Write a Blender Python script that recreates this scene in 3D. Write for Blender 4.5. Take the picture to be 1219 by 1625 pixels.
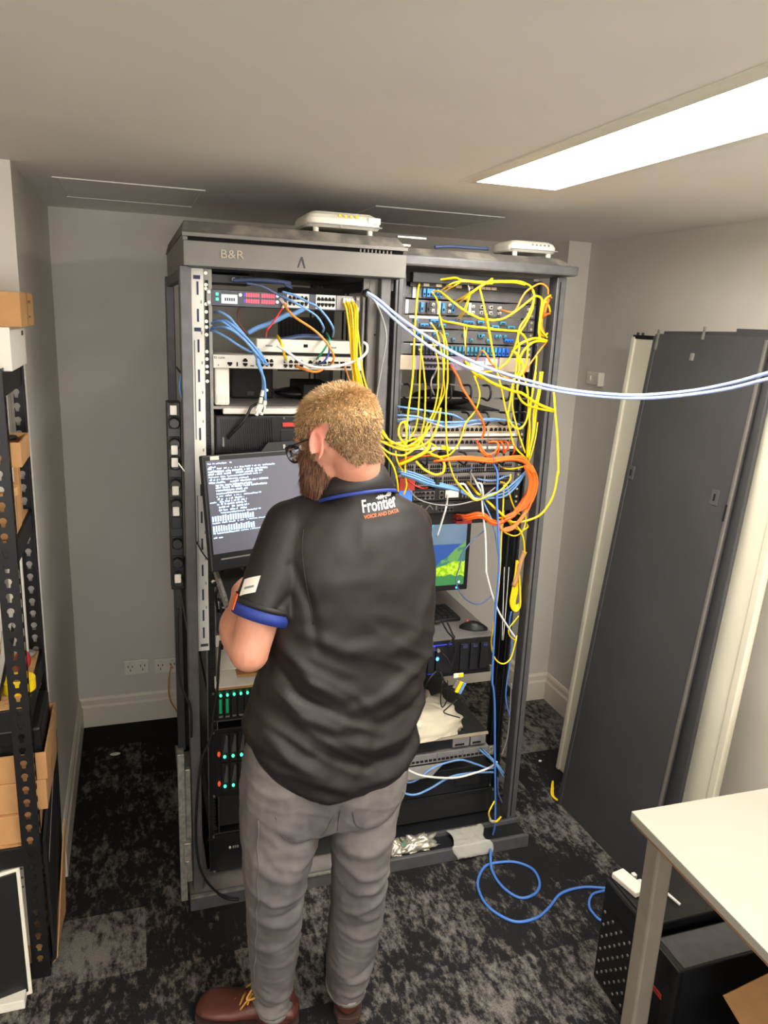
import bpy, bmesh, math, random
from mathutils import Vector, Matrix, noise
from mathutils.bvhtree import BVHTree
for _o in list(bpy.data.objects): bpy.data.objects.remove(_o)
SC = bpy.context.scene
COL = SC.collection
random.seed(7)
V = Vector
pi = math.pi
# ---------------------------------------------------------------- camera
FPX = 1209.59
YAW, PITCH, ROLL = math.radians(18.492), math.radians(14.302), math.radians(-2.451)
CAMP = V((0, 0, 1.85))
_cy, _sy, _cp, _sp = math.cos(YAW), math.sin(YAW), math.cos(PITCH), math.sin(PITCH)
FWD = V((_sy*_cp, _cy*_cp, -_sp)); _rt = V((_cy, -_sy, 0)); _dn = FWD.cross(_rt)
RT = _rt*math.cos(ROLL) + _dn*math.sin(ROLL); DN = -_rt*math.sin(ROLL) + _dn*math.cos(ROLL)
cd = bpy.data.cameras.new('camera'); cam = bpy.data.objects.new('camera', cd); COL.objects.link(cam)
cd.sensor_fit = 'HORIZONTAL'; cd.sensor_width = 36; cd.lens = FPX/1219*36; cd.clip_start = .05
mw = Matrix((RT, -DN, -FWD)).transposed().to_4x4(); mw.translation = CAMP
cam.matrix_world = mw
SC.camera = cam
# ---------------------------------------------------------------- look and light
SC.view_settings.view_transform = 'Standard'; SC.view_settings.look = 'None'
SC.view_settings.gamma = 1; SC.view_settings.use_curve_mapping = False
SC.view_settings.exposure = 0.36
LAMP = 31.0          # radiance of the ceiling light diffusers
w = bpy.data.worlds.new('world'); SC.world = w; w.use_nodes = True
w.node_tree.nodes['Background'].inputs[0].default_value = (.8, .78, .75, 1)
w.node_tree.nodes['Background'].inputs[1].default_value = 0.02
# added fill light, set in an invented window to brighten the ceiling
ad = bpy.data.lights.new('daylight', 'AREA'); ad.shape = 'RECTANGLE'; ad.size = 2.6; ad.size_y = 1.2; ad.energy = 70; ad.color = (1, .97, .93)
al = bpy.data.objects.new('daylight', ad); COL.objects.link(al); al.location = (0, -2.45, 1.45); al.rotation_euler = (pi/2+.45, 0, 0)
# room numbers
ZC = 2.208; XL = -.283; XR = 1.95; YB = 3.353; YLF = 2.36

# points read off the photograph, each put at its own distance in the room
def ray(x, y): return RT*((x-609.5)/FPX) + DN*((y-812.5)/FPX) + FWD
def onY(x, y, Y): d = ray(x, y); return CAMP + d*(Y/d.y)
def onX(x, y, X): d = ray(x, y); return CAMP + d*(X/d.x)
def onZ(x, y, Z): d = ray(x, y); return CAMP + d*((Z-CAMP.z)/d.z)

# ---------------------------------------------------------------- materials
def lin(c):
    c = c/255.0
    return c/12.92 if c <= .04045 else ((c+.055)/1.055)**2.4
MATS = {}
def mat(name, rgb, rough=.5, metal=0, var=.08, vscale=25, bump=0, bscale=80, emit=0, trans=0, spec=.5, sheen=0, alpha=1, subs=0, rgb2=None, thr=None, stretch=None):
    m = bpy.data.materials.new(name); m.use_nodes = True
    nt = m.node_tree; b = nt.nodes['Principled BSDF']
    c = (lin(rgb[0]), lin(rgb[1]), lin(rgb[2]), 1)
    b.inputs['Roughness'].default_value = rough; b.inputs['Metallic'].default_value = metal
    b.inputs['Specular IOR Level'].default_value = spec
    b.inputs['Base Color'].default_value = c
    if var or bump or rgb2:
        tc = nt.nodes.new('ShaderNodeTexCoord'); src = tc.outputs['Object']
        if stretch:
            mp = nt.nodes.new('ShaderNodeMapping'); mp.inputs['Scale'].default_value = stretch
            nt.links.new(src, mp.inputs[0]); src = mp.outputs[0]
    if var or rgb2:
        n = nt.nodes.new('ShaderNodeTexNoise'); n.inputs['Scale'].default_value = vscale; n.inputs['Detail'].default_value = 5
        nt.links.new(src, n.inputs['Vector'])
        mx = nt.nodes.new('ShaderNodeMix'); mx.data_type = 'RGBA'
        if rgb2:
            a = c; d = (lin(rgb2[0]), lin(rgb2[1]), lin(rgb2[2]), 1)
        else:
            a = tuple(x*(1-var) for x in c[:3])+(1,); d = tuple(min(1, x*(1+var)) for x in c[:3])+(1,)
        mx.inputs[6].default_value = a; mx.inputs[7].default_value = d
        rp = nt.nodes.new('ShaderNodeMapRange'); t = thr or (.35, .65)
        rp.inputs[1].default_value = t[0]; rp.inputs[2].default_value = t[1]
        nt.links.new(n.outputs['Fac'], rp.inputs[0]); nt.links.new(rp.outputs[0], mx.inputs[0])
        nt.links.new(mx.outputs[2], b.inputs['Base Color'])
    if bump:
        n2 = nt.nodes.new('ShaderNodeTexNoise'); n2.inputs['Scale'].default_value = bscale; n2.inputs['Detail'].default_value = 3
        nt.links.new(src, n2.inputs['Vector'])
        bp = nt.nodes.new('ShaderNodeBump'); bp.inputs['Strength'].default_value = bump; bp.inputs['Distance'].default_value = .002
        nt.links.new(n2.outputs['Fac'], bp.inputs['Height']); nt.links.new(bp.outputs[0], b.inputs['Normal'])
    if emit:
        b.inputs['Emission Color'].default_value = c; b.inputs['Emission Strength'].default_value = emit
    if trans: b.inputs['Transmission Weight'].default_value = trans
    if sheen: b.inputs['Sheen Weight'].default_value = sheen; b.inputs['Sheen Roughness'].default_value = .4
    if subs:
        b.inputs['Subsurface Weight'].default_value = subs; b.inputs['Subsurface Radius'].default_value = (.01, .004, .002); b.inputs['Subsurface Scale'].default_value = 1
    b.inputs['Alpha'].default_value = alpha
    MATS[name] = m
    return m
M = MATS
mat('wall_paint', (212, 207, 198), .75, var=.02, vscale=4, bump=.15, bscale=300)
mat('ceiling_paint', (232, 228, 222), .85, var=.02, vscale=3, bump=.1, bscale=200)
mat('skirting_paint', (222, 214, 198), .4, var=.02)
mat('rack_steel', (88, 87, 89), .42, .25, var=.12, vscale=30, bump=.06, bscale=900)
mat('rack_dusty', (84, 82, 78), .8, 0, rgb2=(128, 122, 112), vscale=14, thr=(.45, .62))
mat('rack_dark', (30, 31, 34), .45, .2, var=.1)
mat('rail_zinc', (118, 116, 110), .4, .6, var=.15)
mat('galvanised', (150, 148, 140), .45, .55, var=.25, vscale=60)
mat('hood_grey', (108, 105, 100), .45, .15, var=.06, vscale=12)
mat('black_plastic', (22, 22, 24), .4, var=.1)
mat('black_matte', (16, 16, 18), .7, var=.1)
mat('dark_hole', (5, 5, 6), .9, var=.1)
mat('mesh_black', (30, 30, 32), .6, var=.2, vscale=200)
mat('navy_plastic', (43, 48, 64), .35, var=.08)
mat('white_device', (214, 210, 200), .4, var=.03)
mat('white_plastic', (232, 228, 214), .35, var=.02)
mat('cream_plastic', (222, 216, 196), .35, var=.03)
mat('silver', (165, 162, 158), .35, .6, var=.06)
mat('grey_device', (135, 130, 128), .45, .3, var=.08)
mat('lavender_device', (128, 116, 138), .45, .1, var=.08)
mat('beige_metal', (172, 160, 140), .5, .1, var=.05)
mat('screw', (200, 190, 160), .3, .9, var=.1)
mat('blue_adapter', (52, 128, 190), .4, var=.15, vscale=200)
mat('blue_bright', (30, 105, 215), .4, var=.1)
mat('teal_adapter', (60, 130, 160), .4, var=.15)
mat('yellow_cord', (250, 208, 20), .42, var=.06)
mat('orange_cord', (250, 105, 30), .45, var=.08)
mat('amber_cord', (226, 140, 50), .45, var=.08)
mat('red_cord', (200, 50, 40), .45, var=.08)
mat('blue_cord', (104, 150, 205), .45, var=.06)
mat('pale_blue_cord', (160, 178, 224), .45, var=.04)
mat('strong_blue_cord', (70, 120, 200), .45, var=.06)
mat('slate_cord', (78, 92, 130), .5, var=.1)
mat('white_cord', (222, 220, 212), .45, var=.04)
mat('grey_cord', (128, 126, 124), .5, var=.06)
mat('green_cord', (50, 150, 110), .45, var=.06)
mat('navy_cord', (50, 70, 150), .45, var=.06)
mat('black_cord', (18, 18, 20), .5, var=.1)
mat('brown_cord', (120, 62, 50), .5, var=.1)
mat('cardboard', (188, 142, 94), .85, var=.08, vscale=12, bump=.1, bscale=60)
mat('cardboard_dark', (128, 92, 64), .85, var=.08, vscale=12, bump=.1, bscale=60)
mat('chipboard', (196, 152, 102), .8, var=.15, vscale=60)
mat('paper', (228, 226, 218), .7, var=.03)
mat('label_white', (235, 232, 222), .6, var=.02)
mat('print_navy', (38, 44, 84), .6, var=.1)
mat('print_grey', (130, 130, 132), .6, var=.1)
mat('print_dark', (60, 60, 64), .6, var=.1)
mat('print_orange', (226, 110, 60), .6, var=.05)
mat('red_label', (186, 58, 52), .5, var=.05)
mat('yellow_tape', (250, 214, 20), .4, var=.05)
mat('shelf_black', (24, 24, 26), .45, .2, var=.15)
mat('panel_dark', (66, 66, 68), .55, .1, var=.06, vscale=6)
mat('panel_cream', (222, 216, 196), .5, var=.02, vscale=6)
mat('desk_white', (164, 160, 148), .4, var=.015, vscale=5)
mat('desk_metal', (158, 150, 138), .5, .2, var=.05)
mat('clear_plastic', (220, 218, 208), .25, var=.04, trans=.45, bump=.4, bscale=60)
mat('milky_plastic', (224, 214, 190), .3, var=.05, vscale=20, trans=.15, bump=.3, bscale=50)
mat('lens_glass', (235, 238, 240), .05, var=0, trans=1)
mat('skin', (204, 148, 124), .5, rgb2=(194, 132, 108), vscale=18, bump=.08, bscale=300, subs=.12)
mat('skin_ear', (206, 130, 112), .45, var=.05, subs=.15)
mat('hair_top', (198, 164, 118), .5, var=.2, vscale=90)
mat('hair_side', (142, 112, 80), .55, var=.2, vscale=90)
mat('beard_brown', (78, 50, 38), .6, rgb2=(116, 76, 50), vscale=70)
mat('shirt_cloth', (28, 25, 26), .5, var=.05, vscale=40, bump=.12, bscale=900, spec=.4)
mat('shirt_dark', (24, 23, 25), .6, var=.06, vscale=40, bump=.12, bscale=900)
mat('cuff_blue', (28, 50, 130), .65, var=.06)
mat('denim', (80, 78, 80), .85, rgb2=(112, 108, 106), vscale=9, bump=.25, bscale=700, stretch=(1, 1, .5))
mat('denim_dark', (66, 64, 66), .85, var=.08, bump=.25, bscale=700)
mat('denim_light', (134, 130, 126), .85, var=.15, vscale=90)
mat('boot_leather', (84, 46, 38), .38, var=.15, vscale=25, bump=.2, bscale=60)
mat('boot_sole', (60, 42, 36), .7, var=.1)
mat('lace_tan', (196, 144, 64), .6, var=.15, vscale=200)
mat('led_green', (60, 255, 160), .4, var=0, emit=3)
mat('led_green_dim', (10, 120, 70), .4, var=0, emit=.5)
mat('led_blue', (60, 140, 255), .4, var=0, emit=4)
mat('led_deep_blue', (50, 60, 200), .4, var=0, emit=.8)
mat('led_red', (255, 60, 80), .4, var=0, emit=1.3)
mat('led_white', (230, 235, 255), .4, var=0, emit=1.5)
mat('led_orange', (230, 80, 40), .4, var=0, emit=.5)
mat('lcd_pale', (200, 205, 200), .4, var=0, emit=.35)
mat('lcd_blue', (60, 110, 230), .4, var=0, emit=1.0)
mat('screen_grey', (88, 88, 98), .25, var=0, emit=.55)
mat('screen_text', (190, 222, 250), .4, var=0, emit=.9)
mat('diffuser', (255, 250, 240), .6, var=0, emit=LAMP)
mat('diffuser_warm', (255, 236, 208), .6, var=0, emit=13)
mat('foil', (190, 186, 170), .3, .5, var=.3, vscale=60, bump=.5, bscale=60)

# ---------------------------------------------------------------- mesh builder
class MB:
    def __init__(s, T=None): s.v = []; s.f = []; s.T = T
    def add(s, vs, fs):
        n = len(s.v)
        for p in vs:
            p = V(p); s.v.append(s.T @ p if s.T else p)
        s.f += [tuple(i+n for i in f) for f in fs]
        return s
    def box(s, x0, x1, y0, y1, z0, z1):
        s.add([(x, y, z) for z in (z0, z1) for y in (y0, y1) for x in (x0, x1)],
              [(0, 2, 3, 1), (4, 5, 7, 6), (0, 1, 5, 4), (2, 6, 7, 3), (0, 4, 6, 2), (1, 3, 7, 5)])
        return s
    def hexa(s, b, t):      # bottom four, top four points, same turning order
        s.add(list(b)+list(t), [(3, 2, 1, 0), (4, 5, 6, 7)]+[(i, (i+1) % 4, (i+1) % 4+4, i+4) for i in range(4)])
        return s
    def prism(s, pts, a, b, axis='y'):   # polygon pts (u,v) extruded from a to b
        n = len(pts)
        def P(u, v, w): return {'y': (u, w, v), 'z': (u, v, w), 'x': (w, u, v)}[axis]
        s.add([P(u, v, a) for u, v in pts]+[P(u, v, b) for u, v in pts],
              [tuple(range(n)), tuple(range(2*n-1, n-1, -1))]+[(i, i+n, (i+1) % n+n, (i+1) % n) for i in range(n)])
        return s
    def ring_loft(s, rings, cap=True, closed=False):
        n = len(rings[0]); base = []
        for r in rings: base += list(r)
        fs = []
        m = len(rings)
        for i in range(m if closed else m-1):
            a = i*n; b = ((i+1) % m)*n
            for j in range(n): fs.append((a+j, a+(j+1) % n, b+(j+1) % n, b+j))
        if cap and not closed:
            fs.append(tuple(range(n-1, -1, -1))); fs.append(tuple((m-1)*n+j for j in range(n)))
        return s.add(base, fs)
    def loft(s, rings, n=24, cap=True, pw=1.0):   # rings: (centre, u, v)
        out = []
        for c, u, v in rings:
            c = V(c); u = V(u); v = V(v); r = []
            for k in range(n):
                a = 2*pi*k/n; ca, sa = math.cos(a), math.sin(a)
                ca = math.copysign(abs(ca)**pw, ca); sa = math.copysign(abs(sa)**pw, sa)
                r.append(c+u*ca+v*sa)
            out.append(r)
        return s.ring_loft(out, cap)
    def tube(s, pts, r, n=8, cap=True, closed=False):
        pts = [V(p) for p in pts]; m = len(pts)
        rs = r if isinstance(r, (list, tuple)) else [r]*m
        rings = []; up = None
        for i in range(m):
            a = pts[i-1] if (i or closed) else pts[i]; b = pts[(i+1) % m] if (i < m-1 or closed) else pts[i]
            t = (b-a)
            if t.length < 1e-9: t = V((0, 0, 1))
            t.normalize()
            if up is None: up = V((0, 0, 1)) if abs(t.z) < .9 else V((1, 0, 0))
            x = up - t*up.dot(t)
            if x.length < 1e-6: x = t.orthogonal()
            x.normalize(); y = t.cross(x); up = x
            rings.append([pts[i]+(x*math.cos(2*pi*k/n)+y*math.sin(2*pi*k/n))*rs[i] for k in range(n)])
        return s.ring_loft(rings, cap, closed)
    def cyl(s, a, b, r, n=16): return s.tube([a, b], r, n)
    def ball(s, c, r, n=12, m=8):
        c = V(c); rx, ry, rz = r if isinstance(r, (tuple, list)) else (r, r, r)
        vs = [c+V((0, 0, -rz))]; fs = []
        for i in range(1, m):
            t = -pi/2+pi*i/m
            for k in range(n): vs.append(c+V((rx*math.cos(t)*math.cos(2*pi*k/n), ry*math.cos(t)*math.sin(2*pi*k/n), rz*math.sin(t))))
        vs.append(c+V((0, 0, rz)))
        for k in range(n): fs.append((0, 1+(k+1) % n, 1+k))
        for i in range(m-2):
            a = 1+i*n; b = a+n
            for k in range(n): fs.append((a+k, a+(k+1) % n, b+(k+1) % n, b+k))
        a = 1+(m-2)*n
        for k in range(n): fs.append((a+k, a+(k+1) % n, len(vs)-1))
        return s.add(vs, fs)
    def build(s, name, m, parent=None, smooth=False, bevel=0, seg=2):
        me = bpy.data.meshes.new(name)
        off = V((0, 0, 0))
        o = bpy.data.objects.new(name, me)
        if parent is None:
            xs = [p.x for p in s.v]; ys = [p.y for p in s.v]; zs = [p.z for p in s.v]
            off = V(((min(xs)+max(xs))/2, (min(ys)+max(ys))/2, min(zs))); o.location = off
        else:
            o.parent = parent
            if parent.type == 'EMPTY': o.location = -V(parent.location)
            else:
                t = parent
                if t.parent is None: off = V(t.location)
        me.from_pydata([p-off for p in s.v], [], s.f); me.update()
        bm = bmesh.new(); bm.from_mesh(me); bmesh.ops.recalc_face_normals(bm, faces=bm.faces); bm.to_mesh(me); bm.free()
        me.materials.append(M[m] if isinstance(m, str) else m)
        if smooth:
            for p in me.polygons: p.use_smooth = True
        COL.objects.link(o)
        if bevel:
            b = o.modifiers.new('bevel', 'BEVEL'); b.width = bevel; b.segments = seg; b.limit_method = 'ANGLE'
        return o
def box(name, m, parent, *a, bevel=0): return MB().box(*a).build(name, m, parent, bevel=bevel)
def tag(o, label, cat, group=None, kind=None):
    if label: o['label'] = label
    if cat: o['category'] = cat
    if group: o['group'] = group
    if kind: o['kind'] = kind
    return o
def thing(name, loc, label, cat, group=None):
    o = bpy.data.objects.new(name, None); o.location = V(loc); o.empty_display_size = .1; COL.objects.link(o)
    return tag(o, label, cat, group)
def struct(o): o['kind'] = 'structure'; return o
def spline(pts, sub=8):
    pts = [V(p) for p in pts]
    if len(pts) < 3: return pts
    P = [pts[0]*2-pts[1]]+pts+[pts[-1]*2-pts[-2]]; out = []
    for i in range(1, len(P)-2):
        a, b, c, d = P[i-1:i+3]
        for k in range(sub):
            t = k/sub
            out.append(.5*((2*b)+(c-a)*t+(2*a-5*b+4*c-d)*t*t+(3*b-a-3*c+d)*t**3))
    out.append(pts[-1])
    return out
def eval_mesh(o):
    dg = bpy.context.evaluated_depsgraph_get()
    return bpy.data.meshes.new_from_object(o.evaluated_get(dg))
def filled(loops, depth):      # 2D outline with holes, filled and thickened; a mesh in the xy plane
    cu = bpy.data.curves.new('c', 'CURVE'); cu.dimensions = '2D'; cu.fill_mode = 'BOTH'; cu.extrude = depth/2
    for lp in loops:
        sp = cu.splines.new('POLY'); sp.points.add(len(lp)-1); sp.use_cyclic_u = True
        for i, (x, y) in enumerate(lp): sp.points[i].co = (x, y, 0, 1)
    o = bpy.data.objects.new('c', cu); COL.objects.link(o); me = eval_mesh(o)
    out = ([v.co.copy() for v in me.vertices], [tuple(p.vertices) for p in me.polygons])
    bpy.data.objects.remove(o); return out
def text_mesh(s, size, extrude=.0004):
    cu = bpy.data.curves.new('t', 'FONT'); cu.body = s; cu.size = size; cu.extrude = extrude; cu.align_x = 'LEFT'; cu.resolution_u = 4
    o = bpy.data.objects.new('t', cu); COL.objects.link(o); me = eval_mesh(o)
    out = ([v.co.copy() for v in me.vertices], [tuple(p.vertices) for p in me.polygons])
    bpy.data.objects.remove(o); return out
def text_at(name, s, size, origin, m, parent, ux=(1, 0, 0), uy=(0, 0, 1), width=None, depth=.0004):
    vs, fs = text_mesh(s, size, depth)
    w0 = max(v.x for v in vs); k = (width/w0) if width else 1
    ux = V(ux).normalized(); uy = V(uy).normalized(); uz = ux.cross(uy)
    b = MB(); b.add([V(origin)+ux*v.x*k+uy*v.y+uz*v.z for v in vs], fs)
    return b.build(name, m, parent)
def rect(x0, x1, y0, y1): return [(x0, y0), (x1, y0), (x1, y1), (x0, y1)]
# ================================================================ the room
# carpet: dark tiles with worn grey flecks
m = bpy.data.materials.new('carpet'); m.use_nodes = True; M['carpet'] = m
nt = m.node_tree; N = nt.nodes; L = nt.links; bs = N['Principled BSDF']; bs.inputs['Roughness'].default_value = .95
bs.inputs['Specular IOR Level'].default_value = .15
tc = N.new('ShaderNodeTexCoord')
br = N.new('ShaderNodeTexBrick'); br.inputs['Scale'].default_value = 1; br.inputs['Mortar Size'].default_value = 0
br.inputs['Brick Width'].default_value = .5; br.inputs['Row Height'].default_value = .25; br.offset = .5
br.inputs['Color1'].default_value = (0, 0, 0, 1); br.inputs['Color2'].default_value = (1, 1, 1, 1); br.inputs['Bias'].default_value = 0
mp0 = N.new('ShaderNodeMapping'); mp0.inputs['Rotation'].default_value = (0, 0, 0); mp0.inputs['Location'].default_value = (.1, .07, 0)
L.new(tc.outputs['Object'], mp0.inputs[0]); L.new(mp0.outputs[0], br.inputs['Vector'])
def nz(scale, detail, stretch=(1, 1, 1), rough=.6):
    mp = N.new('ShaderNodeMapping'); mp.inputs['Scale'].default_value = stretch; L.new(tc.outputs['Object'], mp.inputs[0])
    n = N.new('ShaderNodeTexNoise'); n.inputs['Scale'].default_value = scale; n.inputs['Detail'].default_value = detail; n.inputs['Roughness'].default_value = rough
    L.new(mp.outputs[0], n.inputs['Vector']); return n
n1 = nz(3.2, 4); n2 = nz(26, 6, (1.6, .8, 1), .75); n3 = nz(260, 2)
def math_(op, a, b):
    q = N.new('ShaderNodeMath'); q.operation = op
    for i, s in enumerate((a, b)):
        if isinstance(s, (int, float)): q.inputs[i].default_value = s
        else: L.new(s, q.inputs[i])
    return q.outputs[0]
lvl = math_('ADD', math_('MULTIPLY', br.outputs['Color'], .22), math_('MULTIPLY', n1.outputs['Fac'], .55))
sm = math_('ADD', lvl, math_('MULTIPLY', n2.outputs['Fac'], .85))
mr = N.new('ShaderNodeMapRange'); mr.inputs[1].default_value = .80; mr.inputs[2].default_value = .96; L.new(sm, mr.inputs[0])
mx = N.new('ShaderNodeMix'); mx.data_type = 'RGBA'
mx.inputs[6].default_value = (lin(34), lin(33), lin(35), 1); mx.inputs[7].default_value = (lin(118), lin(114), lin(109), 1)
L.new(mr.outputs[0], mx.inputs[0])
mx2 = N.new('ShaderNodeMix'); mx2.data_type = 'RGBA'; mx2.blend_type = 'MULTIPLY'; mx2.inputs[0].default_value = .7
r3 = N.new('ShaderNodeMapRange'); r3.inputs[1].default_value = .3; r3.inputs[2].default_value = .7; r3.inputs[3].default_value = .45; r3.inputs[4].default_value = 1.3
L.new(n3.outputs['Fac'], r3.inputs[0]); L.new(mx.outputs[2], mx2.inputs[6]); L.new(r3.outputs[0], mx2.inputs[7])
L.new(mx2.outputs[2], bs.inputs['Base Color'])
bp = N.new('ShaderNodeBump'); bp.inputs['Strength'].default_value = .6; bp.inputs['Distance'].default_value = .004
L.new(n3.outputs['Fac'], bp.inputs['Height']); L.new(bp.outputs[0], bs.inputs['Normal'])

XF, YN = -2.3, -2.4     # far left and near walls, behind the camera
struct(MB().box(XF-.1, XR+.1, YN-.1, YB+.1, -.1, 0).build('floor', 'carpet'))
# ceiling with the openings for the light fittings
LX0, LX1 = .874, 1.115
lights = [(LX0, LX1, -.5, 1.98), (LX0, LX1, -1.9, -.66), (-1.35, -1.11, -.6, .64)]
xs = sorted({XF-.1, XR+.1, LX0, LX1, -1.35, -1.11}); ys = sorted({YN-.1, YB+.1, -.5, 1.98, -1.9, -.66, -.6, .64})
cb = MB()
for i in range(len(xs)-1):
    for j in range(len(ys)-1):
        cx, cy = (xs[i]+xs[i+1])/2, (ys[j]+ys[j+1])/2
        if any(a < cx < b and c < cy < d for a, b, c, d in lights[:1]): continue
        cb.box(xs[i], xs[i+1], ys[j], ys[j+1], ZC, ZC+.1)
struct(cb.build('ceiling', 'ceiling_paint'))
struct(MB().box(XL-.1, XR+.1, YB, YB+.1, 0, ZC).build('wall_back', 'wall_paint'))
struct(MB().box(XR, XR+.1, YN, YB, 0, ZC).build('wall_right', 'wall_paint'))
struct(MB().box(XL-.1, XL, YLF, YB, 0, ZC).build('wall_left', 'wall_paint'))
struct(MB().box(XF, XL-.1, YLF, YLF+.1, 0, ZC).build('wall_left_front', 'wall_paint'))
struct(MB().box(XF-.1, XF, YN, YLF+.1, 0, ZC).build('wall_left_far', 'wall_paint'))
wn = MB()
for q in ((XF, -1.3, 0, ZC), (1.3, XR, 0, ZC), (-1.3, 1.3, 0, .85), (-1.3, 1.3, 2.05, ZC)): wn.box(q[0], q[1], YN-.1, YN, q[2], q[3])
struct(wn.build('wall_near', 'wall_paint'))
wf = MB()
for q in ((-1.3, -1.26, .85, 2.05), (1.26, 1.3, .85, 2.05), (-.02, .02, .89, 2.01), (-1.26, 1.26, .85, .89), (-1.26, 1.26, 2.01, 2.05)): wf.box(q[0], q[1], YN-.06, YN-.02, q[2], q[3])
struct(wf.build('window_1', 'white_plastic'))  # invented window frame, added around the fill light
PX0, PY = 1.84, 3.105
struct(MB().box(PX0, XR, PY, YB, 0, ZC).build('wall_pier', 'wall_paint'))
def skirt(name, pts, side):
    # profile: 0.14 high board, thinner moulded top
    b = MB(); prof = [(0, 0), (.016, 0), (.016, .095), (.010, .105), (.010, .128), (.004, .14), (0, .14)]
    (x0, y0), (x1, y1) = pts; dx, dy = side
    r = [[(x+dx*u, y+dy*u, z) for u, z in prof] for x, y in ((x0, y0), (x1, y1))]
    b.ring_loft([[V(p) for p in q] for q in r]); return struct(b.build(name, 'skirting_paint'))
skirt('baseboard_back', [(XL, YB), (PX0, YB)], (0, -1))
skirt('baseboard_left', [(XL, YLF), (XL, YB-.016)], (1, 0))
skirt('baseboard_pier', [(PX0, PY), (XR, PY)], (0, -1))
skirt('baseboard_pier_side', [(PX0, PY-.016), (PX0, YB-.016)], (-1, 0))
skirt('baseboard_right', [(XR, YN), (XR, PY-.016)], (-1, 0))
skirt('baseboard_left_front', [(XF, YLF), (XL-.001, YLF)], (0, -1))

# light fittings recessed in the ceiling
labs = ['long recessed ceiling light glowing white above the panels and racks', 'recessed ceiling light behind the photographer on the panel side', 'recessed ceiling light behind the photographer on the shelving side']
for (a, b_, c, d), lb in zip(lights[:1], labs):
    t = thing('ceiling_light', ((a+b_)/2, (c+d)/2, ZC), lb, 'ceiling light')
    fr = MB()
    for q in ((a-.036, a+.004, c-.022, d+.022), (b_-.004, b_+.022, c-.022, d+.022)): fr.box(*q, ZC-.004, ZC)
    for q in ((a, b_, c-.022, c+.004), (a, b_, d-.004, d+.022)): fr.box(*q, ZC-.004, ZC)
    fr.build('frame', 'white_plastic', t)
    hs = MB(); e = .004
    hs.box(a, a+e, c, d, ZC, ZC+.06); hs.box(b_-e, b_, c, d, ZC, ZC+.06); hs.box(a, b_, c, c+e, ZC, ZC+.06); hs.box(a, b_, d-e, d, ZC, ZC+.06)
    hs.build('housing', 'white_plastic', t)
    df = MB().box(a+e, b_-e, c+e, d-e, ZC+.012, ZC+.018).build('diffuser', 'diffuser', t)

for (a, b_, c, d), lb in zip(lights[1:], ['surface mounted ceiling light behind the photographer on the panel side', 'surface mounted ceiling light behind the photographer on the shelving side']):
    t = thing('ceiling_light', ((a+b_)/2, (c+d)/2, ZC-.06), lb, 'ceiling light')  # unseen lamps, dropped below the ceiling so their sides brighten it
    b = MB(); b.box(a, b_, c-.01, c, ZC-.06, ZC); b.box(a, b_, d, d+.01, ZC-.06, ZC); b.build('end_cap', 'white_plastic', t)
    MB().box(a, b_, c, d, ZC-.055, ZC-.003).build('diffuser', 'diffuser_warm', t)

# access hatches let into the ceiling
def hatch(x0, x1, y0, y1, lb):
    t = thing('ceiling_hatch', ((x0+x1)/2, (y0+y1)/2, ZC), lb, 'ceiling hatch', None)
    f = MB(); w_ = .012
    f.box(x0-w_, x1+w_, y0-w_, y0, ZC-.003, ZC); f.box(x0-w_, x1+w_, y1, y1+w_, ZC-.003, ZC)
    f.box(x0-w_, x0, y0, y1, ZC-.003, ZC); f.box(x1, x1+w_, y0, y1, ZC-.003, ZC)
    f.build('frame', 'ceiling_paint', t)
    MB().box(x0+.004, x1-.004, y0+.004, y1-.004, ZC-.0015, ZC).build('panel', 'ceiling_paint', t)
hatch(-.19, .225, 2.59, 3.0, 'square ceiling access hatch near the left wall corner')
hatch(.80, 1.25, 2.59, 3.0, 'square ceiling access hatch above the right rack')

# power points and switch plate
def gpo(x0, x1, z0, z1, lb, n=2):
    t = thing('power_outlet', ((x0+x1)/2, YB, z0), lb, 'power outlet')
    MB().box(x0, x1, YB-.012, YB, z0, z1).build('plate', 'white_plastic', t, bevel=.003)
    for i in range(n):
        cx = x0+(x1-x0)*(i+.5)/n; cz = (z0+z1)/2
        s = MB()
        for dx, dz in ((-.009, .006), (.009, .006), (0, -.012)): s.box(cx+dx-.0018, cx+dx+.0018, YB-.0135, YB-.011, cz+dz-.005, cz+dz+.005)
        s.build('socket', 'print_dark', t)
        MB().box(cx-.006, cx+.006, YB-.016, YB-.011, cz+.02, cz+.03).build('switch', 'cream_plastic', t)
gpo(-.085, .022, .235, .305, 'white double power point plate on back wall, left one')
gpo(.046, .152, .228, .300, 'white double power point with plugged orange lead beside left rack')
t = thing('switch_plate', (XR, 2.96, 1.60), 'white double switch plate on the right wall', 'wall switch')
MB().box(XR-.012, XR, 2.905, 3.015, 1.60, 1.655).build('plate', 'white_plastic', t, bevel=.003)
for yy in (2.935, 2.985): MB().box(XR-.018, XR-.011, yy-.008, yy+.008, 1.617, 1.638).build('switch', 'white_plastic', t, bevel=.001)
tag(MB().box(XR-.03, XR, 2.893, 2.904, 1.598, 1.657).build('mounting_box', 'white_plastic', bevel=.002), 'thin white box edge beside the switch plate on right wall', 'wall box')

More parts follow.
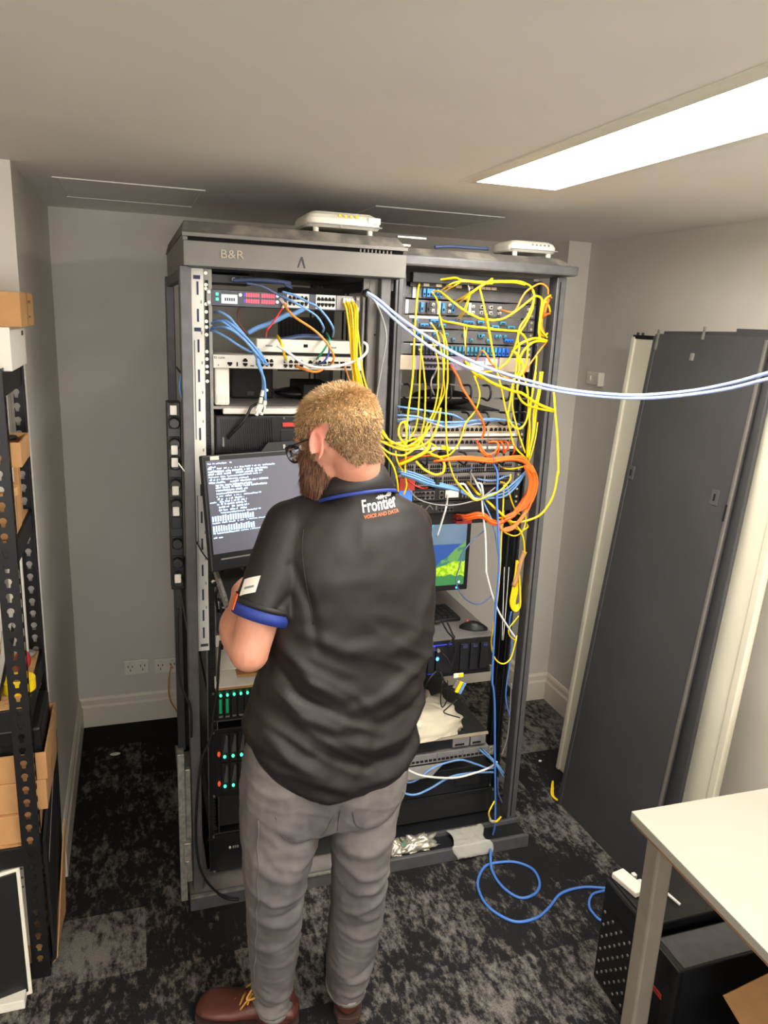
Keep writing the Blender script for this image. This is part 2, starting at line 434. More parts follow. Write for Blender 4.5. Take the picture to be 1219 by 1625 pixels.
# ================================================================ rack cabinets
LX, LXR, LY, LYB = .125, .735, 2.12, 3.0
RX, RXR, RY, RYB = .742, 1.308, 2.20, 3.08
sq_holes_n = 0
def rail_mesh(x0, x1, z0, z1, Y, hx, pitch=.0148, skip=()):
    global sq_holes_n
    loops = [rect(x0, x1, z0, z1)]; z = z0+.02; k = 0
    while z < z1-.02:
        hs = .0048
        loops.append([(hx-hs, z-hs), (hx-hs, z+hs), (hx+hs, z+hs), (hx+hs, z-hs)])
        z += .0222 if k % 3 == 2 else pitch; k += 1
    vs, fs = filled(loops, .002)
    return MB().add([(v.x, Y-v.z, v.y) for v in vs], fs)

# ---- left rack
lr = thing('server_rack', ((LX+LXR)/2, (LY+LYB)/2, 0), 'taller open dark rack with a grey hood, left of the pair', 'server rack', None)
base = MB(); base.box(LX-.012, LXR, LY-.02, LY+.09, .015, .055); base.box(LX-.012, LX+.05, LY+.09, LYB, .015, .055)
base.box(LXR-.06, LXR, LY+.09, LYB, .015, .055); base.box(LX, LXR, LYB-.06, LYB, .015, .055); base.build('base_frame', 'grey_device', lr, bevel=.002)
MB().box(LX-.012, LXR, LY-.024, LY-.018, 0, .06).build('plinth', 'rack_steel', lr, bevel=.001)
MB().box(LX-.008, LXR-.01, LY-.03, LY-.02, .05, .056).build('plinth_lip', 'galvanised', lr)
for x0, x1, y0, y1 in ((LX, LX+.03, LY, LY+.05), (.676, .706, LY+.012, LY+.06), (LX, LX+.03, LYB-.05, LYB), (LXR-.04, LXR, LYB-.05, LYB)):
    MB().box(x0, x1, y0, y1, .055, 1.96).build('post', 'rack_steel', lr, bevel=.003)
MB().box(.652, .690, 2.163, 2.168, .055, 1.96).build('post_flange', 'hood_grey', lr)
MB().box(.706, .735, LY+.10, LY+.106, .055, 1.96).build('gap_cover', 'black_matte', lr)  # black strip stands in for the shade in the gap between the racks
b = MB()
for z in (1.80, 1.62, 1.47): MB().cyl((.672, 2.1615, z), (.672, 2.1632, z), .003, 8).build('screw_hole', 'dark_hole', lr)
rail_mesh(.180, .212, .06, 1.955, 2.172, .198).build('mounting_rail', 'rail_zinc', lr)
rail_mesh(.634, .656, .06, 1.955, 2.166, .645).build('mounting_rail', 'hood_grey', lr)
MB().box(.636, .654, 2.19, 2.192, .06, 1.955).build('rail_return', 'rack_dark', lr)
MB().box(.182, .210, 2.19, 2.192, .06, 1.955).build('rail_return', 'rack_dark', lr)
rail_mesh(.180, .212, .06, 1.955, 2.86, .198).build('rear_rail', 'rack_dark', lr)
rail_mesh(.634, .662, .06, 1.955, 2.86, .646).build('rear_rail', 'rack_dark', lr)
for z in (.9, 1.94): MB().box(LX+.005, LX+.025, LY+.05, LYB-.05, z-.015, z+.015).build('side_bar', 'rack_dark', lr)
for z in (.9, 1.94): MB().box(LXR-.03, LXR-.01, LY+.05, LYB-.05, z-.015, z+.015).build('side_bar', 'rack_dark', lr)
# lower part of the rear is closed by a dark door, upper right has a perforated baffle
MB().box(LX+.03, LXR-.04, LYB-.03, LYB-.02, .06, .9).build('rear_panel', 'rack_dark', lr)
# hood: front fascia, lid slightly proud with a dark slot, sloping ends
hx0, hx1, hy = .135, .737, 2.10
hd = MB()
hd.box(hx0, hx1, hy, hy+.012, 1.958, 2.020)
hd.box(hx0, hx0+.01, hy+.012, LYB, 1.958, 2.020); hd.box(hx1-.01, hx1, hy+.012, LYB, 1.958, 2.020)
hd.box(hx0, hx1, LYB-.012, LYB, 1.958, 2.020)
hd.build('hood_fascia', 'hood_grey', lr, bevel=.002)
MB().box(hx0+.012, hx1-.012, hy+.014, LYB-.014, 1.955, 1.962).build('hood_underside', 'rack_dark', lr)
MB().box(hx0+.004, hx1-.004, hy+.02, LYB-.01, 2.019, 2.036).build('vent_slot', 'dark_hole', lr)
ld = MB(); ld.hexa([(hx0-.004, hy+.004, 2.036), (hx1+.002, hy+.004, 2.036), (hx1+.002, LYB, 2.036), (hx0-.004, LYB, 2.036)],
                   [(hx0+.004, hy+.03, 2.070), (hx1-.02, hy+.03, 2.066), (hx1-.02, LYB-.03, 2.066), (hx0+.004, LYB-.03, 2.070)])
ld.build('lid', 'rack_dusty', lr, bevel=.002)
MB().box(hx0-.002, hx1+.004, hy+.002, hy+.012, 2.030, 2.040).build('lid_edge', 'hood_grey', lr, bevel=.001)
MB().box(hx0, hx0+.012, hy+.012, LYB, 2.018, 2.036).build('lid_end', 'hood_grey', lr)
g = MB()
for k in range(9): g.box(.605+k*.011, .609+k*.011, hy+.012, hy+.0205, 2.021, 2.030)
g.build('vent_louvre', 'hood_grey', lr)
text_at('logo', 'B&R', .030, onY(349, 409, hy-.001), 'beige_metal', lr, width=.062, depth=.0018)  # embossed in the hood metal; lighter colour paints its relief highlights
a = onY(478, 419, hy-.001)
MB().prism([(a.x-.010, a.z-.010), (a.x-.007, a.z-.010), (a.x+.001, a.z+.012), (a.x+.008, a.z-.010), (a.x+.012, a.z-.010), (a.x+.004, a.z+.018), (a.x, a.z+.018)], hy-.002, hy+.001).build('logo_mark', 'rack_dark', lr)
# printed white strip with rack unit marks clipped on the left rail
st = MB().box(.155, .189, 2.160, 2.163, .862, 1.955).build('unit_strip', 'label_white', lr)
for z in [1.905, 1.835, 1.755, 1.675, 1.595, 1.515, 1.435, 1.355, 1.275, 1.195, 1.115, 1.04, .975, .92]:
    MB().box(.171, .176, 2.1585, 2.1605, z-.017, z+.017).build('unit_mark', 'print_navy', st)
for z in [1.87, 1.79, 1.71, 1.63, 1.55, 1.47, 1.39, 1.31, 1.23, 1.15, 1.075, 1.0]:
    MB().box(.181, .184, 2.1585, 2.1605, z-.004, z+.004).build('unit_number', 'print_grey', st)
for z in (1.935, 1.80): MB().box(.163, .181, 2.1585, 2.1605, z-.007, z+.003).build('strip_logo', 'print_navy', st)
MB().box(.164, .186, 2.1585, 2.1605, .876, .884).build('strip_logo', 'print_dark', st)
for z0, z1 in ((1.50, 1.77), (1.20, 1.34)): MB().box(.162, .1645, 2.1585, 2.1605, z0, z1).build('fine_print', 'print_grey', st)
sc = MB()
for z in (1.945, 1.915, 1.905, 1.865, 1.845, 1.82, 1.805, 1.785, 1.74, 1.72, 1.70, 1.685, 1.66):
    sc.cyl((.196, 2.166, z), (.196, 2.171, z), .0045, 8)
sc.build('cage_screw', 'screw', lr)
# loose door hinge hardware outside the left post
b = MB(); b.box(.085, .105, 2.10, 2.14, .04, .56); b.box(.105, .122, 2.11, 2.13, .10, .50); b.build('hinge_bar', 'galvanised', lr, bevel=.002)
b = MB(); b.box(.096, .118, 2.085, 2.11, .15, .26); b.box(.10, .112, 2.08, 2.09, .18, .20); b.build('hinge_clip', 'galvanised', lr, bevel=.002)
b = MB().cyl((LX-.004, LY-.03, .04), (LX-.004, LY-.024, .04), .006); b.build('bolt', 'screw', lr)

# ---- right rack
rr = thing('server_rack', ((RX+RXR)/2, (RY+RYB)/2, 0), 'lower dark rack draped in yellow and orange cords, right of the pair', 'server rack', None)
base = MB(); base.box(RX, RXR, RY, RY+.1, .02, .05); base.box(RX, RX+.05, RY+.1, RYB, .02, .05); base.box(RXR-.05, RXR, RY+.1, RYB, .02, .05); base.box(RX, RXR, RYB-.05, RYB, .02, .05)
base.build('base_frame', 'rack_dark', rr, bevel=.002)
MB().box(RX, RXR+.01, RY-.012, RY, 0, .052).build('plinth', 'rack_steel', rr, bevel=.002)
for x0, x1, y0, y1 in ((RX, RX+.026, RY, RY+.04), (RXR-.034, RXR, RY, RY+.05), (RX, RX+.03, RYB-.05, RYB), (RXR-.04, RXR, RYB-.05, RYB)):
    p = MB().box(x0, x1, y0, y1, .05, 1.995).build('post', 'rack_steel', rr, bevel=.003)
MB().box(RXR-.024, RXR-.020, RY-.0015, RY+.001, .06, 1.98).build('post_groove', 'dark_hole', rr)
MB().box(RX+.008, RX+.011, RY-.0015, RY+.001, .06, 1.98).build('post_groove', 'dark_hole', rr)
rail_mesh(.768, .792, .06, 1.98, 2.252, .780).build('mounting_rail', 'rack_steel', rr)
rail_mesh(1.205, 1.235, .06, 1.98, 2.252, 1.219).build('mounting_rail', 'rack_dark', rr)
rail_mesh(.768, .792, .06, 1.98, 2.9, .780).build('rear_rail', 'rack_dark', rr)
rail_mesh(1.205, 1.235, .06, 1.98, 2.9, 1.219).build('rear_rail', 'rack_dark', rr)
MB().box(1.236, 1.240, 2.235, 2.33, .06, 1.98).build('cable_channel', 'rack_dark', rr)
MB().box(1.236, RXR-.03, 2.345, 2.350, .06, 1.98).build('channel_back', 'rack_dark', rr)
MB().box(1.2, 1.204, 2.26, 2.31, 1.95, 1.97).build('bracket', 'rack_steel', rr)
ld = MB(); ld.hexa([(RX-.002, RY-.03, 1.998), (RXR+.02, RY-.03, 1.998), (RXR+.02, RYB, 1.998), (RX-.002, RYB, 1.998)],
                   [(RX-.002, RY-.03, 2.028), (RXR+.022, RY-.03, 2.028), (RXR+.022, RYB, 2.028), (RX-.002, RYB, 2.028)])
ld.build('lid', 'rack_steel', rr, bevel=.006)
ld = MB(); ld.hexa([(RX, RY-.015, 2.027), (RXR+.012, RY-.015, 2.027), (RXR+.012, RYB-.02, 2.027), (RX, RYB-.02, 2.027)],
                   [(RX+.02, RY+.03, 2.052), (RXR-.02, RY+.03, 2.052), (RXR-.02, RYB-.05, 2.052), (RX+.02, RYB-.05, 2.052)])
ld.build('lid_top', 'rack_dusty', rr, bevel=.003)
MB().box(.80, 1.20, 2.215, 2.245, 1.955, 1.985).build('header_bar', 'rack_dark', rr, bevel=.002)
for k in range(46):
    z = .30+k*.033
    MB().cyl((1.245, 2.252, z), (1.245, 2.238, z), .0028, 6).build('rail_stud', 'rail_zinc', rr)
MB().box(1.238, 1.252, 2.252, 2.256, .06, 1.98).build('stud_strip', 'rack_dark', rr)
b = MB().box(RX-.004, RX+.04, RY-.0, RY+.1, 2.052, 2.058).build('lid_bracket', 'galvanised', rr)
# ================================================================ equipment
def zp(x, y, Y): return onY(x, y, Y).z
def xp(x, y, Y): return onY(x, y, Y).x
YL = 2.17; YR = 2.25
def port(parent, x, z, Y, w=.0125, h=.010, up=True, m='dark_hole', name='port'):
    k = 1 if up else -1
    b = MB(); b.prism([(x-w/2, z-k*h/2), (x+w/2, z-k*h/2), (x+w/2, z+k*h*.15), (x+w*.28, z+k*h*.15), (x+w*.28, z+k*h/2), (x-w*.28, z+k*h/2), (x-w*.28, z+k*h*.15), (x-w/2, z+k*h*.15)], Y-.0012, Y+.004)
    return b.build(name, m, parent)
def ports(parent, x0, x1, n, zs, Y, w=.0125, h=.010, m='dark_hole', skip=()):
    for j, z in enumerate(zs):
        for i in range(n):
            if (i, j) in skip: continue
            port(parent, x0+(x1-x0)*i/(n-1), z, Y, w, h, up=(j == 0), m=m)
def ears(parent, x0, x1, z0, z1, Y, m='rack_steel', wd=.02):
    for a, b_ in ((x0-wd, x0), (x1, x1+wd)):
        e = MB().box(a, b_, Y-.003, Y, z0, z1).build('mounting_ear', m, parent)
        for z in ({z0+.008, z1-.008}): MB().cyl(((a+b_)/2, Y-.006, z), ((a+b_)/2, Y-.002, z), .004, 8).build('screw', 'screw', e)
def device(name, label, cat, x0, x1, z0, z1, Y, dep, m, ear=None, ear_m=None, bevel=.0015, group=None):
    t = thing(name, ((x0+x1)/2, Y+dep/2, z0), label, cat, group)
    MB().box(x0, x1, Y, Y+dep, z0, z1).build('chassis', m, t, bevel=bevel)
    if ear: ears(t, x0, x1, z0, z1, Y, ear_m or m, ear)
    return t

# ---------------- left rack
# black appliance behind, at the very top
t = device('network_appliance', 'small black box with metal connectors, topmost behind the hood in left rack', 'network box', .215, .345, 1.925, 1.950, 2.30, .18, 'black_plastic')
for k in range(3): MB().cyl((.285+k*.022, 2.285, 1.937), (.285+k*.022, 2.3, 1.937), .006, 10).build('connector', 'silver', t)
# phone system / controller switch
z1, z0 = 1.905, 1.862
t = device('network_controller', 'dark blue network controller with red port lamps and small lit display, left rack', 'network controller', .209, .612, z0, z1, YL-.005, .25, 'navy_plastic', .012, 'grey_device')
MB().box(.236, .279, 2.163, 2.166, 1.869, 1.893).build('display', 'lcd_pale', t)
for i in range(5): MB().box(.245+i*.0058, .2485+i*.0058, 2.1622, 2.1632, 1.876, 1.884).build('digit', 'print_navy', t)
for z in (1.893, 1.880): MB().box(.222, .2285, 2.1632, 2.166, z-.004, z+.003).build('indicator_light', 'led_green', t)
for r in (1.895, 1.879):
    for i in range(12):
        x = .302+i*.0064+(.004 if i > 5 else 0)
        MB().box(x, x+.0042, 2.1632, 2.166, r-.006, r+.004).build('indicator_light', 'led_red', t)
    MB().box(.296, .300, 2.1632, 2.166, r-.005, r+.003).build('indicator_light', 'led_deep_blue', t)
    MB().cyl((.388, 2.163, r), (.388, 2.166, r), .004, 8).build('indicator_light', 'led_white', t)
MB().cyl((.287, 2.163, 1.893), (.287, 2.166, 1.893), .0042, 8).build('button', 'led_white', t)
text_at('maker_name', 'SAMSUNG', .006, (.214, 2.1635, 1.8965), 'print_grey', t, width=.021)
text_at('maker_name', 'OfficeServ 7070', .0055, (.262, 2.1635, 1.8975), 'print_grey', t, width=.03)
pm = MB().box(.4145, .476, 2.162, 2.168, 1.866, 1.904).build('port_block', 'white_device', t)
ports(t, .4225, .468, 5, (1.893, 1.877), 2.161, .009, .010)
MB().box(.496, .553, 2.162, 2.168, 1.866, 1.904).build('port_block', 'white_device', t)
ports(t, .504, .546, 5, (1.893, 1.877), 2.161, .009, .010)
MB().box(.556, .602, 2.162, 2.168, 1.866, 1.904).build('port_block', 'grey_device', t)
for i in range(4): MB().box(.572+i*.008, .578+i*.008, 2.150, 2.164, 1.884, 1.898).build('plug', 'white_cord', t)
# perforated black unit hanging behind on the right
z = 1.64
t = thing('perforated_panel', (.56, 2.7, z), 'black perforated metal panel standing in the back right of left rack', 'metal panel')
vs = MB().box(.47, .63, 2.60, 2.61, 1.66, 1.84).build('sheet', 'mesh_black', t)
b = MB()
for i in range(12): b.box(.478+i*.013, .483+i*.013, 2.598, 2.601, 1.67, 1.83)
b.build('ribs', 'black_matte', t)
tag(MB().box(.47, .64, 2.42, 2.62, 1.905, 1.93).build('rear_baffle', 'mesh_black'), 'dark mesh baffle under the hood at back right of left rack', 'baffle')
# white slim appliance
z1, z0 = 1.778, 1.742
t = device('network_gateway', 'slim white gateway set back above the wider white router in left rack', 'network gateway', .335, .625, z0, z1, YL+.03, .2, 'white_device')
MB().box(.335, .338, 2.198, 2.2, z0, z1).build('edge', 'grey_device', t)
MB().box(.471, .483, 2.1985, 2.202, 1.757, 1.766).build('usb_port', 'dark_hole', t)
for i in range(6): MB().box(.435+i*.005, .437+i*.005, 2.1985, 2.202, 1.766, 1.768).build('indicator_light', 'led_green', t)
for x0, n_ in ((.362, 5), (.545, 6)):
    for i in range(n_): MB().box(x0+i*.004, x0+.003+i*.004, 2.1985, 2.2005, 1.757, 1.761).build('printed_mark', 'print_grey', t)
MB().box(.345, .625, 2.21, 2.38, 1.735, 1.7425).build('underside_tray', 'black_matte', t)
# D-Link router
z1, z0 = 1.733, 1.697
t = device('network_router', 'wide white rack router with many sockets below the slim gateway', 'network router', .212, .638, z0, z1, YL-.008, .22, 'white_device', .0)
text_at('maker_name', 'D-Link', .0085, (.2145, 2.1615, 1.7225), 'print_dark', t, width=.030)
MB().cyl((.226, 2.160, 1.705), (.226, 2.164, 1.705), .0016, 8).build('indicator_light', 'dark_hole', t)
port(t, .257, 1.7085, 2.160, .013, .010, False); MB().box(.275, .279, 2.1605, 2.164, 1.703, 1.714).build('usb_port', 'dark_hole', t)
port(t, .299, 1.720, 2.160, .0125, .009, True); port(t, .299, 1.7075, 2.160, .0125, .009, False)
MB().box(.313, .323, 2.1605, 2.164, 1.7035, 1.706).build('slot', 'dark_hole', t)
ports(t, .334, .372, 4, (1.720, 1.708), 2.160, .0095, .009)
ports(t, .412, .457, 4, (1.719, 1.7065), 2.160, .0105, .009)
ports(t, .483, .525, 4, (1.719, 1.7065), 2.160, .0105, .009)
for i in range(4): MB().box(.535+i*.018, .548+i*.018, 2.1605, 2.164, 1.7035, 1.709).build('sfp_slot', 'dark_hole', t)
for i in range(4): MB().box(.535+i*.018, .548+i*.018, 2.1605, 2.164, 1.716, 1.7215).build('sfp_slot', 'dark_hole', t)
for gx in (.410, .480):
    for i in range(8): MB().box(gx+i*.0065, gx+.0015+i*.0065, 2.1608, 2.164, 1.7272, 1.7285).build('indicator_mark', 'print_dark', t)
# white plastic riser under the router
t = thing('plastic_bracket', (.235, 2.2, 1.592), 'upright white plastic box standing on the shelf under router', 'plastic box')
MB().box(.217, .258, 2.18, 2.28, 1.592, 1.697).build('body', 'white_plastic', t, bevel=.006)
MB().box(.222, .253, 2.1785, 2.181, 1.60, 1.625).build('recess', 'white_device', t, bevel=.001)
# shelf in left rack
t = thing('rack_shelf', (.42, 2.4, 1.57), 'pale metal cantilever shelf across left rack above the tower computer', 'rack shelf')
MB().box(.207, .64, 2.18, 2.72, 1.582, 1.590).build('tray', 'grey_device', t)
MB().box(.237, .62, 2.160, 2.182, 1.570, 1.586).build('front_lip', 'white_device', t, bevel=.003)
# black boxes on the shelf
t = thing('power_supply', (.34, 2.5, 1.590), 'black cube shaped power supply on the shelf of left rack', 'power supply')
MB().box(.285, .415, 2.38, 2.48, 1.590, 1.70).build('body', 'black_matte', t, bevel=.006)
MB().box(.335, .355, 2.377, 2.382, 1.60, 1.612).build('badge', 'print_dark', t)
MB().cyl((.395, 2.372, 1.617), (.395, 2.383, 1.617), .004, 8).build('indicator_light', 'led_white', t)
b = MB(); b.ball((.50, 2.42, 1.607), (.075, .07, .017), 16, 8)
tag(b.build('modem', 'black_plastic', smooth=True), 'low rounded black modem behind the hanging white plugs', 'modem')
tag(MB().box(.50, .60, 2.33, 2.55, 1.59, 1.64).build('switch_box', 'black_matte', bevel=.004), 'flat black box on the shelf just behind the head', 'network box')
# black tower computer lying down
z1, z0 = 1.566, 1.455
t = thing('desktop_computer', (.39, 2.4, z0), 'black desktop computer lying flat with slanted grille and red label', 'computer')
MB().box(.216, .475, 2.168, 2.60, z0, z1).build('case', 'black_plastic', t, bevel=.005)
gr = MB()
for i in range(24):
    x = .236+i*.0062
    gr.hexa([(x, 2.164, z0+.012), (x+.0022, 2.164, z0+.012), (x+.0022, 2.170, z0+.012), (x, 2.170, z0+.012)],
            [(x-.006, 2.164, z1-.01), (x-.0038, 2.164, z1-.01), (x-.0038, 2.170, z1-.01), (x-.006, 2.170, z1-.01)])
tag(gr.build('grille', 'rack_dark', t), None, None, kind='stuff')
MB().box(.405, .457, 2.163, 2.169, 1.5335, 1.5455).build('red_label', 'red_label', t, bevel=.001)
MB().box(.400, .472, 2.166, 2.169, z0+.004, 1.5250).build('drive_panel', 'rack_dark', t, bevel=.001)
MB().box(.234, .240, 2.161, 2.166, 1.478, 1.505).build('handle', 'grey_device', t, bevel=.001)
for x in (.410, .452): MB().cyl((x, 2.165, 1.558), (x, 2.169, 1.558), .003, 8).build('screw', 'grey_device', t)
MB().box(.455, .463, 2.163, 2.167, 1.503, 1.506).build('indicator_light', 'led_white', t)
tag(MB().box(.216, .632, 2.20, 2.62, 1.446, 1.454).build('rack_shelf', 'rack_dark', bevel=.001), 'dark shelf carrying the flat black desktop computer', 'rack shelf')

# KVM console: tray pulled out of the rack with a tilted flat screen
BL = V((.1835, 1.99, 1.1646)); U = V((.9503, .3114, 0)); TL = V((.157, 2.04, 1.476)); W_ = (TL-BL).normalized(); W_ = (W_-U*W_.dot(U)).normalized(); Nn = U.cross(W_)   # Nn faces away from the screen front
if Nn.y < 0: Nn = -Nn
TS = Matrix((U, Nn, W_)).transposed().to_4x4(); TS.translation = BL
t = thing('kvm_console', (.40, 2.05, 1.125), 'pull out rack console with a tilted screen of terminal text', 'rack console')
b = MB(TS); b.box(0, .415, 0, .022, 0, .315); s = b.build('screen_housing', 'rack_dark', t, bevel=.004)
MB(TS).box(.010, .405, -.0015, 0, .048, .300).build('screen', 'screen_grey', t)
b = MB(TS); b.prism([(.175, .314), (.20, .338), (.33, .338), (.345, .314)], 0, .02); b.build('screen_handle', 'rack_dark', t)
MB(TS).box(.245, .252, -.002, .002, .318, .330).build('latch', 'silver', t)
MB(TS).box(.265, .270, -.002, .002, .320, .328).build('latch', 'dark_hole', t)
MB(TS).box(.023, .048, -.0025, 0, .3015, .3115).build('label', 'cream_plastic', t)
MB(TS).box(.03, .40, -.001, .0, .030, .034).build('screen_trim', 'grey_device', t)
random.seed(11)
# rows of terminal text: x start, x end, kind
rows = [(.014, .085, .290, 1), (.014, .04, .281, 1), (.014, .030, .276, 0), (.04, .215, .276, 1), (.014, .19, .268, 0), (.014, .175, .261, 0), (.014, .12, .254, 1), (.12, .17, .255, 1),
        (.014, .075, .246, 0), (.075, .13, .246, 1), (.014, .06, .238, 0), (.075, .19, .238, 0), (.032, .14, .230, 0), (.032, .185, .224, 0), (.032, .125, .216, 0), (.032, .12, .208, 0), (.032, .165, .201, 1),
        (.032, .112, .193, 0), (.012, .03, .186, 1), (.036, .12, .186, 0), (.032, .118, .179, 0), (.036, .125, .171, 0), (.036, .12, .163, 0), (.036, .16, .156, 1)]
def glyph_row(x0, x1, z, h=.0045, dense=0):
    b = MB(TS); x = x0
    while x < x1:
        wd = random.choice((.0016, .0024, .0032))
        zz = z+random.uniform(-.0006, .0006)
        if random.random() > .15: b.box(x, min(x+wd, x1), -.0024, -.0014, zz, zz+h*random.uniform(.6, 1))
        x += wd+.0009
    return b
for x0, x1, z, kd in rows:
    tag(glyph_row(x0, x1, z, .0042 if kd else .0056).build('text_line', 'screen_text', t), None, None)
for z in (.136, .108):
    b = MB(TS)
    for i in range(17):
        h = random.uniform(.013, .018); x = .014+i*.0074
        b.box(x, x+.0046, -.0024, -.0014, z, z+h)
    b.build('text_block', 'screen_text', t)
    glyph_row(.014, .09, z-.006).build('text_line', 'screen_text', t); glyph_row(.095, .175, z-.005, .003).build('text_line', 'screen_text', t)
glyph_row(.014, .04, .090).build('text_line', 'screen_text', t)
for z in (.312,): pass
MB().box(.205, .625, 1.80, 2.30, 1.108, 1.122).build('tray', 'rack_dark', t, bevel=.003)
MB().box(.235, .60, 1.82, 1.94, 1.122, 1.134).build('keyboard_base', 'black_plastic', t, bevel=.002)
kb = MB()
for i in range(17):
    for j in range(5): kb.box(.241+i*.0208, .259+i*.0208, 1.826+j*.022, 1.844+j*.022, 1.134, 1.140)
tag(kb.build('keys', 'black_matte', t), None, None, kind='stuff')
MB().box(.28, .56, 2.045, 2.075, 1.122, 1.17).build('hinge', 'rack_dark', t, bevel=.003)
for x in (.203, .622): MB().box(x, x+.008, 1.85, 2.6, 1.108, 1.135).build('slide_rail', 'galvanised', t)
# things under the screen in the rack
t = thing('network_switch', (.42, 2.3, .985), 'white topped switch buried in black leads under the console', 'network switch')
MB().box(.215, .62, 2.175, 2.45, .985, 1.02).build('chassis', 'white_device', t, bevel=.002)
for i in range(3): MB().box(.225+i*.02, .238+i*.02, 2.173, 2.177, .993, 1.008).build('port', 'dark_hole', t)
t = thing('power_adapter', (.255, 2.16, 1.0), 'black power adapter among leads under the console screen', 'power adapter')
MB().box(.235, .295, 2.10, 2.165, 1.022, 1.062).build('body', 'black_plastic', t, bevel=.008)
MB().cyl((.262, 2.08, 1.03), (.262, 2.10, 1.03), .006, 8).build('pin', 'silver', t)
t = device('rack_server', 'dark blue fronted server below the white switch in left rack', 'server', .213, .635, .91, .975, YL, .6, 'navy_plastic')
MB().box(.222, .262, 2.166, 2.172, .918, .945).build('drive_bay', 'dark_hole', t)
t = device('rack_server', 'pale grey slim server right above the cardboard and paper', 'server', .209, .636, .865, .902, YL, .6, 'white_device')
MB().box(.222, .30, 2.167, 2.172, .872, .876).build('slot', 'dark_hole', t)
t = thing('cardboard_tray', (.42, 2.3, .74), 'flat cardboard tray holding white papers in left rack', 'cardboard tray')
MB().box(.205, .63, 2.155, 2.5, .728, .738).build('base', 'cardboard', t)
MB().box(.205, .63, 2.30, 2.306, .738, .86).build('back', 'cardboard', t)
MB().box(.27, .335, 2.15, 2.30, .768, .777).build('divider', 'cardboard', t)
def sheet(name, pts, th, m, parent=None): return MB().hexa(pts, [V(p)+V((0, 0, th)) for p in pts]).build(name, m, parent)
tag(sheet('paper_sheet', [(.202, 2.15, .739), (.60, 2.14, .741), (.595, 2.29, .80), (.212, 2.29, .80)], .003, 'paper'), 'white sheet of paper spread over the cardboard tray', 'paper')
tag(sheet('paper_sheet', [(.21, 2.19, .778), (.272, 2.19, .777), (.272, 2.285, .820), (.215, 2.285, .820)], .002, 'paper'), 'white leaflet on the left side of the cardboard tray', 'paper')
tag(sheet('paper_sheet', [(.335, 2.19, .778), (.43, 2.19, .777), (.42, 2.285, .820), (.335, 2.285, .820)], .002, 'paper'), 'white leaflet on the cardboard tray beside the elbow', 'paper')
# storage box with green lamps
z1, z0 = .722, .612
t = device('disk_array', 'black disk array with a row of eight green lamps', 'disk array', .203, .632, z0, z1, YL, .5, 'black_plastic', .008)
for i in range(12):
    x = .212+i*.0205
    bay = MB().box(x, x+.0175, 2.164, 2.171, .628, .700).build('drive_bay', 'black_matte', t, bevel=.001)
    if i < 10: MB().ball((x+.009, 2.163, .706), (.0038, .003, .0052), 8, 6).build('indicator_light', 'led_green', bay)
    MB().box(x+.003, x+.0145, 2.160, 2.165, .632, .637).build('latch', 'grey_device', bay)
    if i < 2: MB().box(x+.004, x+.012, 2.1625, 2.1645, .645, .693).build('lit_strip', 'led_green_dim', bay)
MB().box(.205, .29, 2.167, 2.171, .615, .620).build('label', 'print_dark', t)
# server with two rows of drives
z1, z0 = .588, .348
t = device('rack_server', 'tall black server with two rows of caddies and green lamps', 'server', .200, .634, z0, z1, YL, .6, 'black_plastic', .006)
for r, zc in enumerate((.53, .425)):
    for i in range(8):
        x = .222+i*.026
        bay = MB().box(x, x+.022, 2.163, 2.171, zc-.055, zc+.045).build('drive_bay', 'black_matte', t, bevel=.001)
        MB().prism([(x+.004, zc-.02), (x+.018, zc-.02), (x+.018, zc+.036), (x+.013, zc+.040)], 2.158, 2.164).build('lever', 'rack_steel', bay)
        if i < 4: MB().ball((x+.009, 2.162, zc-.036), (.0045, .003, .006), 8, 6).build('indicator_light', 'led_green', bay)
    MB().ball((.213, 2.163, zc-.025), (.005, .003, .010), 8, 6).build('release_tab', 'led_orange', t)
# UPS at the bottom
t = device('battery_unit', 'black battery backup unit at the bottom of left rack', 'battery backup', .196, .632, .068, .215, YL, .6, 'black_plastic', .004)
MB().box(.196, .632, 2.163, 2.171, .20, .21).build('top_trim', 'rack_dark', t)
d = MB().box(.515, .59, 2.162, 2.171, .155, .195).build('display_panel', 'dark_hole', t)
MB().box(.532, .572, 2.1605, 2.1625, .166, .174).build('display_text', 'lcd_blue', d)
MB().ball((.536, 2.161, .186), (.003, .002, .004), 8, 6).build('indicator_light', 'led_green', d)
MB().ball((.245, 2.169, .155), (.004, .002, .005), 8, 6).build('printed_mark', 'white_cord', t)
for i in range(3): MB().box(.254+i*.007, .259+i*.007, 2.168, 2.171, .151, .159).build('printed_mark', 'print_grey', t)
tag(MB().box(.2, .634, 2.19, 2.7, .225, .34).build('rack_server', 'black_matte', bevel=.002), 'blank black unit between the caddy server and the battery unit', 'server')

# power strip up the left side with plugs
t = thing('power_strip', (.115, 2.16, 1.05), 'long black upright power strip on the left side of left rack', 'power strip')
MB().box(.086, .124, 2.19, 2.24, 1.05, 1.60).build('body', 'black_plastic', t, bevel=.003)
for k in range(9):
    z = 1.08+k*.058
    s = MB().box(.091, .119, 2.186, 2.191, z-.018, z+.018).build('socket', 'rack_dark', t, bevel=.002)
    if k not in (3,):
        p = MB().cyl((.105, 2.16, z), (.105, 2.186, z), .0155, 12).build('plug', 'black_plastic', s, bevel=.003)
for k, z in enumerate((1.585, 1.475, 1.44, 1.36, 1.30, 1.10)):
    MB().box(.094, .112, 2.150, 2.159, z-.016, z+.010).build('plug_label', 'label_white' if k != 3 else 'white_plastic', t, bevel=.002)

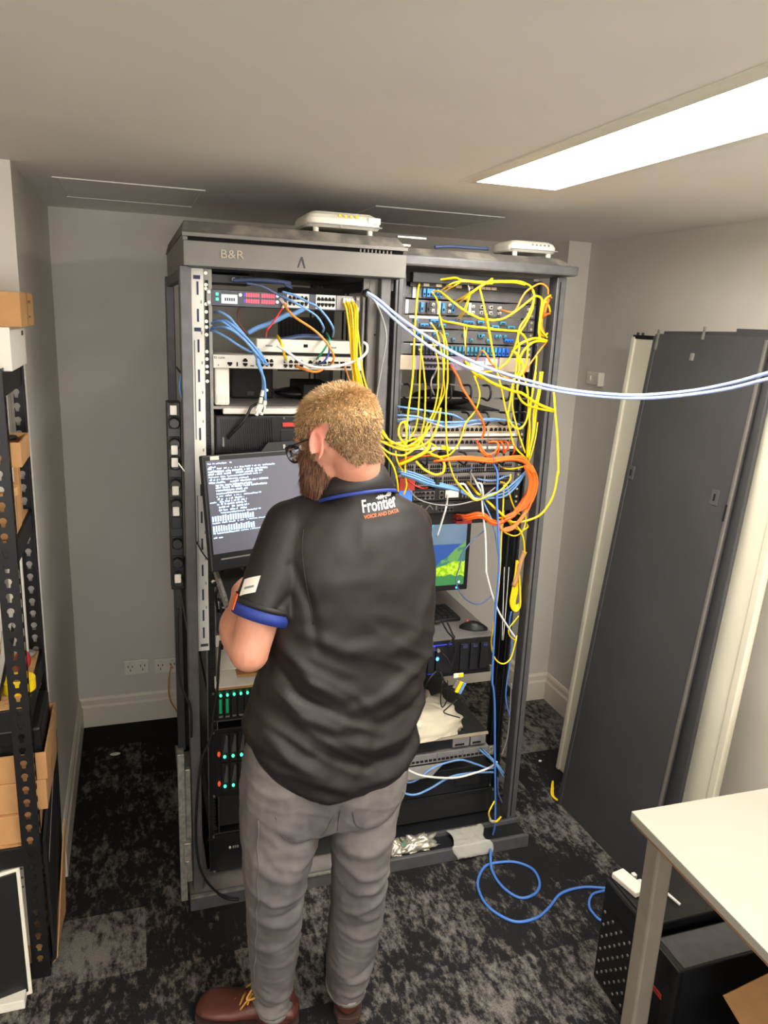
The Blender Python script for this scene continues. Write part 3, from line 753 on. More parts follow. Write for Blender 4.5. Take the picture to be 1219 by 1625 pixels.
# ---------------- right rack
RX0, RX1 = .790, 1.210
def rz(ya, yb): return zp(640, yb, YR), zp(640, ya, YR)
def adapter(parent, x, z, w=.010, h=.022, m='blue_adapter', Y=YR-.006, name='adapter'):
    a = MB().box(x-w/2, x+w/2, Y-.006, Y+.008, z-h/2, z+h/2).build(name, m, parent, bevel=.001)
    MB().box(x-w*.28, x+w*.28, Y-.0068, Y-.0055, z-h*.32, z-h*.05).build('hole', 'dark_hole', a)
    return a
def scx(cx): return xp(620+cx/7.62, 490, YR)     # world x of a column read in the upper crop
def scx2(cx): return xp(760+cx/7.62, 490, YR)
# cable tray at the top
z0, z1 = rz(446, 452)
t = thing('cable_bar', (1.0, 2.2, z0), 'topmost slotted dark bar with white tags in right rack', 'cable bar')
MB().box(.80, 1.205, 2.235, 2.27, z0-.004, z1).build('bar', 'rack_dark', t, bevel=.001)
for cx in (390, 540, 660, 780, 920, 1060, 1130, 1200): MB().box(scx(cx)-.008, scx(cx)+.010, 2.232, 2.236, z0-.001, z1-.004).build('tag', 'beige_metal', t)
labels = ['uppermost dark fibre panel with blue adapters grouped on the left', 'second dark fibre panel with scattered blue and white adapters', 'third fibre panel with white strip and staggered light blue adapters', 'fourth fibre panel with sparse small blue adapters', 'fifth fibre panel filled with a dense row of upright blue adapters']
spans = [(453, 472), (474.5, 497), (499.5, 519), (521, 542), (544, 561.5)]
FP = []
for i, ((a, b_), lb) in enumerate(zip(spans, labels)):
    z0, z1 = rz(a, b_)
    t = device('fibre_patch_panel', lb+' in right rack', 'fibre patch panel', RX0, RX1, z0, z1, YR, .18, 'rack_steel', .022, 'rack_steel')
    FP.append((t, z0, z1))
t, z0, z1 = FP[0]; zc = (z0+z1)/2
for cx in (385, 430, 462, 495, 545, 585): adapter(t, scx(cx), zc, .0085, .024)
MB().box(scx(250), scx(285), YR-.006, YR-.003, z0, z1).build('label', 'label_white', t)
t, z0, z1 = FP[1]; zc = (z0+z1)/2
for cx in (365, 440, 625, 740): adapter(t, scx(cx), zc, .009, .028, 'blue_adapter' if cx != 440 else 'navy_plastic')
MB().box(scx(170), scx(205), YR-.006, YR-.003, z0, z1).build('label', 'label_white', t); MB().box(scx(560), scx(595), YR-.006, YR-.001, z0+.001, z1-.001).build('label', 'label_white', t)
MB().box(scx(935), scx(965), YR-.006, YR-.001, z0+.004, z1-.002).build('label', 'label_white', t)
for cx in (500, 700, 985, 1085, 1200): 
    for dz in (-.009, .009): adapter(t, scx(cx), zc+dz, .009, .009, 'white_device', name='adapter')
for cx in (20, 130, 240, 600):
    for dz in (-.008, .008): adapter(t, scx2(cx), zc+dz, .009, .009, 'white_device')
t, z0, z1 = FP[2]; zc = (z0+z1)/2
MB().box(scx(225), scx(580), YR-.004, YR-.001, z1-.008, z1-.001).build('label_strip', 'label_white', t)
for cx in (300, 500, 550, 720, 760, 900, 940, 980): adapter(t, scx(cx), zc+.004, .014, .009, 'blue_adapter' if cx not in (720, 760) else 'blue_bright')
for cx in (380, 430, 600, 640, 1100): adapter(t, scx(cx), zc-.009, .014, .009, 'teal_adapter' if cx > 500 else 'blue_adapter')
for cx in (20, 290): adapter(t, scx2(cx), zc+.006, .022, .009, 'teal_adapter')
for cx in (200, 395): adapter(t, scx2(cx), zc-.006, .026, .009, 'teal_adapter')
t, z0, z1 = FP[3]; zc = (z0+z1)/2
MB().box(scx(280), scx(580), YR-.004, YR-.001, z1-.007, z1-.001).build('label_strip', 'label_white', t)
for cx in (340, 370, 540, 680, 900, 1090): adapter(t, scx(cx), zc+.006, .012, .009, 'teal_adapter' if cx > 600 else 'blue_adapter')
for cx in (430, 470, 770, 990, 1190): adapter(t, scx(cx), zc-.008, .010, .009, 'teal_adapter' if cx > 600 else 'blue_adapter')
for cx in (25, 60, 225, 265, 330): adapter(t, scx2(cx), zc+.006, .008, .011, 'teal_adapter')
for cx in (345, 380, 415): adapter(t, scx2(cx), zc-.006, .010, .010, 'blue_bright')
t, z0, z1 = FP[4]; zc = (z0+z1)/2
MB().box(scx(255), scx(590), YR-.004, YR-.001, z1-.006, z1-.001).build('label_strip', 'label_white', t)
for k in range(24):
    x = scx(300)+k*(scx2(370)-scx(300))/23
    adapter(t, x, zc-.002, .0085, .026, 'blue_bright' if k > 20 else ('teal_adapter' if k > 6 else 'navy_plastic'))
# managed switch with lavender front
z0, z1 = rz(563, 586)
t = device('network_switch', 'lavender fronted switch with beige ears below the fibre panels', 'network switch', .792, 1.205, z0, z1, YR-.004, .3, 'lavender_device')
MB().box(.770, scx(330), YR-.008, YR-.004, z0, z1).build('mounting_ear', 'beige_metal', t); MB().box(scx2(285), 1.226, YR-.008, YR-.004, z0, z1).build('mounting_ear', 'beige_metal', t)
zc = (z0+z1)/2
ports(t, scx(435), scx(740), 8, (zc+.009, zc-.009), YR-.0055, .012, .011)
MB().box(scx(1000), scx(1165), YR-.007, YR-.003, z0+.002, zc+.008).build('label', 'label_white', t)
MB().box(scx2(120), scx2(260), YR-.007, YR-.003, zc-.002, zc+.016).build('label', 'label_white', t)
for k in range(3): MB().box(scx(820)+k*.014, scx(820)+.010+k*.014, YR-.006, YR-.003, zc-.010, zc+.010).build('sfp_slot', 'grey_device', t)
# cable managers with rings
def manager(y0, y1, lb, slots=True):
    z0, z1 = rz(y0, y1)
    t = thing('cable_manager', (1.0, 2.22, z0), lb, 'cable manager')
    MB().box(.768, 1.232, 2.246, 2.25, z1-.005, z1).build('bar', 'rack_steel', t); MB().box(.768, 1.232, 2.246, 2.25, z0, z0+.005).build('bar', 'rack_steel', t)
    n = 7
    for k in range(n):
        x = .80+k*(.40/(n-1))
        MB().tube(spline([(x, 2.246, z1-.003), (x, 2.20, z1-.001), (x, 2.185, (z0+z1)/2), (x, 2.20, z0+.001), (x, 2.246, z0+.003)], 4), .0035, 6).build('ring', 'rack_dark', t, smooth=True)
    return t
manager(608, 632, 'open cable manager with rings under the lavender switch')
manager(652, 672, 'cable manager carrying the upper blue cords in right rack')
# black round box visible between
tag(MB().ball((1.04, 2.52, 1.585), (.11, .10, .028), 20, 8).build('cable_reel', 'black_matte', smooth=True), 'flat round black box behind the upper cable rings', 'cable coil')
tag(MB().box(.80, 1.21, 2.40, 2.75, 1.55, 1.556).build('rack_shelf', 'rack_dark'), 'thin dark shelf under the round black box', 'rack shelf')
tag(MB().box(.98, 1.05, 2.6, 2.62, 1.62, 1.72).build('blank_plate', 'black_matte'), 'small black plate hanging behind the ring manager', 'plate')
# patch panels
def patch(y0, y1, lb, m, nport, strip=True, mport='dark_hole', rows=1):
    z0, z1 = rz(y0, y1)
    t = device('patch_bay', lb, 'patch panel', RX0, RX1, z0, z1, YR, .06, m, .02, 'rack_steel')
    zc = (z0+z1)/2; h = z1-z0
    for g in range(nport//6):
        gx = RX0+.012+g*(RX1-RX0-.02)/(nport//6)
        wd = (RX1-RX0-.02)/(nport//6)-.006
        for i in range(6):
            for r in range(rows):
                port(t, gx+(i+.5)*wd/6, zc+(.006 if strip else 0)+(r*(-.014) if rows > 1 else 0)+(.005 if rows > 1 else 0), YR-.001, wd/6*.72, .011, up=(r == 0), m=mport)
        if strip:
            MB().box(gx, gx+wd, YR-.003, YR+.001, z0+.002, z0+.010).build('label_strip', 'label_white', t)
            MB().box(gx, gx+wd, YR-.0025, YR+.001, z1-.006, z1-.001).build('label_strip', 'beige_metal', t)
    return t
patch(676, 694, 'upper patch panel with white strips under the blue cords', 'beige_metal', 24)
patch(696, 715, 'black socket patch panel whose right sockets hold orange plugs', 'grey_device', 24)
manager(716, 735, 'cable manager bedding the wide orange cord bundle')
patch(736, 751, 'upper grey switch beneath the orange bundle', 'grey_device', 48, False, rows=2)['category'] = 'network switch'
patch(753, 773, 'lower grey switch above the black routers', 'grey_device', 48, False, rows=2)['category'] = 'network switch'
for o in list(bpy.data.objects):
    if o.name.startswith('patch_bay') and o.get('category') == 'network switch': o.name = 'network_switch'
# red fronted module left
tag(MB().box(.792, .845, 2.225, 2.249, zp(640, 776, YR), zp(640, 757, YR)).build('module_plate', 'red_label', bevel=.001), 'red plate behind yellow cords at the left edge of right rack', 'module')
# black routers
z0, z1 = rz(777, 797)
t = device('network_router', 'upper black router with bright blue square beside the shoulder', 'network router', RX0, RX1, z0, z1, YR, .3, 'black_plastic', .02, 'rack_dark')
zc = (z0+z1)/2
MB().box(.800, .845, YR-.003, YR+.001, z0+.002, z1-.002).build('display', 'lcd_blue', t)
def s5(cx): return xp(620+cx/6.772, 790, YR)
for g in ((270, 350, 3), (395, 445, 2), (545, 560, 1)):
    for i in range(g[2]):
        x = s5(g[0]+(g[1]-g[0])*(i/(max(1, g[2]-1))))
        for dz, up in ((.007, True), (-.008, False)):
            MB().box(x-.0075, x+.0075, YR-.0015, YR+.001, zc+dz-.006, zc+dz+.006).build('port_frame', 'grey_device', t); port(t, x, zc+dz, YR-.0016, .0115, .009, up)
MB().box(s5(585), s5(725), YR-.003, YR+.001, zc-.010, zc+.014).build('label', 'label_white', t)
for cx in (765, 800, 830): MB().box(s5(cx), s5(cx+12), YR-.002, YR+.001, zc-.012, zc+.008).build('indicator_light', 'grey_device', t)
z0, z1 = rz(798, 817)
t = device('network_router', 'lower black router with a block of eight sockets', 'network router', RX0, RX1, z0, z1, YR, .3, 'black_plastic', .02, 'rack_dark')
zc = (z0+z1)/2
for i in range(4):
    for dz, up in ((.007, True), (-.008, False)):
        x = s5(535+i*42)
        MB().box(x-.007, x+.007, YR-.0015, YR+.001, zc+dz-.006, zc+dz+.006).build('port_frame', 'rack_steel', t); port(t, x, zc+dz, YR-.0016, .0105, .009, up)
for cx in (330, 490): MB().box(s5(cx), s5(cx+12), YR-.002, YR+.001, zc-.008, zc+.010).build('indicator_light', 'grey_device', t)
MB().tube(spline([(s5(380), YR-.002, zc-.006), (s5(420), YR-.003, zc+.008), (s5(460), YR-.002, zc-.006)], 6), .002, 6).build('arc_mark', 'grey_device', t)
z0, z1 = rz(819, 838)
t = device('fibre_patch_panel', 'lowest black fibre panel where the orange plugs sit side by side', 'fibre patch panel', RX0, RX1-.02, z0, z1, YR+.02, .25, 'black_matte')
def s6(cx): return xp(720+cx/6.772, 820, YR)
for i in range(9):
    for r in (0, 1): MB().box(s6(30+i*18)-.0035, s6(30+i*18)+.0035, YR-.012, YR+.022, z0+.008+r*.016, z0+.018+r*.016).build('plug', 'red_label', t)

# monitor on the shelf
zm0, zm1 = .90, 1.185
my = 2.40
t = thing('computer_monitor', (1.0, 2.47, .80), 'black monitor showing a green mountain lake picture', 'computer monitor')
MB().box(.775, 1.135, my, my+.03, zm0, zm1).build('bezel', 'black_plastic', t, bevel=.003)
# wallpaper
m = bpy.data.materials.new('wallpaper'); m.use_nodes = True; M['wallpaper'] = m
nt = m.node_tree; N = nt.nodes; L = nt.links; bs = N['Principled BSDF']; tc = N.new('ShaderNodeTexCoord')
sp = N.new('ShaderNodeSeparateXYZ'); L.new(tc.outputs['Object'], sp.inputs[0])
def mt(op, a, b=0):
    q = N.new('ShaderNodeMath'); q.operation = op
    for i, s in enumerate((a, b)):
        if isinstance(s, (int, float)): q.inputs[i].default_value = s
        else: L.new(s, q.inputs[i])
    return q.outputs[0]
no = N.new('ShaderNodeTexNoise'); no.inputs['Scale'].default_value = 14; no.inputs['Detail'].default_value = 5; L.new(tc.outputs['Object'], no.inputs[0])
no2 = N.new('ShaderNodeTexNoise'); no2.inputs['Scale'].default_value = 60; no2.inputs['Detail'].default_value = 4; L.new(tc.outputs['Object'], no2.inputs[0])
X, Z = sp.outputs[0], sp.outputs[2]
nz_ = mt('MULTIPLY', mt('SUBTRACT', no.outputs['Fac'], .5), .06)
def step(a): 
    r = N.new('ShaderNodeMapRange'); r.inputs[1].default_value = -.002; r.inputs[2].default_value = .002; L.new(a, r.inputs[0]); return r.outputs[0]
def mixc(f, a, b_):
    q = N.new('ShaderNodeMix'); q.data_type = 'RGBA'; L.new(f, q.inputs[0])
    for i, s in ((6, a), (7, b_)):
        if isinstance(s, tuple): q.inputs[i].default_value = (lin(s[0]), lin(s[1]), lin(s[2]), 1)
        else: L.new(s, q.inputs[i])
    return q.outputs[2]
WX, WZ = .87, .93    # local frame set below: picture centre x, bottom z
col = mixc(step(mt('SUBTRACT', mt('ADD', Z, mt('MULTIPLY', X, .5)), .262+.04)), (100, 128, 160), (90, 190, 240))      # sky, top left in view when reversed
mtn = mixc(no.outputs['Fac'], (84, 112, 140), (128, 150, 168))
sky = mixc(step(mt('SUBTRACT', mt('SUBTRACT', Z, mt('MULTIPLY', X, 2)), .15)), mtn, (84, 190, 240))
lake = mixc(step(mt('SUBTRACT', Z, .155)), (52, 90, 160), sky)
hill = mixc(step(mt('SUBTRACT', mt('ADD', mt('MULTIPLY', X, .72), mt('ADD', .048, nz_)), Z)), lake, (120, 168, 110))
h2 = mixc(step(mt('SUBTRACT', no.outputs['Fac'], .5)), (70, 130, 110), (110, 165, 90))
hill = mixc(step(mt('SUBTRACT', mt('ADD', mt('MULTIPLY', X, .72), mt('ADD', .040, nz_)), Z)), lake, h2)
gr_ = mixc(step(mt('SUBTRACT', no2.outputs['Fac'], .5)), (150, 205, 30), (205, 235, 60))
hill = mixc(step(mt('SUBTRACT', mt('ADD', mt('MULTIPLY', X, .25), mt('ADD', .055, nz_)), Z)), hill, gr_)
hill = mixc(step(mt('SUBTRACT', mt('ADD', mt('MULTIPLY', X, -.1), mt('ADD', .045, nz_)), Z)), hill, (70, 140, 80))
bs.inputs['Base Color'].default_value = (0, 0, 0, 1); L.new(hill, bs.inputs['Emission Color']); bs.inputs['Emission Strength'].default_value = .9
bs.inputs['Roughness'].default_value = .3
o = MB().box(.788, 1.118, my-.002, my+.001, zm0+.022, zm1-.012).build('picture', 'wallpaper', t)
# picture coordinates: origin near the lower middle of the visible part
for v_ in o.data.vertices: v_.co -= V((.95, 0, zm0+.022))
o.location = o.location+V((.95, 0, zm0+.022))
MB().ball((1.092, my-.001, zm0+.010), (.004, .003, .004), 8, 6).build('indicator_light', 'led_blue', t)
MB().ball((1.100, my-.002, zm0+.032), (.004, .002, .004), 8, 6).build('screen_icon', 'led_white', t)
MB().box(.94, 1.02, my+.01, my+.06, .80, zm0+.05).build('stand_neck', 'black_plastic', t, bevel=.004)
MB().box(.86, 1.03, my-.03, my+.14, .786, .80).build('stand_foot', 'black_plastic', t, bevel=.005)
# 4U server under it
z1, z0 = .776, .645
t = thing('rack_server', (1.0, 2.5, z0), 'black server with blue lit control panel and upright drive bays', 'server')
MB().box(.785, 1.185, YR, YR+.55, z0, z1).build('chassis', 'black_plastic', t, bevel=.002)
MB().box(.785, 1.185, YR+.002, YR+.55, z1, z1+.004).build('lid', 'grey_device', t)
for i in range(9):
    if i in (4, 5): continue
    x = .812+i*.0405 if i < 4 else .822+i*.0385
    bay = MB().box(x, x+.030, YR-.010, YR+.001, z0+.014, z1-.016).build('drive_bay', 'rack_dark', t, bevel=.002)
    MB().box(x+.006, x+.024, YR-.014, YR-.009, z1-.030, z1-.020).build('latch', 'print_navy', bay)
MB().box(.935, 1.02, YR-.008, YR+.001, z0+.012, z1-.014).build('control_panel', 'led_deep_blue', t)
MB().box(.957, 1.02, YR-.010, YR-.007, z0+.012, z1-.014).build('panel_cover', 'rack_dark', t)
MB().ball((.966, YR-.012, .715), (.006, .004, .007), 10, 8).build('indicator_light', 'led_blue', t)
MB().cyl((.966, YR-.02, .748), (.966, YR-.008, .748), .006, 10).build('knob', 'grey_device', t)
for x in (.795, 1.178):
    MB().box(x-.006, x+.006, YR-.016, YR, z0+.002, z0+.022).build('handle', 'galvanised', t, bevel=.002)
t = thing('paper_sheet', (.9, 2.3, .781), 'white printed sheet with small blue triangle on the server lid', 'paper')
MB().hexa([(.80, 2.256, .7805), (.925, 2.253, .7805), (.905, 2.37, .7805), (.80, 2.37, .7805)], [(.80, 2.256, .7815), (.925, 2.253, .7815), (.905, 2.37, .7815), (.80, 2.37, .7815)]).build('sheet', 'paper', t)
MB().prism([(.893, 2.29), (.908, 2.29), (.900, 2.305)], .7814, .782, 'z').build('mark', 'blue_cord', t)
t = thing('computer_keyboard', (1.0, 2.42, .781), 'black computer keyboard lying in front of the monitor', 'keyboard')
TK = Matrix.Translation((.93, 2.385, .782)) @ Matrix.Rotation(math.radians(2), 4, 'Z')
MB(TK).box(-.22, .185, 0, .135, 0, .014).build('base', 'black_plastic', t, bevel=.003)
for i in range(18):
    for j in range(5):
        if j == 0 and 5 < i < 10: continue
        MB(TK).box(-.215+i*.022, -.215+i*.022+.0185, .008+j*.0245, .008+j*.0245+.0205, .014, .0195).build('key', 'black_matte', t)
t = thing('mouse', (1.12, 2.32, .781), 'black computer mouse on the grey server lid', 'mouse')
b = MB(); b.loft([((1.085+.0155*k, 2.335-.0065*k, .781), V((.006, .014, 0))*(.02+math.sin(pi*(k+.6)/7.2))*1.55, V((0, 0, .030))*(.02+math.sin(pi*(k+.6)/7.2))) for k in range(7)], 16)
b.build('body', 'black_plastic', t, smooth=True)
MB().ball((1.112, 2.326, .808), (.007, .004, .004), 8, 6).build('wheel', 'red_label', t)
# 1U servers, patch panel, batteries in the bottom of right rack
t = thing('rack_server', (1.0, 2.5, .345), 'slim silver edged server with the plastic bag lying on it', 'server')
MB().box(.785, 1.19, YR+.004, YR+.55, .352, .397).build('chassis', 'rack_dark', t, bevel=.001)
MB().box(.785, 1.19, YR-.004, YR+.004, .390, .398).build('front_edge', 'beige_metal', t)
for a, b_ in ((.80, .875), (.90, .985), (1.05, 1.115), (1.12, 1.18)):
    bay = MB().box(a, b_, YR-.006, YR+.004, .355, .388).build('drive_bay', 'grey_device' if b_ != .985 else 'black_plastic', t, bevel=.001)
    MB().box(a+.008, b_-.02, YR-.0075, YR-.005, .361, .368).build('slot', 'dark_hole', bay)
t = device('patch_bay', 'silver patch panel low in right rack with two blue cords', 'patch panel', .785, 1.195, .305, .343, YR-.006, .06, 'silver', .02, 'galvanised')
for i in range(24): MB().box(.795+i*.0165, .807+i*.0165, YR-.008, YR-.005, .313, .321).build('port', 'dark_hole', t)
for k in range(5): MB().box(.79+k*.1, .794+k*.1, YR-.009, YR-.005, .306, .342).build('divider', 'grey_device', t)
tag(MB().hexa([(.80, 2.19, .285), (.95, 2.19, .285), (1.02, 2.24, .30), (.80, 2.24, .30)], [(.80, 2.19, .288), (.95, 2.19, .288), (1.02, 2.24, .303), (.80, 2.24, .303)]).build('metal_lip', 'silver'), 'bent silver metal lip under the low patch panel', 'metal plate')
t = device('battery_unit', 'upper black battery unit with blue lettering in right rack', 'battery backup', .785, 1.21, .165, .262, YR, .6, 'black_plastic', .01)
MB().box(1.07, 1.17, YR-.003, YR+.001, .19, .245).build('display_panel', 'dark_hole', t)
MB().box(1.095, 1.155, YR-.0045, YR-.002, .232, .241).build('display_text', 'lcd_blue', t)
for i in range(4): MB().box(.80+i*.010, .808+i*.010, YR-.0015, YR+.001, .183, .193).build('printed_mark', 'white_cord', t)
t = device('battery_unit', 'lower plain black battery unit at the foot of right rack', 'battery backup', .785, 1.225, .062, .16, YR, .6, 'black_matte', .01)
MB().box(.785, 1.225, YR-.004, YR+.001, .150, .158).build('top_trim', 'rack_dark', t)
t = thing('floor_tray', (1.0, 2.12, .0), 'low black front tray under right rack holding small parcels', 'tray')
b = MB(); b.box(.745, 1.31, 2.11, 2.195, .03, .036); b.build('tray', 'rack_dark', t)
MB().box(.745, 1.31, 2.095, 2.11, 0, .050).build('front_lip', 'rack_steel', t, bevel=.003)
# rear monitor like black items behind bottom left are hidden; add rear shelf for the server area
tag(MB().box(.80, 1.20, 2.27, 2.75, .628, .636).build('rack_shelf', 'rack_dark', bevel=.001), 'dark shelf carrying the blue lit server', 'rack shelf')

# plastic bags and small parcels
def crumple(name, c, r, amp, m, lb, cat='plastic bag', seed=0, flat=.5, n=40, rot=0):
    b = MB(); R_ = Matrix.Rotation(rot, 3, 'Z')
    rings = []
    c = V(c)
    vs = []; fs = []
    for i in range(n//2+1):
        t_ = -pi/2+pi*i/(n//2)
        for k in range(n):
            a = 2*pi*k/n
            d = V((math.cos(t_)*math.cos(a), math.cos(t_)*math.sin(a), math.sin(t_)))
            q = V((math.copysign(abs(d.x)**.7, d.x), math.copysign(abs(d.y)**.7, d.y), d.z))
            f = 1+amp*(abs(noise.noise(d*2.2+V((seed, 0, 0))))*1.6-.4)+amp*.5*abs(noise.noise(d*6+V((0, seed, 0))))+amp*.25*noise.noise(d*15)
            p = R_ @ V((q.x*r[0]*f, q.y*r[1]*f, q.z*r[2]*f))
            if p.z < 0: p.z *= flat*.2
            vs.append(c+p)
    for i in range(n//2):
        for k in range(n): fs.append((i*n+k, i*n+(k+1) % n, (i+1)*n+(k+1) % n, (i+1)*n+k))
    b.add(vs, fs)
    o = b.build(name, m, smooth=True)
    tag(o, lb, cat); return o
crumple('plastic_bag', (.96, 2.35, .403), (.150, .115, .085), .26, 'milky_plastic', 'large crumpled milky plastic bag on the slim server', seed=3, rot=.15)
tag(sheet('paper_sheet', [(.87, 2.245, .3995), (1.03, 2.25, .3995), (1.06, 2.30, .3995), (.87, 2.30, .3995)], .002, 'paper'), 'white envelope edge showing under the plastic bag', 'paper')
crumple('plastic_bag', (.90, 2.16, .04), (.065, .03, .03), .45, 'foil', 'shiny silver parcel in the low front tray, middle one', seed=8)
crumple('plastic_bag', (.815, 2.15, .04), (.03, .024, .032), .5, 'foil', 'small silver and green parcel in the low front tray beside the leg', seed=12)
crumple('wrapper', (.785, 2.145, .04), (.012, .015, .022), .8, 'green_cord', 'scrap of green wrapper at the left of the low tray', 'wrapper', seed=15)
crumple('wrapper', (.845, 2.155, .04), (.010, .012, .02), .8, 'green_cord', 'scrap of green wrapper between the silver parcels', 'wrapper', seed=16)
bg = thing('plastic_bag', (1.08, 2.12, .03), 'flat clear plastic bag draped over the edge of low front tray', 'plastic bag')
b = MB(); G = 18
def bagpt(i, j):
    u, v = i/G, j/G
    x = 1.02+u*.135+.012*math.sin(7*v+2*u)+.01*noise.noise(V((u*3, v*3, 5)))
    s = v*.16; y = 2.19-min(s, .10); z = .055-max(0, s-.10)*.75+.010*abs(noise.noise(V((u*6, v*6, 1))))+.004*noise.noise(V((u*18, v*18, 2)))
    if s > .085: y = 2.105-.018*math.sin((s-.085)/.075*1.2)
    return V((x, y-.003, z))
top = [[bagpt(i, j) for j in range(G+1)] for i in range(G+1)]
vs = [p for r in top for p in r]; vs2 = [p+V((0, .0035, -.003)) for p in vs]; n_ = G+1
fs = [(i*n_+j, i*n_+j+1, (i+1)*n_+j+1, (i+1)*n_+j) for i in range(G) for j in range(G)]
k_ = len(vs); fs2 = [tuple(a+k_ for a in reversed(f)) for f in fs]
sd = []
for j in range(G): sd += [(j, j+1, j+1+k_, j+k_), (G*n_+j+1, G*n_+j, G*n_+j+k_, G*n_+j+1+k_)]
for i in range(G): sd += [((i+1)*n_, i*n_, i*n_+k_, (i+1)*n_+k_), (i*n_+G, (i+1)*n_+G, (i+1)*n_+G+k_, i*n_+G+k_)]
b.add(vs+vs2, fs+fs2+sd); b.build('bag', 'clear_plastic', bg, smooth=True)

# routers on top of the racks
def access_point(cx, y, z, w, d, h, lb, rot=0):
    T = Matrix.Translation((cx, y, z)) @ Matrix.Rotation(rot, 4, 'Z')
    t = thing('wireless_router', (cx, y, z), lb, 'wireless router')
    b = MB(T)
    prof = [(.0, .96, .90), (.15, 1, 1), (.55, 1, 1), (.8, .93, .94), (1, .80, .80)]
    rings = []
    for f, sx, sy in prof:
        r = []
        for k in range(48):
            a = 2*pi*k/48; c_, s_ = math.cos(a), math.sin(a)
            r.append(V((math.copysign(abs(c_)**.28, c_)*w/2*sx, math.copysign(abs(s_)**.28, s_)*d/2*sy, .014+f*h)))
        rings.append(r)
    b.ring_loft(rings); b.build('body', 'white_plastic', t, smooth=False, bevel=.002)
    for sx in (-1, 1):
        for sy in (-1, 1): MB(T).cyl((sx*w*.36, sy*d*.38, 0), (sx*w*.36, sy*d*.38, .016), .008, 10).build('foot', 'white_plastic', t)
    MB(T).box(-w/2*.98, w/2*.98, -d/2-.0015, -d/2+.004, .020, .023).build('seam', 'print_grey', t)
    return t, T
t, T = access_point(.572, 2.25, 2.069, .215, .20, .042, 'larger white wireless router lying on the lid of left rack')
for k in range(4): MB(T).box(-.02+k*.016, -.012+k*.016, -.1025, -.0985, .042, .048).build('indicator_light', 'yellow_cord', t)
MB(T).box(.065, .10, -.102, -.098, .030, .046).build('label', 'label_white', t)
MB(T).cyl((-.012, -.103, .018), (-.012, -.099, .018), .004, 8).build('button', 'grey_device', t)
t, T = access_point(1.215, 2.33, 2.053, .165, .15, .034, 'smaller white wireless router lying on the lid of right rack')
for k in range(5): MB(T).box(-.01+k*.014, -.006+k*.014, -.0775, -.0735, .034, .039).build('indicator_light', 'print_grey', t)
tag(MB().box(.742, .83, 2.20, 2.215, 2.075, 2.080).build('metal_strip', 'galvanised'), 'loose metal strip lying between the two rack lids', 'metal strip')
# ================================================================ shelving on the left
def keyhole(cx, cz, k=1.0):
    pts = []
    for i in range(13):
        a = math.radians(-50+280*i/12); pts.append((cx+.0085*k*math.cos(a), cz+.0085*k*math.sin(a)))
    pts += [(cx-.0042*k, cz-.016*k), (cx+.0042*k, cz-.016*k)]
    return pts
SX0, SX1, SY0, SY1 = -1.15, -.285, 1.955, 2.335
sh = thing('shelving_unit', ((SX0+SX1)/2, (SY0+SY1)/2, 0), 'black slotted angle shelving unit with brown shelf boards at the left', 'shelving')
def slotted(x_edge, y, into, zt):      # one face across (keyhole plate) and one face running front to back
    loops = [rect(0, .045, 0, zt)]; z = .03
    while z < zt-.03: loops.append(keyhole(.022, z)); z += .0385
    vs, fs = filled(loops, .0018)
    b = MB(); b.add([(x_edge-.045+v.x if into < 0 else x_edge+v.x, y-v.z, v.y) for v in vs], fs)
    return b
for x, sg in ((SX1, -1), (SX0, 1)):
    for y, back in ((SY0, False), (SY1, True)):
        p = slotted(x, y, sg, 1.70).build('upright', 'shelf_black', sh)
        xx = x; yy0, yy1 = (y-.035, y) if back else (y, y+.035)
        loops = [rect(0, .035, 0, 1.70)]; z = .03
        while z < 1.67: loops.append([(.013, z), (.022, z), (.022, z-.014), (.013, z-.014)]); z += .0385
        vs, fs = filled(loops, .0018)
        MB().add([(x-v.z*sg, yy0+v.x, v.y) for v in vs], fs).build('side_flange', 'shelf_black', p)
for zt in (1.69, 1.275, .836, .430, .045):
    for y in (SY0+.002, SY1-.012):
        MB().box(SX0+.002, SX1-.003, y, y+.010, zt-.058, zt).build('beam', 'shelf_black', sh, bevel=.001)
    for x in (SX0+.002, SX1-.012):
        MB().box(x, x+.010, SY0+.012, SY1-.012, zt-.058, zt).build('side_beam', 'shelf_black', sh, bevel=.001)
    MB().box(SX0+.012, SX1-.013, SY0+.012, SY1-.014, zt-.010, zt+.002).build('shelf_board', 'chipboard', sh)
def cbox(name, x0, x1, y0, y1, z0, z1, lb, m='cardboard', cat='cardboard box', rot=0, tape=True, open_=False):
    cx, cy = (x0+x1)/2, (y0+y1)/2
    T = Matrix.Translation((cx, cy, z0)) @ Matrix.Rotation(rot, 4, 'Z'); hx, hy, h = (x1-x0)/2, (y1-y0)/2, z1-z0
    t = thing(name, (cx, cy, z0), lb, cat)
    if open_:
        b = MB(T); e = .004
        b.box(-hx, hx, -hy, hy, 0, e); b.box(-hx, hx, -hy, -hy+e, e, h); b.box(-hx, hx, hy-e, hy, e, h); b.box(-hx, -hx+e, -hy+e, hy-e, e, h); b.box(hx-e, hx, -hy+e, hy-e, e, h)
        b.build('body', m, t)
    else:
        MB(T).box(-hx, hx, -hy, hy, 0, h).build('body', m, t, bevel=.002)
        MB(T).box(-hx-.0006, hx+.0006, -.0012, .0012, h*.03, h+.0008).build('flap_seam', 'cardboard_dark', t)
    return t, T, (hx, hy, h)
Z1 = 1.692
t = thing('product_box', (-.33, 2.12, Z1), 'white carton with an orange corner standing on top of the shelving', 'carton')
MB().box(-.46, -.266, 1.985, 2.26, Z1, Z1+.10).build('body', 'label_white', t, bevel=.001)
MB().box(-.44, -.30, 1.983, 1.986, Z1+.002, Z1+.056).build('orange_print', 'amber_cord', t)
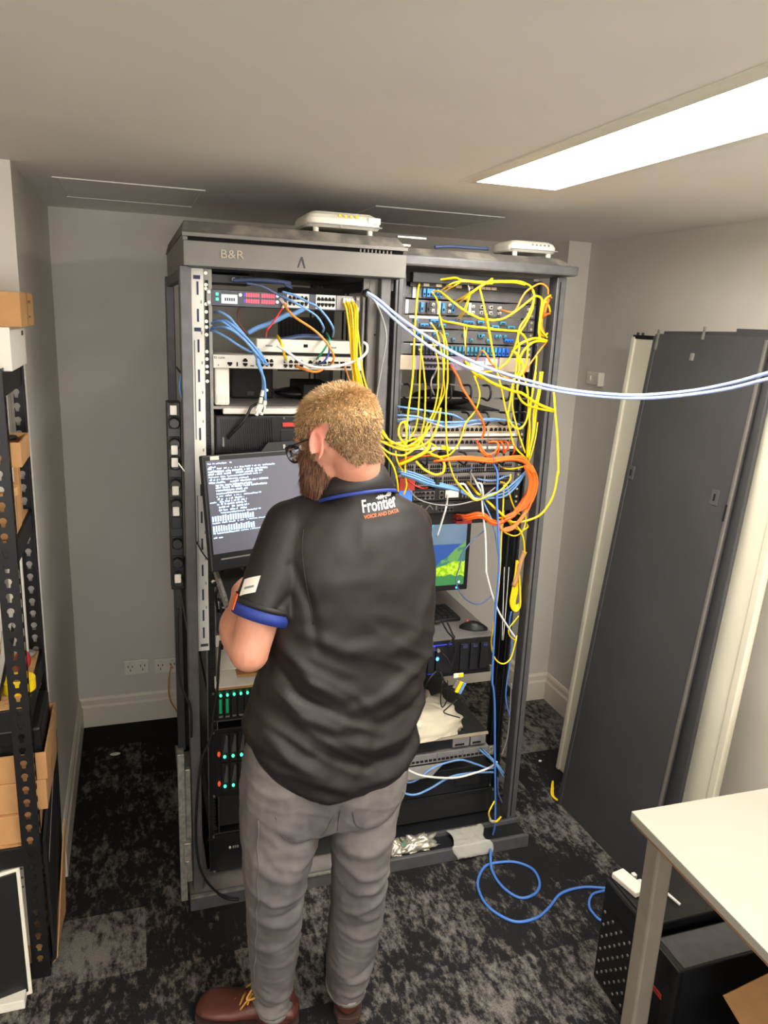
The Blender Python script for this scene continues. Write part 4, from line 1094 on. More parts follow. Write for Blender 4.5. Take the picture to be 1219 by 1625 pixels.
MB().box(-.44, -.30, 1.983, 1.986, Z1+.058, Z1+.098).build('picture_print', 'grey_device', t)
for k in range(5): MB().box(-.2665, -.2655, 2.22-.008*k, 2.226-.008*k, Z1+.075, Z1+.087).build('printed_mark', 'print_dark', t)
t, T, (hx, hy, h) = cbox('cardboard_box', -.47, -.240, 1.99, 2.25, Z1+.1005, Z1+.180, 'brown cardboard box with round grey print, topmost on the shelving')
for z in (.028, .062): MB(T).cyl((hx-.072, -hy-.001, z), (hx-.072, -hy+.001, z), .020, 20).build('round_print', 'print_grey', t)
MB(T).box(hx-.0005, hx+.0006, .02, .07, .055, .062).build('printed_mark', 'cardboard_dark', t)
MB(T).box(hx-.0005, hx+.0006, .02, .06, .02, .025).build('printed_mark', 'cardboard_dark', t)
# second shelf from top (board at 1.277)
Z2 = 1.278
t, T, d = cbox('plastic_container', -.50, -.312, 2.20, 2.315, Z2+.005, Z2+.36, 'tall translucent white container at the back under the shelving top', 'clear_plastic', 'plastic container')
for k in range(4): MB(T).box(.03, .07, -d[1]-.001, -d[1]+.001, .12+k*.055, .15+k*.055).build('grey_insert', 'print_grey', t)
t, T, d = cbox('cardboard_box', -.44, -.292, 2.0, 2.14, Z2+.001, Z2+.10, 'plain brown cardboard box low on the second shelf')
t, T, d = cbox('cardboard_box', -.43, -.294, 2.15, 2.195, Z2+.001, Z2+.155, 'narrow upright cardboard box behind the plain one on the second shelf', 'cardboard')
t = thing('tape_roll', (-.33, 2.07, Z2+.102), 'pale tan disc lying on the cardboard box on the second shelf', 'tape roll')
MB().cyl((-.335, 2.07, Z2+.101), (-.335, 2.07, Z2+.120), .050, 28).build('roll', 'chipboard', t)
MB().cyl((-.335, 2.07, Z2+.1195), (-.335, 2.07, Z2+.1215), .022, 20).build('core', 'cardboard_dark', t)
t, T, d = cbox('cardboard_tray', -.45, -.262, 1.99, 2.15, Z2+.185, Z2+.245, 'shallow open cardboard tray holding black leads on the second shelf', 'cardboard', 'cardboard tray', open_=True)
MB(T).box(-d[0]+.005, d[0]-.01, -d[1]+.006, d[1]-.006, .004, .012).build('tray_liner', 'cardboard_dark', t)
tag(MB().tube(spline([(-.40, 2.03, Z2+.225), (-.33, 2.02, Z2+.245), (-.285, 2.06, Z2+.246), (-.30, 2.11, Z2+.24), (-.36, 2.12, Z2+.235), (-.40, 2.08, Z2+.23)], 6), .006, 8).build('cable', 'black_cord', smooth=True), 'coiled black lead in the shallow tray on the second shelf', 'cable')
t, T, d = cbox('cardboard_box', -.60, -.30, 2.16, 2.30, Z2+.001, Z2+.004, 'flat cardboard sheet at the back of the second shelf')
t, T, d = cbox('carton', -.45, -.300, 2.0, 2.12, Z2+.122, Z2+.183, 'small white carton under the shallow tray on the second shelf', 'label_white', 'carton')
# third shelf (board at .838)
Z3 = .839
t, T, d = cbox('carton', -.62, -.372, 2.0, 2.30, Z3, Z3+.36, 'large white carton half out of view on the third shelf', 'label_white', 'carton')
t, T, d = cbox('cardboard_box', -.62, -.345, 1.975, 1.998, Z3+.14, Z3+.25, 'brown cardboard box leaning in front of the large white carton', 'cardboard')
t = thing('plastic_tube', (-.34, 2.15, Z3), 'white cardboard tube standing at the back of the third shelf', 'tube')
MB().tube([(-.338, 2.27, Z3), (-.338, 2.28, Z3+.37)], .020, 16).build('tube', 'white_plastic', t, smooth=False)
t = thing('tape_roll', (-.322, 2.09, Z3), 'bright yellow tape roll lying on the third shelf', 'tape roll')
MB().cyl((-.322, 2.075, Z3), (-.322, 2.075, Z3+.03), .042, 28).build('roll', 'yellow_tape', t)
MB().cyl((-.322, 2.075, Z3+.0295), (-.322, 2.075, Z3+.031), .020, 20).build('core', 'cardboard_dark', t)
tag(MB().ball((-.325, 2.19, Z3+.03), (.022, .03, .03), 14, 8).build('pouch', 'red_label', smooth=True), 'small red pouch behind the yellow tape roll', 'pouch')
tag(MB().ball((-.32, 2.275, Z3+.012), (.022, .018, .012), 12, 8).build('clip', 'grey_device', smooth=True), 'small grey clip at the back corner of the third shelf', 'clip')
for k, (y_, z_) in enumerate(((2.09, .035), (2.12, .06))):
    tag(MB().tube([(-.365-.004*k, 2.00+.02*k, Z3+.012+k*.022), (-.355-.002*k, 2.28, Z3+.10+k*.06)], .010, 10).build('screwdriver', 'clear_plastic' if k else 'black_plastic'), ('clear plastic tube slanting on the third shelf', 'black tool handle under the clear tube on the third shelf')[1-k], 'tool')
# fourth shelf (board .432)
Z4 = .433
t, T, d = cbox('cardboard_box', -.60, -.288, 1.975, 2.22, Z4, Z4+.085, 'flat lower cardboard carton, bottom of the stack of three on the fourth shelf')
t, T, d = cbox('cardboard_box', -.60, -.262, 1.985, 2.28, Z4+.086, Z4+.175, 'middle cardboard carton in the stack on the fourth shelf')
t, T, d = cbox('cardboard_tray', -.60, -.258, 1.99, 2.27, Z4+.176, Z4+.255, 'open cardboard carton holding the black device, topmost of its stack', 'cardboard', 'cardboard tray', open_=True)
t = thing('label_printer', (-.34, 2.1, Z4+.18), 'black boxy device in the open carton on the fourth shelf', 'device')
MB().box(-.385, -.270, 2.02, 2.24, Z4+.182, Z4+.315).build('body', 'black_plastic', t, bevel=.008)
MB().box(-.370, -.285, 2.018, 2.022, Z4+.21, Z4+.27).build('slot', 'dark_hole', t)
MB().box(-.37, -.365, 2.03, 2.2, Z4+.3145, Z4+.3165).build('trim', 'galvanised', t)
t, T, d = cbox('paper_bundle', -.60, -.392, 2.0, 2.3, Z4+.256, Z4+.34, 'stack of white papers beside the black boxy device', 'paper', 'papers')
# bottom shelf
Z5 = .048
t, T, d = cbox('carton', -.62, -.335, 2.03, 2.29, Z5, Z5+.30, 'white printed carton behind the leaning screen on the bottom shelf', 'label_white', 'carton')
for k in range(3): MB(T).box(d[0]-.10, d[0]-.01, -d[1]-.001, -d[1]+.001, .20+k*.03, .206+k*.03).build('printed_mark', 'print_grey', t)
t = thing('tablet_screen', (-.40, 1.95, Z5), 'black flat screen with a white rim leaning at the shelving foot', 'screen')
T = Matrix.Translation((-.325, 1.90, .005)) @ Matrix.Rotation(math.radians(14), 4, 'Z') @ Matrix.Rotation(math.radians(-9), 4, 'X')
MB(T).box(-.40, 0, 0, .014, .0, .37).build('rim', 'white_plastic', t, bevel=.003)
MB(T).box(-.392, -.010, -.0025, .004, .012, .362).build('screen', 'black_plastic', t, bevel=.002)
t = thing('metal_sheet', (-.27, 2.1, Z5), 'thin black panel standing on edge along the shelving side', 'panel')
MB().hexa([(-.280, 1.99, .02), (-.272, 1.99, .02), (-.272, 2.30, .02), (-.280, 2.30, .02)], [(-.283, 1.99, .42), (-.275, 1.99, .42), (-.262, 2.30, .62), (-.272, 2.30, .62)]).build('sheet', 'black_matte', t)
MB().hexa([(-.2715, 2.0, .34), (-.2705, 2.0, .34), (-.2635, 2.28, .58), (-.2645, 2.28, .58)], [(-.2715, 2.0, .355), (-.2705, 2.0, .355), (-.2635, 2.28, .595), (-.2645, 2.28, .595)]).build('edge_strip', 'grey_device', t)
tag(MB().hexa([(-.284, 2.00, .0), (-.281, 2.00, .0), (-.262, 2.20, .0), (-.266, 2.20, .0)], [(-.271, 2.0, .02), (-.268, 2.0, .02), (-.252, 2.25, .30), (-.256, 2.25, .30)]).build('cardboard_sheet', 'cardboard'), 'thin strip of brown cardboard at the foot of the shelving side', 'cardboard')
t, T, d = cbox('carton', -.50, -.34, 1.86, 1.95, .0, .028, 'small flat white carton on the carpet before the shelving', 'label_white', 'carton')

# ================================================================ side panels leaning on the right wall
def slab(name, b0, b1, t0, t1, th, m, lb, cat, lip=.0):
    # b0,b1 bottom edge points, t0,t1 top edge points of the visible face; thickness goes away from the room
    b0, b1, t0, t1 = map(V, (b0, b1, t0, t1)); n = (b1-b0).cross(t0-b0).normalized()
    if n.x < 0: n = -n
    t = thing(name, (b0+b1)/2, lb, cat)
    o = MB().hexa([b0, b1, b1+n*th, b0+n*th], [t0, t1, t1+n*th, t0+n*th]).build('sheet', m, t, bevel=.004)
    return t, n
tp, n = slab('rack_side_panel', (1.680, 2.52, .0), (1.737, 1.735, .0), (1.806, 2.52, 1.822), (1.79, 1.68, 1.85), .028, 'panel_cream', 'wide cream metal side panel leaning behind the dark panels', 'side panel')
for y0, y1, dx in ((2.50, 2.522, 0), (1.725, 1.755, .055)):
    MB().hexa([(1.672+dx, y0, .002), (1.684+dx, y0, .002), (1.684+dx, y1, .002), (1.672+dx, y1, .002)], [(1.798-.012*(dx > 0)-.0, y0-.05*(dx > 0), 1.82), (1.810, y0-.05*(dx > 0), 1.82), (1.810, y1-.05*(dx > 0), 1.82), (1.798-.012*(dx > 0), y1-.05*(dx > 0), 1.82)]).build('rolled_edge', 'panel_cream', tp, bevel=.004)
MB().box(1.80, 1.83, 2.36, 2.515, 1.812, 1.826).build('top_channel', 'rack_dark', tp, bevel=.001)
for y in (2.50, 2.47): MB().cyl((1.81, y, 1.82), (1.81, y, 1.835), .005, 8).build('pin', 'rack_dark', tp)
tb, n = slab('rack_door', (1.618, 2.285, 0), (1.642, 1.778, 0), (1.757, 2.285, 1.845), (1.766, 1.778, 1.857), .015, 'panel_dark', 'second dark metal panel sandwiched between the front one and the cream one', 'side panel')
MB().box(1.764, 1.778, 1.80, 1.95, 1.850, 1.862).build('top_tab', 'panel_dark', tb)
A0, A1, B0, B1 = V((1.555, 2.30, 0)), V((1.585, 1.80, 0)), V((1.735, 2.30, 1.835)), V((1.747, 1.80, 1.842))
ta, n = slab('rack_door', A0, A1, B0, B1, .014, 'panel_dark', 'front dark metal panel with flush latches leaning by the right wall', 'side panel')
def onpan(u, v, d=0): return A0.lerp(A1, u).lerp(B0.lerp(B1, u), v)-n*d
def patchp(name, u0, u1, v0, v1, d0, d1, m, par, bevel=0): return MB().hexa([onpan(u0, v0, d0), onpan(u1, v0, d0), onpan(u1, v0, d1), onpan(u0, v0, d1)], [onpan(u0, v1, d0), onpan(u1, v1, d0), onpan(u1, v1, d1), onpan(u0, v1, d1)]).build(name, m, par, bevel=bevel)
patchp('folded_edge', -.004, .035, .0, .995, -.01, .003, 'panel_dark', ta, .002)
patchp('folded_edge', .978, 1.0, .0, .995, -.01, .003, 'hood_grey', ta, .002)
for (u, v) in ((.055, .735), (.87, .735)):
    l = patchp('latch', u-.03, u+.03, v-.013, v+.013, -.001, .004, 'rack_steel', ta, .001)
    patchp('latch_hole', u-.008, u+.008, v-.006, v+.006, .003, .0045, 'dark_hole', l)
for v in (.715,): patchp('keyhole_slot', .97, .985, v-.014, v+.014, .002, .0045, 'dark_hole', ta)
patchp('knob', .40, .43, .955, .968, 0, .006, 'silver', ta, .001)
patchp('hinge_pin', .035, .05, .970, 1.008, .001, .006, 'galvanised', ta)
patchp('hinge_pin', .47, .485, .992, 1.014, .001, .006, 'galvanised', ta)
# cable tie by the panel foot
p = onZ(893, 1262, .0)
tag(MB().tube(spline([(p.x-.02, p.y-.05, .004), (p.x-.045, p.y-.01, .004), (p.x-.03, p.y+.03, .02), (p.x-.02, p.y+.05, .035), (p.x-.035, p.y+.03, .03), (p.x-.05, p.y, .008), (p.x-.035, p.y-.04, .004), (p.x-.01, p.y-.055, .004)], 6), .0042, 6).build('cable_tie', 'yellow_cord', smooth=True), 'twisted yellow cord scrap at the foot of the dark panel', 'cord scrap')
tag(MB().ball((-.130, 3.08, .003), (.022, .012, .003), 10, 6).build('paper_scrap', 'paper'), 'tiny white scrap on the carpet near the back left corner', 'scrap')
tag(MB().ball((1.63, 2.58, .004), (.008, .006, .004), 8, 6).build('paper_scrap', 'paper'), 'tiny white speck on the carpet beside the cream panel', 'scrap')

# ================================================================ desk and computers at the right
TD = Matrix.Translation((1.093, 1.313, 0)) @ Matrix.Rotation(math.radians(-1.0), 4, 'Z')
dk = thing('desk', (1.4, 1.0, 0), 'white topped desk with grey metal frame at the lower right', 'desk')
MB(TD).box(0, .80, -1.35, 0, .712, .735).build('desk_top', 'desk_white', dk, bevel=.002)
MB(TD).box(.0, .80, -1.35, -.0, .708, .7125).build('edge_band', 'cardboard_dark', dk)
MB(TD).box(.045, .085, -1.3, -.02, .668, .708).build('side_rail', 'desk_metal', dk, bevel=.004)
MB(TD).box(.045, .78, -.06, -.02, .668, .708).build('end_rail', 'desk_metal', dk, bevel=.004)
for x, y in ((.045, -.06), (.045, -1.33), (.74, -.06), (.74, -1.33)):
    l = MB(TD).box(x, x+.048, y, y+.048, .0, .708).build('leg', 'desk_metal', dk, bevel=.006)
    MB(TD).box(x+.003, x+.045, y+.003, y+.045, 0, .006).build('foot_pad', 'black_plastic', l)
for y in (-.42, -.62): MB(TD).box(.083, .10, y, y+.012, .66, .672).build('cable_clip', 'pale_blue_cord', dk)
MB(TD).box(.045, .060, -.58, -.55, .648, .668).build('cable_clip', 'pale_blue_cord', dk, bevel=.003)
# tower A with mesh front
ta_ = thing('desktop_computer', (1.40, 1.45, 0), 'black tower computer with perforated front behind the desk leg', 'computer')
MB().box(1.232, 1.64, 1.345, 1.535, 0, .345).build('case', 'black_plastic', ta_, bevel=.005)
MB().box(1.222, 1.234, 1.347, 1.533, .006, .340).build('front_panel', 'black_matte', ta_, bevel=.003)
MB().box(1.220, 1.223, 1.350, 1.530, .270, .336).build('upper_fascia', 'black_plastic', ta_, bevel=.001)
for i in range(9):
    for j in range(11):
        if (i+j) % 2: continue
        y = 1.365+i*.019; z = .03+j*.021
        MB().cyl((1.2195, y, z), (1.2225, y, z), .0042, 6).build('vent_hole', 'grey_device', ta_)
t = thing('power_adapter', (1.26, 1.5, .345), 'white plug adapter with cords lying on top of the perforated tower', 'power adapter')
MB(Matrix.Translation((1.262, 1.485, .346)) @ Matrix.Rotation(.2, 4, 'Z')).box(-.022, .022, -.045, .045, 0, .018).build('body', 'white_plastic', t, bevel=.004)
for k in range(3): MB().box(1.288, 1.300, 1.50-k*.028, 1.514-k*.028, .346, .360).build('plug', 'white_cord', t, bevel=.002)
MB().tube(spline([(1.30, 1.45, .352), (1.33, 1.43, .36), (1.35, 1.38, .352)], 5), .004, 6).build('cord', 'white_cord', t)
# box B beside it, slightly lower
tb_ = thing('desktop_computer', (1.40, 1.27, 0), 'dark grey tower computer in front of the perforated tower under desk', 'computer')
MB().box(1.232, 1.66, 1.215, 1.325, 0, .325).build('case', 'rack_dark', tb_, bevel=.004)
MB().box(1.218, 1.234, 1.213, 1.327, .004, .328).build('front_panel', 'black_plastic', tb_, bevel=.004)
MB().box(1.24, 1.60, 1.222, 1.318, .3245, .327).build('top_plate', 'rack_steel', tb_, bevel=.001)
MB().box(1.2165, 1.219, 1.255, 1.29, .20, .215).build('drive_slot', 'red_label', tb_)
b = MB()
for k in range(14): b.box(1.2165, 1.2185, 1.226+k*.0022, 1.2272+k*.0022, .03, .26)
tag(b.build('grille', 'dark_hole', tb_), None, None, kind='stuff')
t = thing('equipment_case', (1.8, 1.4, 0), 'black equipment case against the wall behind the towers under desk', 'equipment case')
MB().box(1.68, 1.90, 1.15, 1.58, .0, .30).build('body', 'black_matte', t, bevel=.004)
# open cardboard box
t = thing('cardboard_box', (1.40, 1.0, 0), 'open brown cardboard box under the desk in the lower right corner', 'cardboard box')
TB = Matrix.Translation((1.27, 1.02, 0)) @ Matrix.Rotation(math.radians(8), 4, 'Z')
b = MB(TB); e = .005; w2, d2, h2 = .36, .28, .30
b.box(0, w2, -d2, 0, 0, e); b.box(0, w2, -e, 0, e, h2); b.box(0, w2, -d2, -d2+e, e, h2); b.box(0, e, -d2+e, -e, e, h2); b.box(w2-e, w2, -d2+e, -e, e, h2)
b.build('body', 'cardboard_dark', t)  # same board as the flaps, coloured darker for the shadow under the desk
MB(TB).hexa([(0, -.0, h2), (w2, -.0, h2), (w2, e, h2), (0, e, h2)], [(.0, .09, h2+.055), (w2, .09, h2+.055), (w2, .09+e, h2+.05), (.0, .09+e, h2+.05)]).build('flap', 'cardboard', t)
MB(TB).hexa([(-e, -d2, h2), (0, -d2, h2), (0, 0, h2), (-e, 0, h2)], [(-.075, -d2, h2-.045), (-.07, -d2, h2-.04), (-.07, 0, h2-.04), (-.075, 0, h2-.045)]).build('flap', 'cardboard', t)
# ================================================================ cords
def cr(ox, oy, s): return lambda *p: [(ox+a/s, oy+b/s) for a, b in p]
c1 = cr(620, 420, 7.62); c2 = cr(760, 420, 7.62); c3 = cr(620, 590, 7.62); c4 = cr(760, 590, 7.62)
c5 = cr(620, 720, 6.772); c6 = cr(720, 720, 6.772); c7 = cr(630, 900, 5.54); c8 = cr(600, 1080, 5.08)
c9 = cr(440, 430, 7.62); c10 = cr(320, 430, 8.707); c11 = cr(310, 540, 6.416); c12 = cr(270, 420, 5.8)
c13 = cr(560, 1280, 2.902); c14 = cr(260, 1000, 3.533); c15 = cr(440, 590, 4.354)
_k = [0]
def cord(m, r, px, lb, cat='cable', group=None, Y=2.165, bulge=.02, Y0=None, Y1=None, name=None, plug=None, z=None, sub=7):
    _k[0] += 1; j = ((_k[0]*37) % 11-5)*.0016
    n = len(px); pts = []
    for i, (x, y) in enumerate(px):
        t = i/(n-1)
        if z is not None: p = onZ(x, y, z+r*.6); pts.append(p); continue
        yy = Y+j-bulge*math.sin(pi*t)
        if Y0 is not None and t < .15: yy = Y0+(yy-Y0)*t/.15
        if Y1 is not None and t > .85: yy = Y1+(yy-Y1)*(1-t)/.15
        pts.append(onY(x, y, yy))
    nm = name or ('fibre_cable' if m in ('yellow_cord', 'orange_cord', 'amber_cord') else 'power_cable' if m in ('black_cord', 'brown_cord') else 'network_cable')
    r *= .88
    sp_ = spline(pts, sub)
    if plug:
        t_ = thing(nm, pts[0], lb, cat, group)
        MB().tube(sp_, r, 8).build('cord', m, t_, smooth=True)
        for e, q in ((0, sp_[1]), (-1, sp_[-2])):
            if plug in (1, 3) and e == 0 or plug in (2, 3) and e == -1:
                a = sp_[e]; d = (q-a).normalized()
                MB().tube([a-d*.004, a+d*.016], [r*1.5, r*1.25], 6).build('plug', 'white_cord' if m not in ('orange_cord',) else 'red_label', t_)
        return t_
    o = MB().tube(sp_, r, 8).build(nm, m, smooth=True)
    return tag(o, lb, cat, group)
Yl, Yr = 2.15, 2.175
y_, o_, b_ = 'yellow_cord', 'orange_cord', 'blue_cord'
PE = YR-.004
# --- yellow cords of the right rack
cord(y_, .0036, c1((350, 215), (325, 350), (300, 650), (285, 900), (265, 1371))+c3((205, 550), (190, 850), (175, 1219))+c5((170, 340), (140, 440)), 'leftmost yellow cord falling the whole way from the top bar to the shoulder', Y=Yr-.02, Y0=PE)
cord(y_, .003, c1((370, 830), (385, 900), (370, 1000), (350, 1371))+c3((345, 300), (320, 600), (270, 750), (180, 850), (130, 900)), 'second yellow cord from the left, bending left at the patch panels', Y=Yr, Y0=PE, plug=1)
cord(y_, .003, c1((345, 1020), (380, 1120), (410, 1371))+c3((420, 200), (410, 550), (370, 750), (330, 850)), 'yellow cord hanging from the fifth fibre panel, third from the left', Y=Yr, Y0=PE, plug=1)
cord(y_, .003, c1((490, 890), (530, 1000), (575, 1200), (575, 1371))+c3((570, 250), (520, 480), (440, 640), (390, 800), (300, 900), (180, 930), (60, 900)), 'yellow cord from the fourth fibre panel sweeping left into the tangle', Y=Yr, Y0=PE, plug=1)
cord(y_, .003, c1((590, 820), (640, 900), (650, 1100), (640, 1371))+c3((600, 330), (540, 500), (480, 650), (400, 780), (330, 860)), 'yellow cord meeting others above the tangle, left one of a pair', Y=Yr, Y0=PE)
cord(y_, .003, c1((490, 320), (560, 430), (600, 650), (650, 850), (680, 1000), (690, 1371))+c3((670, 300), (670, 600), (680, 880), (700, 1050), (745, 1219))+c5((720, 330), (800, 400), (900, 490)), 'straight yellow cord running down the middle past the yellow clip', Y=Yr-.015, Y0=PE, plug=1)
cord(y_, .003, c1((480, 700), (560, 830), (630, 1150), (640, 1371))+c3((650, 250), (580, 420), (500, 600), (380, 820), (250, 900), (100, 880)), 'yellow cord meeting others above the tangle, right one of a pair', Y=Yr-.005, Y0=PE, plug=1)
cord(y_, .0036, c1((390, 185), (600, 180), (780, 160), (880, 190), (1219, 215))+c2((150, 200), (450, 200), (570, 230), (640, 280), (670, 380), (640, 560), (560, 720), (480, 850), (440, 980), (400, 1080), (340, 1180), (240, 1260)), 'yellow cord along the very top that drops down the right rail', Y=Yr, Y0=PE)
cord(y_, .003, c1((600, 320), (700, 250), (800, 210), (950, 205), (1219, 230))+c2((150, 215), (420, 215), (560, 245)), 'yellow cord arching over the first fibre panel to the right', Y=Yr-.01, Y0=PE, plug=1)
cord(y_, .003, c1((640, 330), (760, 260), (880, 200), (1000, 215), (1180, 235)), 'short yellow cord in the fan at the first fibre panel', Y=Yr-.006, Y0=PE, plug=1)
cord(y_, .0034, c1((760, 455), (950, 350), (1070, 270), (1219, 180))+c2((150, 170),), 'yellow cord rising diagonally from the second fibre panel, upper one', Y=Yr-.02, Y0=PE, plug=1)
cord(y_, .003, c1((800, 480), (900, 410), (1000, 330), (1120, 250), (1219, 205)), 'yellow cord rising diagonally from the second fibre panel, lower one', Y=Yr-.014, Y0=PE, plug=1)
for k in (0, 1): cord(y_, .0022, c1((800+k*35, 655), (880+k*25, 560), (930+k*12, 430), (960+k*10, 350)), 'thin yellow cord to the third fibre panel, %s of a close pair' % ('left', 'right')[k], Y=Yr-.005, Y0=PE, plug=1)
cord(y_, .0038, c1((500, 320), (600, 330), (740, 440), (900, 560), (1080, 650), (1219, 670))+c2((150, 675), (300, 650), (450, 560), (640, 410), (700, 380), (760, 420), (750, 560), (725, 800), (740, 880)), 'thick yellow cord sagging across the second and third fibre panels', Y=Yr-.02, Y0=PE, plug=1)
cord(y_, .0038, c1((600, 640), (640, 680), (800, 710), (1000, 750), (1219, 770))+c2((150, 780), (400, 800), (480, 810), (560, 880), (590, 980), (580, 1150), (540, 1300)), 'thick yellow cord running level between third and fourth fibre panels', Y=Yr-.005, Y0=PE)
cord(y_, .0034, c1((1075, 280), (1130, 500), (1160, 680), (1219, 950))+c2((90, 600), (120, 780), (170, 1050), (210, 1250), (240, 1371))+c4((280, 230), (330, 480), (400, 640), (480, 690), (550, 640), (590, 530), (600, 400), (580, 180), (530, 20)), 'long yellow cord slanting down the middle then looping up at the rail', Y=Yr-.035)
cord(y_, .0034, c2((640, 290), (670, 400), (600, 600), (500, 750), (470, 900), (490, 1000), (460, 1150), (440, 1371))+c4((410, 200), (410, 450), (480, 740), (560, 980)), 'yellow cord following the right rail down to the orange bundle', Y=Yr-.01)
cord(y_, .0034, c2((430, 1060), (470, 1120), (490, 1250), (450, 1371))+c4((420, 100), (380, 350), (350, 560), (380, 720), (430, 900), (560, 1040)), 'yellow cord by the right rail joining the orange bundle from the left', Y=Yr-.02)
for k in (0, 1): cord(y_, .0022, c1((890+k*35, 740), (895+k*14, 850), (903, 1000), (905, 1080)), 'thin yellow cord into the lavender switch, %s of a pair' % ('left', 'right')[k], Y=Yr, Y1=PE)
cord(y_, .005, c1((900, 1170), (1000, 1300), (1100, 1371))+c4((0, 30), (150, 130), (400, 230), (520, 260), (700, 380), (900, 465)), 'thick pair of yellow cords sagging right from the lavender switch', Y=Yr-.04, bulge=.03, Y0=PE)
cord(y_, .004, c4((900, 480), (700, 440), (560, 390), (490, 310), (465, 200), (500, 50))+c2((540, 1250), (480, 1100), (420, 1050)), 'yellow cord turning back from the right post to the rail', Y=Yr-.045)
cord(y_, .003, c1((940, 1190), (1010, 1290), (1100, 1300), (1219, 1290))+c2((80, 1300), (165, 1290)), 'yellow cord curving under the white labels of the lavender switch', Y=Yr, Y0=PE)
cord(y_, .003, c1((930, 1200), (1000, 1310), (1030, 1371))+c3((1010, 60), (1060, 180), (1075, 300), (1030, 460), (910, 620), (860, 780), (790, 920), (700, 1010), (600, 1040)), 'yellow cord with a white joint curling down to the orange bundle', Y=Yr-.012, Y0=PE)
for k, (x0, x1, r) in enumerate(((690, 580, .0034), (770, 590, .0042), (745, 600, .0034))):
    cord(y_, r, c4((x0, 0), (x0-40+k*6, 250), (x0-80, 480), ((x0+x1)/2-20, 750), (x1, 1050)), ('yellow cord right of the rail, left one of three falling together', 'thick yellow cord right of the rail, right one of three falling together', 'yellow cord right of the rail, middle one of three falling together')[k], Y=Yr-.015, bulge=.01)
cord(y_, .003, c2((700, 1100), (690, 1250), (670, 1371))+c4((650, 200), (620, 500), (590, 800), (575, 1050)), 'yellow cord dropping behind the blue pair at the right rail', Y=Yr-.002)
cord(y_, .0026, c4((712, 610), (685, 800), (640, 980), (600, 1100)), 'short thin yellow cord beside the right post above the bundle', Y=Yr, bulge=.01)
cord(y_, .0042, c4((905, 200), (912, 300), (925, 500), (950, 800), (962, 1219))+c6((1120, 200), (1070, 450), (950, 640), (800, 715), (650, 735), (590, 720)), 'long yellow cord hanging free outside the right post', Y=2.15, bulge=.04)
cord(y_, .0034, c6((480, 690), (560, 690), (640, 740), (710, 820), (750, 920), (765, 1080)), 'yellow cord leading from the orange loops to the tied yellow hank', Y=Yr-.02)
# hank of spare yellow cord inside the post
hk = thing('cord_hank', onY(815, 960, 2.22), 'tied hank of spare yellow cord hanging by the right post', 'cable hank')
for k in range(5):
    dx = k*11
    MB().tube(spline([onY(a, c_, 2.222+.003*k) for a, c_ in c7((1052+dx*.3, -60), (1040+dx*.6, 60), (1015+dx, 200), (998+dx*.9, 300), (1010+dx*.7, 360-k*6), (1045+dx*.4, 388-k*14), (1080, 350-k*10), (1085, 260), (1078, 120), (1068, -50))], 6), .0034, 8).build('loop', y_, hk, smooth=True)
MB().tube(spline([onY(x, y, 2.222) for x, y in ((833, 875), (826, 892), (820, 915), (815, 930))], 4), .0085, 10).build('wrap', 'cardboard', hk, smooth=True)
cord(y_, .003, c6((10, 270), (120, 400), (230, 500), (330, 470), (480, 410), (600, 290), (610, 220)), 'yellow cord cradling under the white plugs beneath the grey switches', Y=Yr-.03)
cord(y_, .0046, c6((150, 305), (250, 420), (300, 450)), 'short thick yellow lead pointing at the white plugs', Y=Yr-.02, Y0=PE)
cord(y_, .0046, c6((345, 495), (450, 590), (560, 690), (620, 760)), 'thick yellow cord from the white plugs down to the orange loops', Y=Yr-.02)
cord('yellow_cord', .003, c6((540, 330), (530, 600), (512, 850), (500, 1219))+c7((880, 300), (840, 560), (830, 680), (860, 800), (930, 850), (1000, 800), (1050, 630)), 'pale yellow cord falling along the blue one and looping at the post', Y=Yr-.012)
cord(y_, .0026, c7((1055, 600), (1040, 640), (990, 600), (985, 540), (1030, 480), (1070, 430)), 'short yellow end hooked behind the post above the low loop', Y=Yr+.02)
cord(y_, .003, c6((500, 300), (570, 340), (620, 500), (670, 620), (710, 650)), 'yellow cord slipping behind the orange loops', Y=Yr+.02)
cord(y_, .003, c6((490, 780), (560, 850), (660, 882), (740, 830), (775, 700), (750, 520)), 'yellow cord forming a cup under the orange loops', Y=Yr+.01)
cord(y_, .003, c6((660, 800), (730, 825), (795, 790), (790, 760)), 'short yellow cord end right of the orange loops', Y=Yr+.01)
cord(y_, .003, c6((500, 140), (560, 160), (650, 160), (745, 140)), 'short yellow cord level with the upper grey switch', Y=Yr, Y0=PE, plug=1)
# the tangle at the left of the right rack
cord(y_, .006, c3((110, 1120), (250, 1060), (400, 980), (455, 920), (470, 880)), 'thickest bright yellow cord in the tangle, slanting up right', Y=Yr-.04)
cord(y_, .0046, c3((480, 1000), (600, 1040), (650, 1120), (640, 1210))+c5((560, 205), (480, 225), (360, 170), (270, 80)), 'thick yellow loop under the tangle in front of upper grey switch', Y=Yr-.035)
cord(y_, .0036, c3((180, 600), (120, 630), (95, 750), (150, 850), (185, 880), (190, 750), (180, 650), (150, 597)), 'oval yellow loop at the left edge of right rack', Y=Yr-.03)
cord(y_, .0036, c15((690, 370), (760, 460), (830, 500), (900, 515), (1000, 450), (1050, 380)), 'yellow cord from behind the head into the tangle, uppermost of the fan', Y=2.13)
cord(y_, .0036, c15((690, 465), (780, 510), (900, 540), (1050, 480), (1110, 360), (1130, 250)), 'yellow cord from behind the head into the tangle, second of the fan', Y=2.125)
cord(y_, .0036, c15((690, 490), (750, 545), (800, 570), (880, 575), (960, 520), (1010, 440)), 'yellow cord from behind the head into the tangle, third of the fan', Y=2.12)
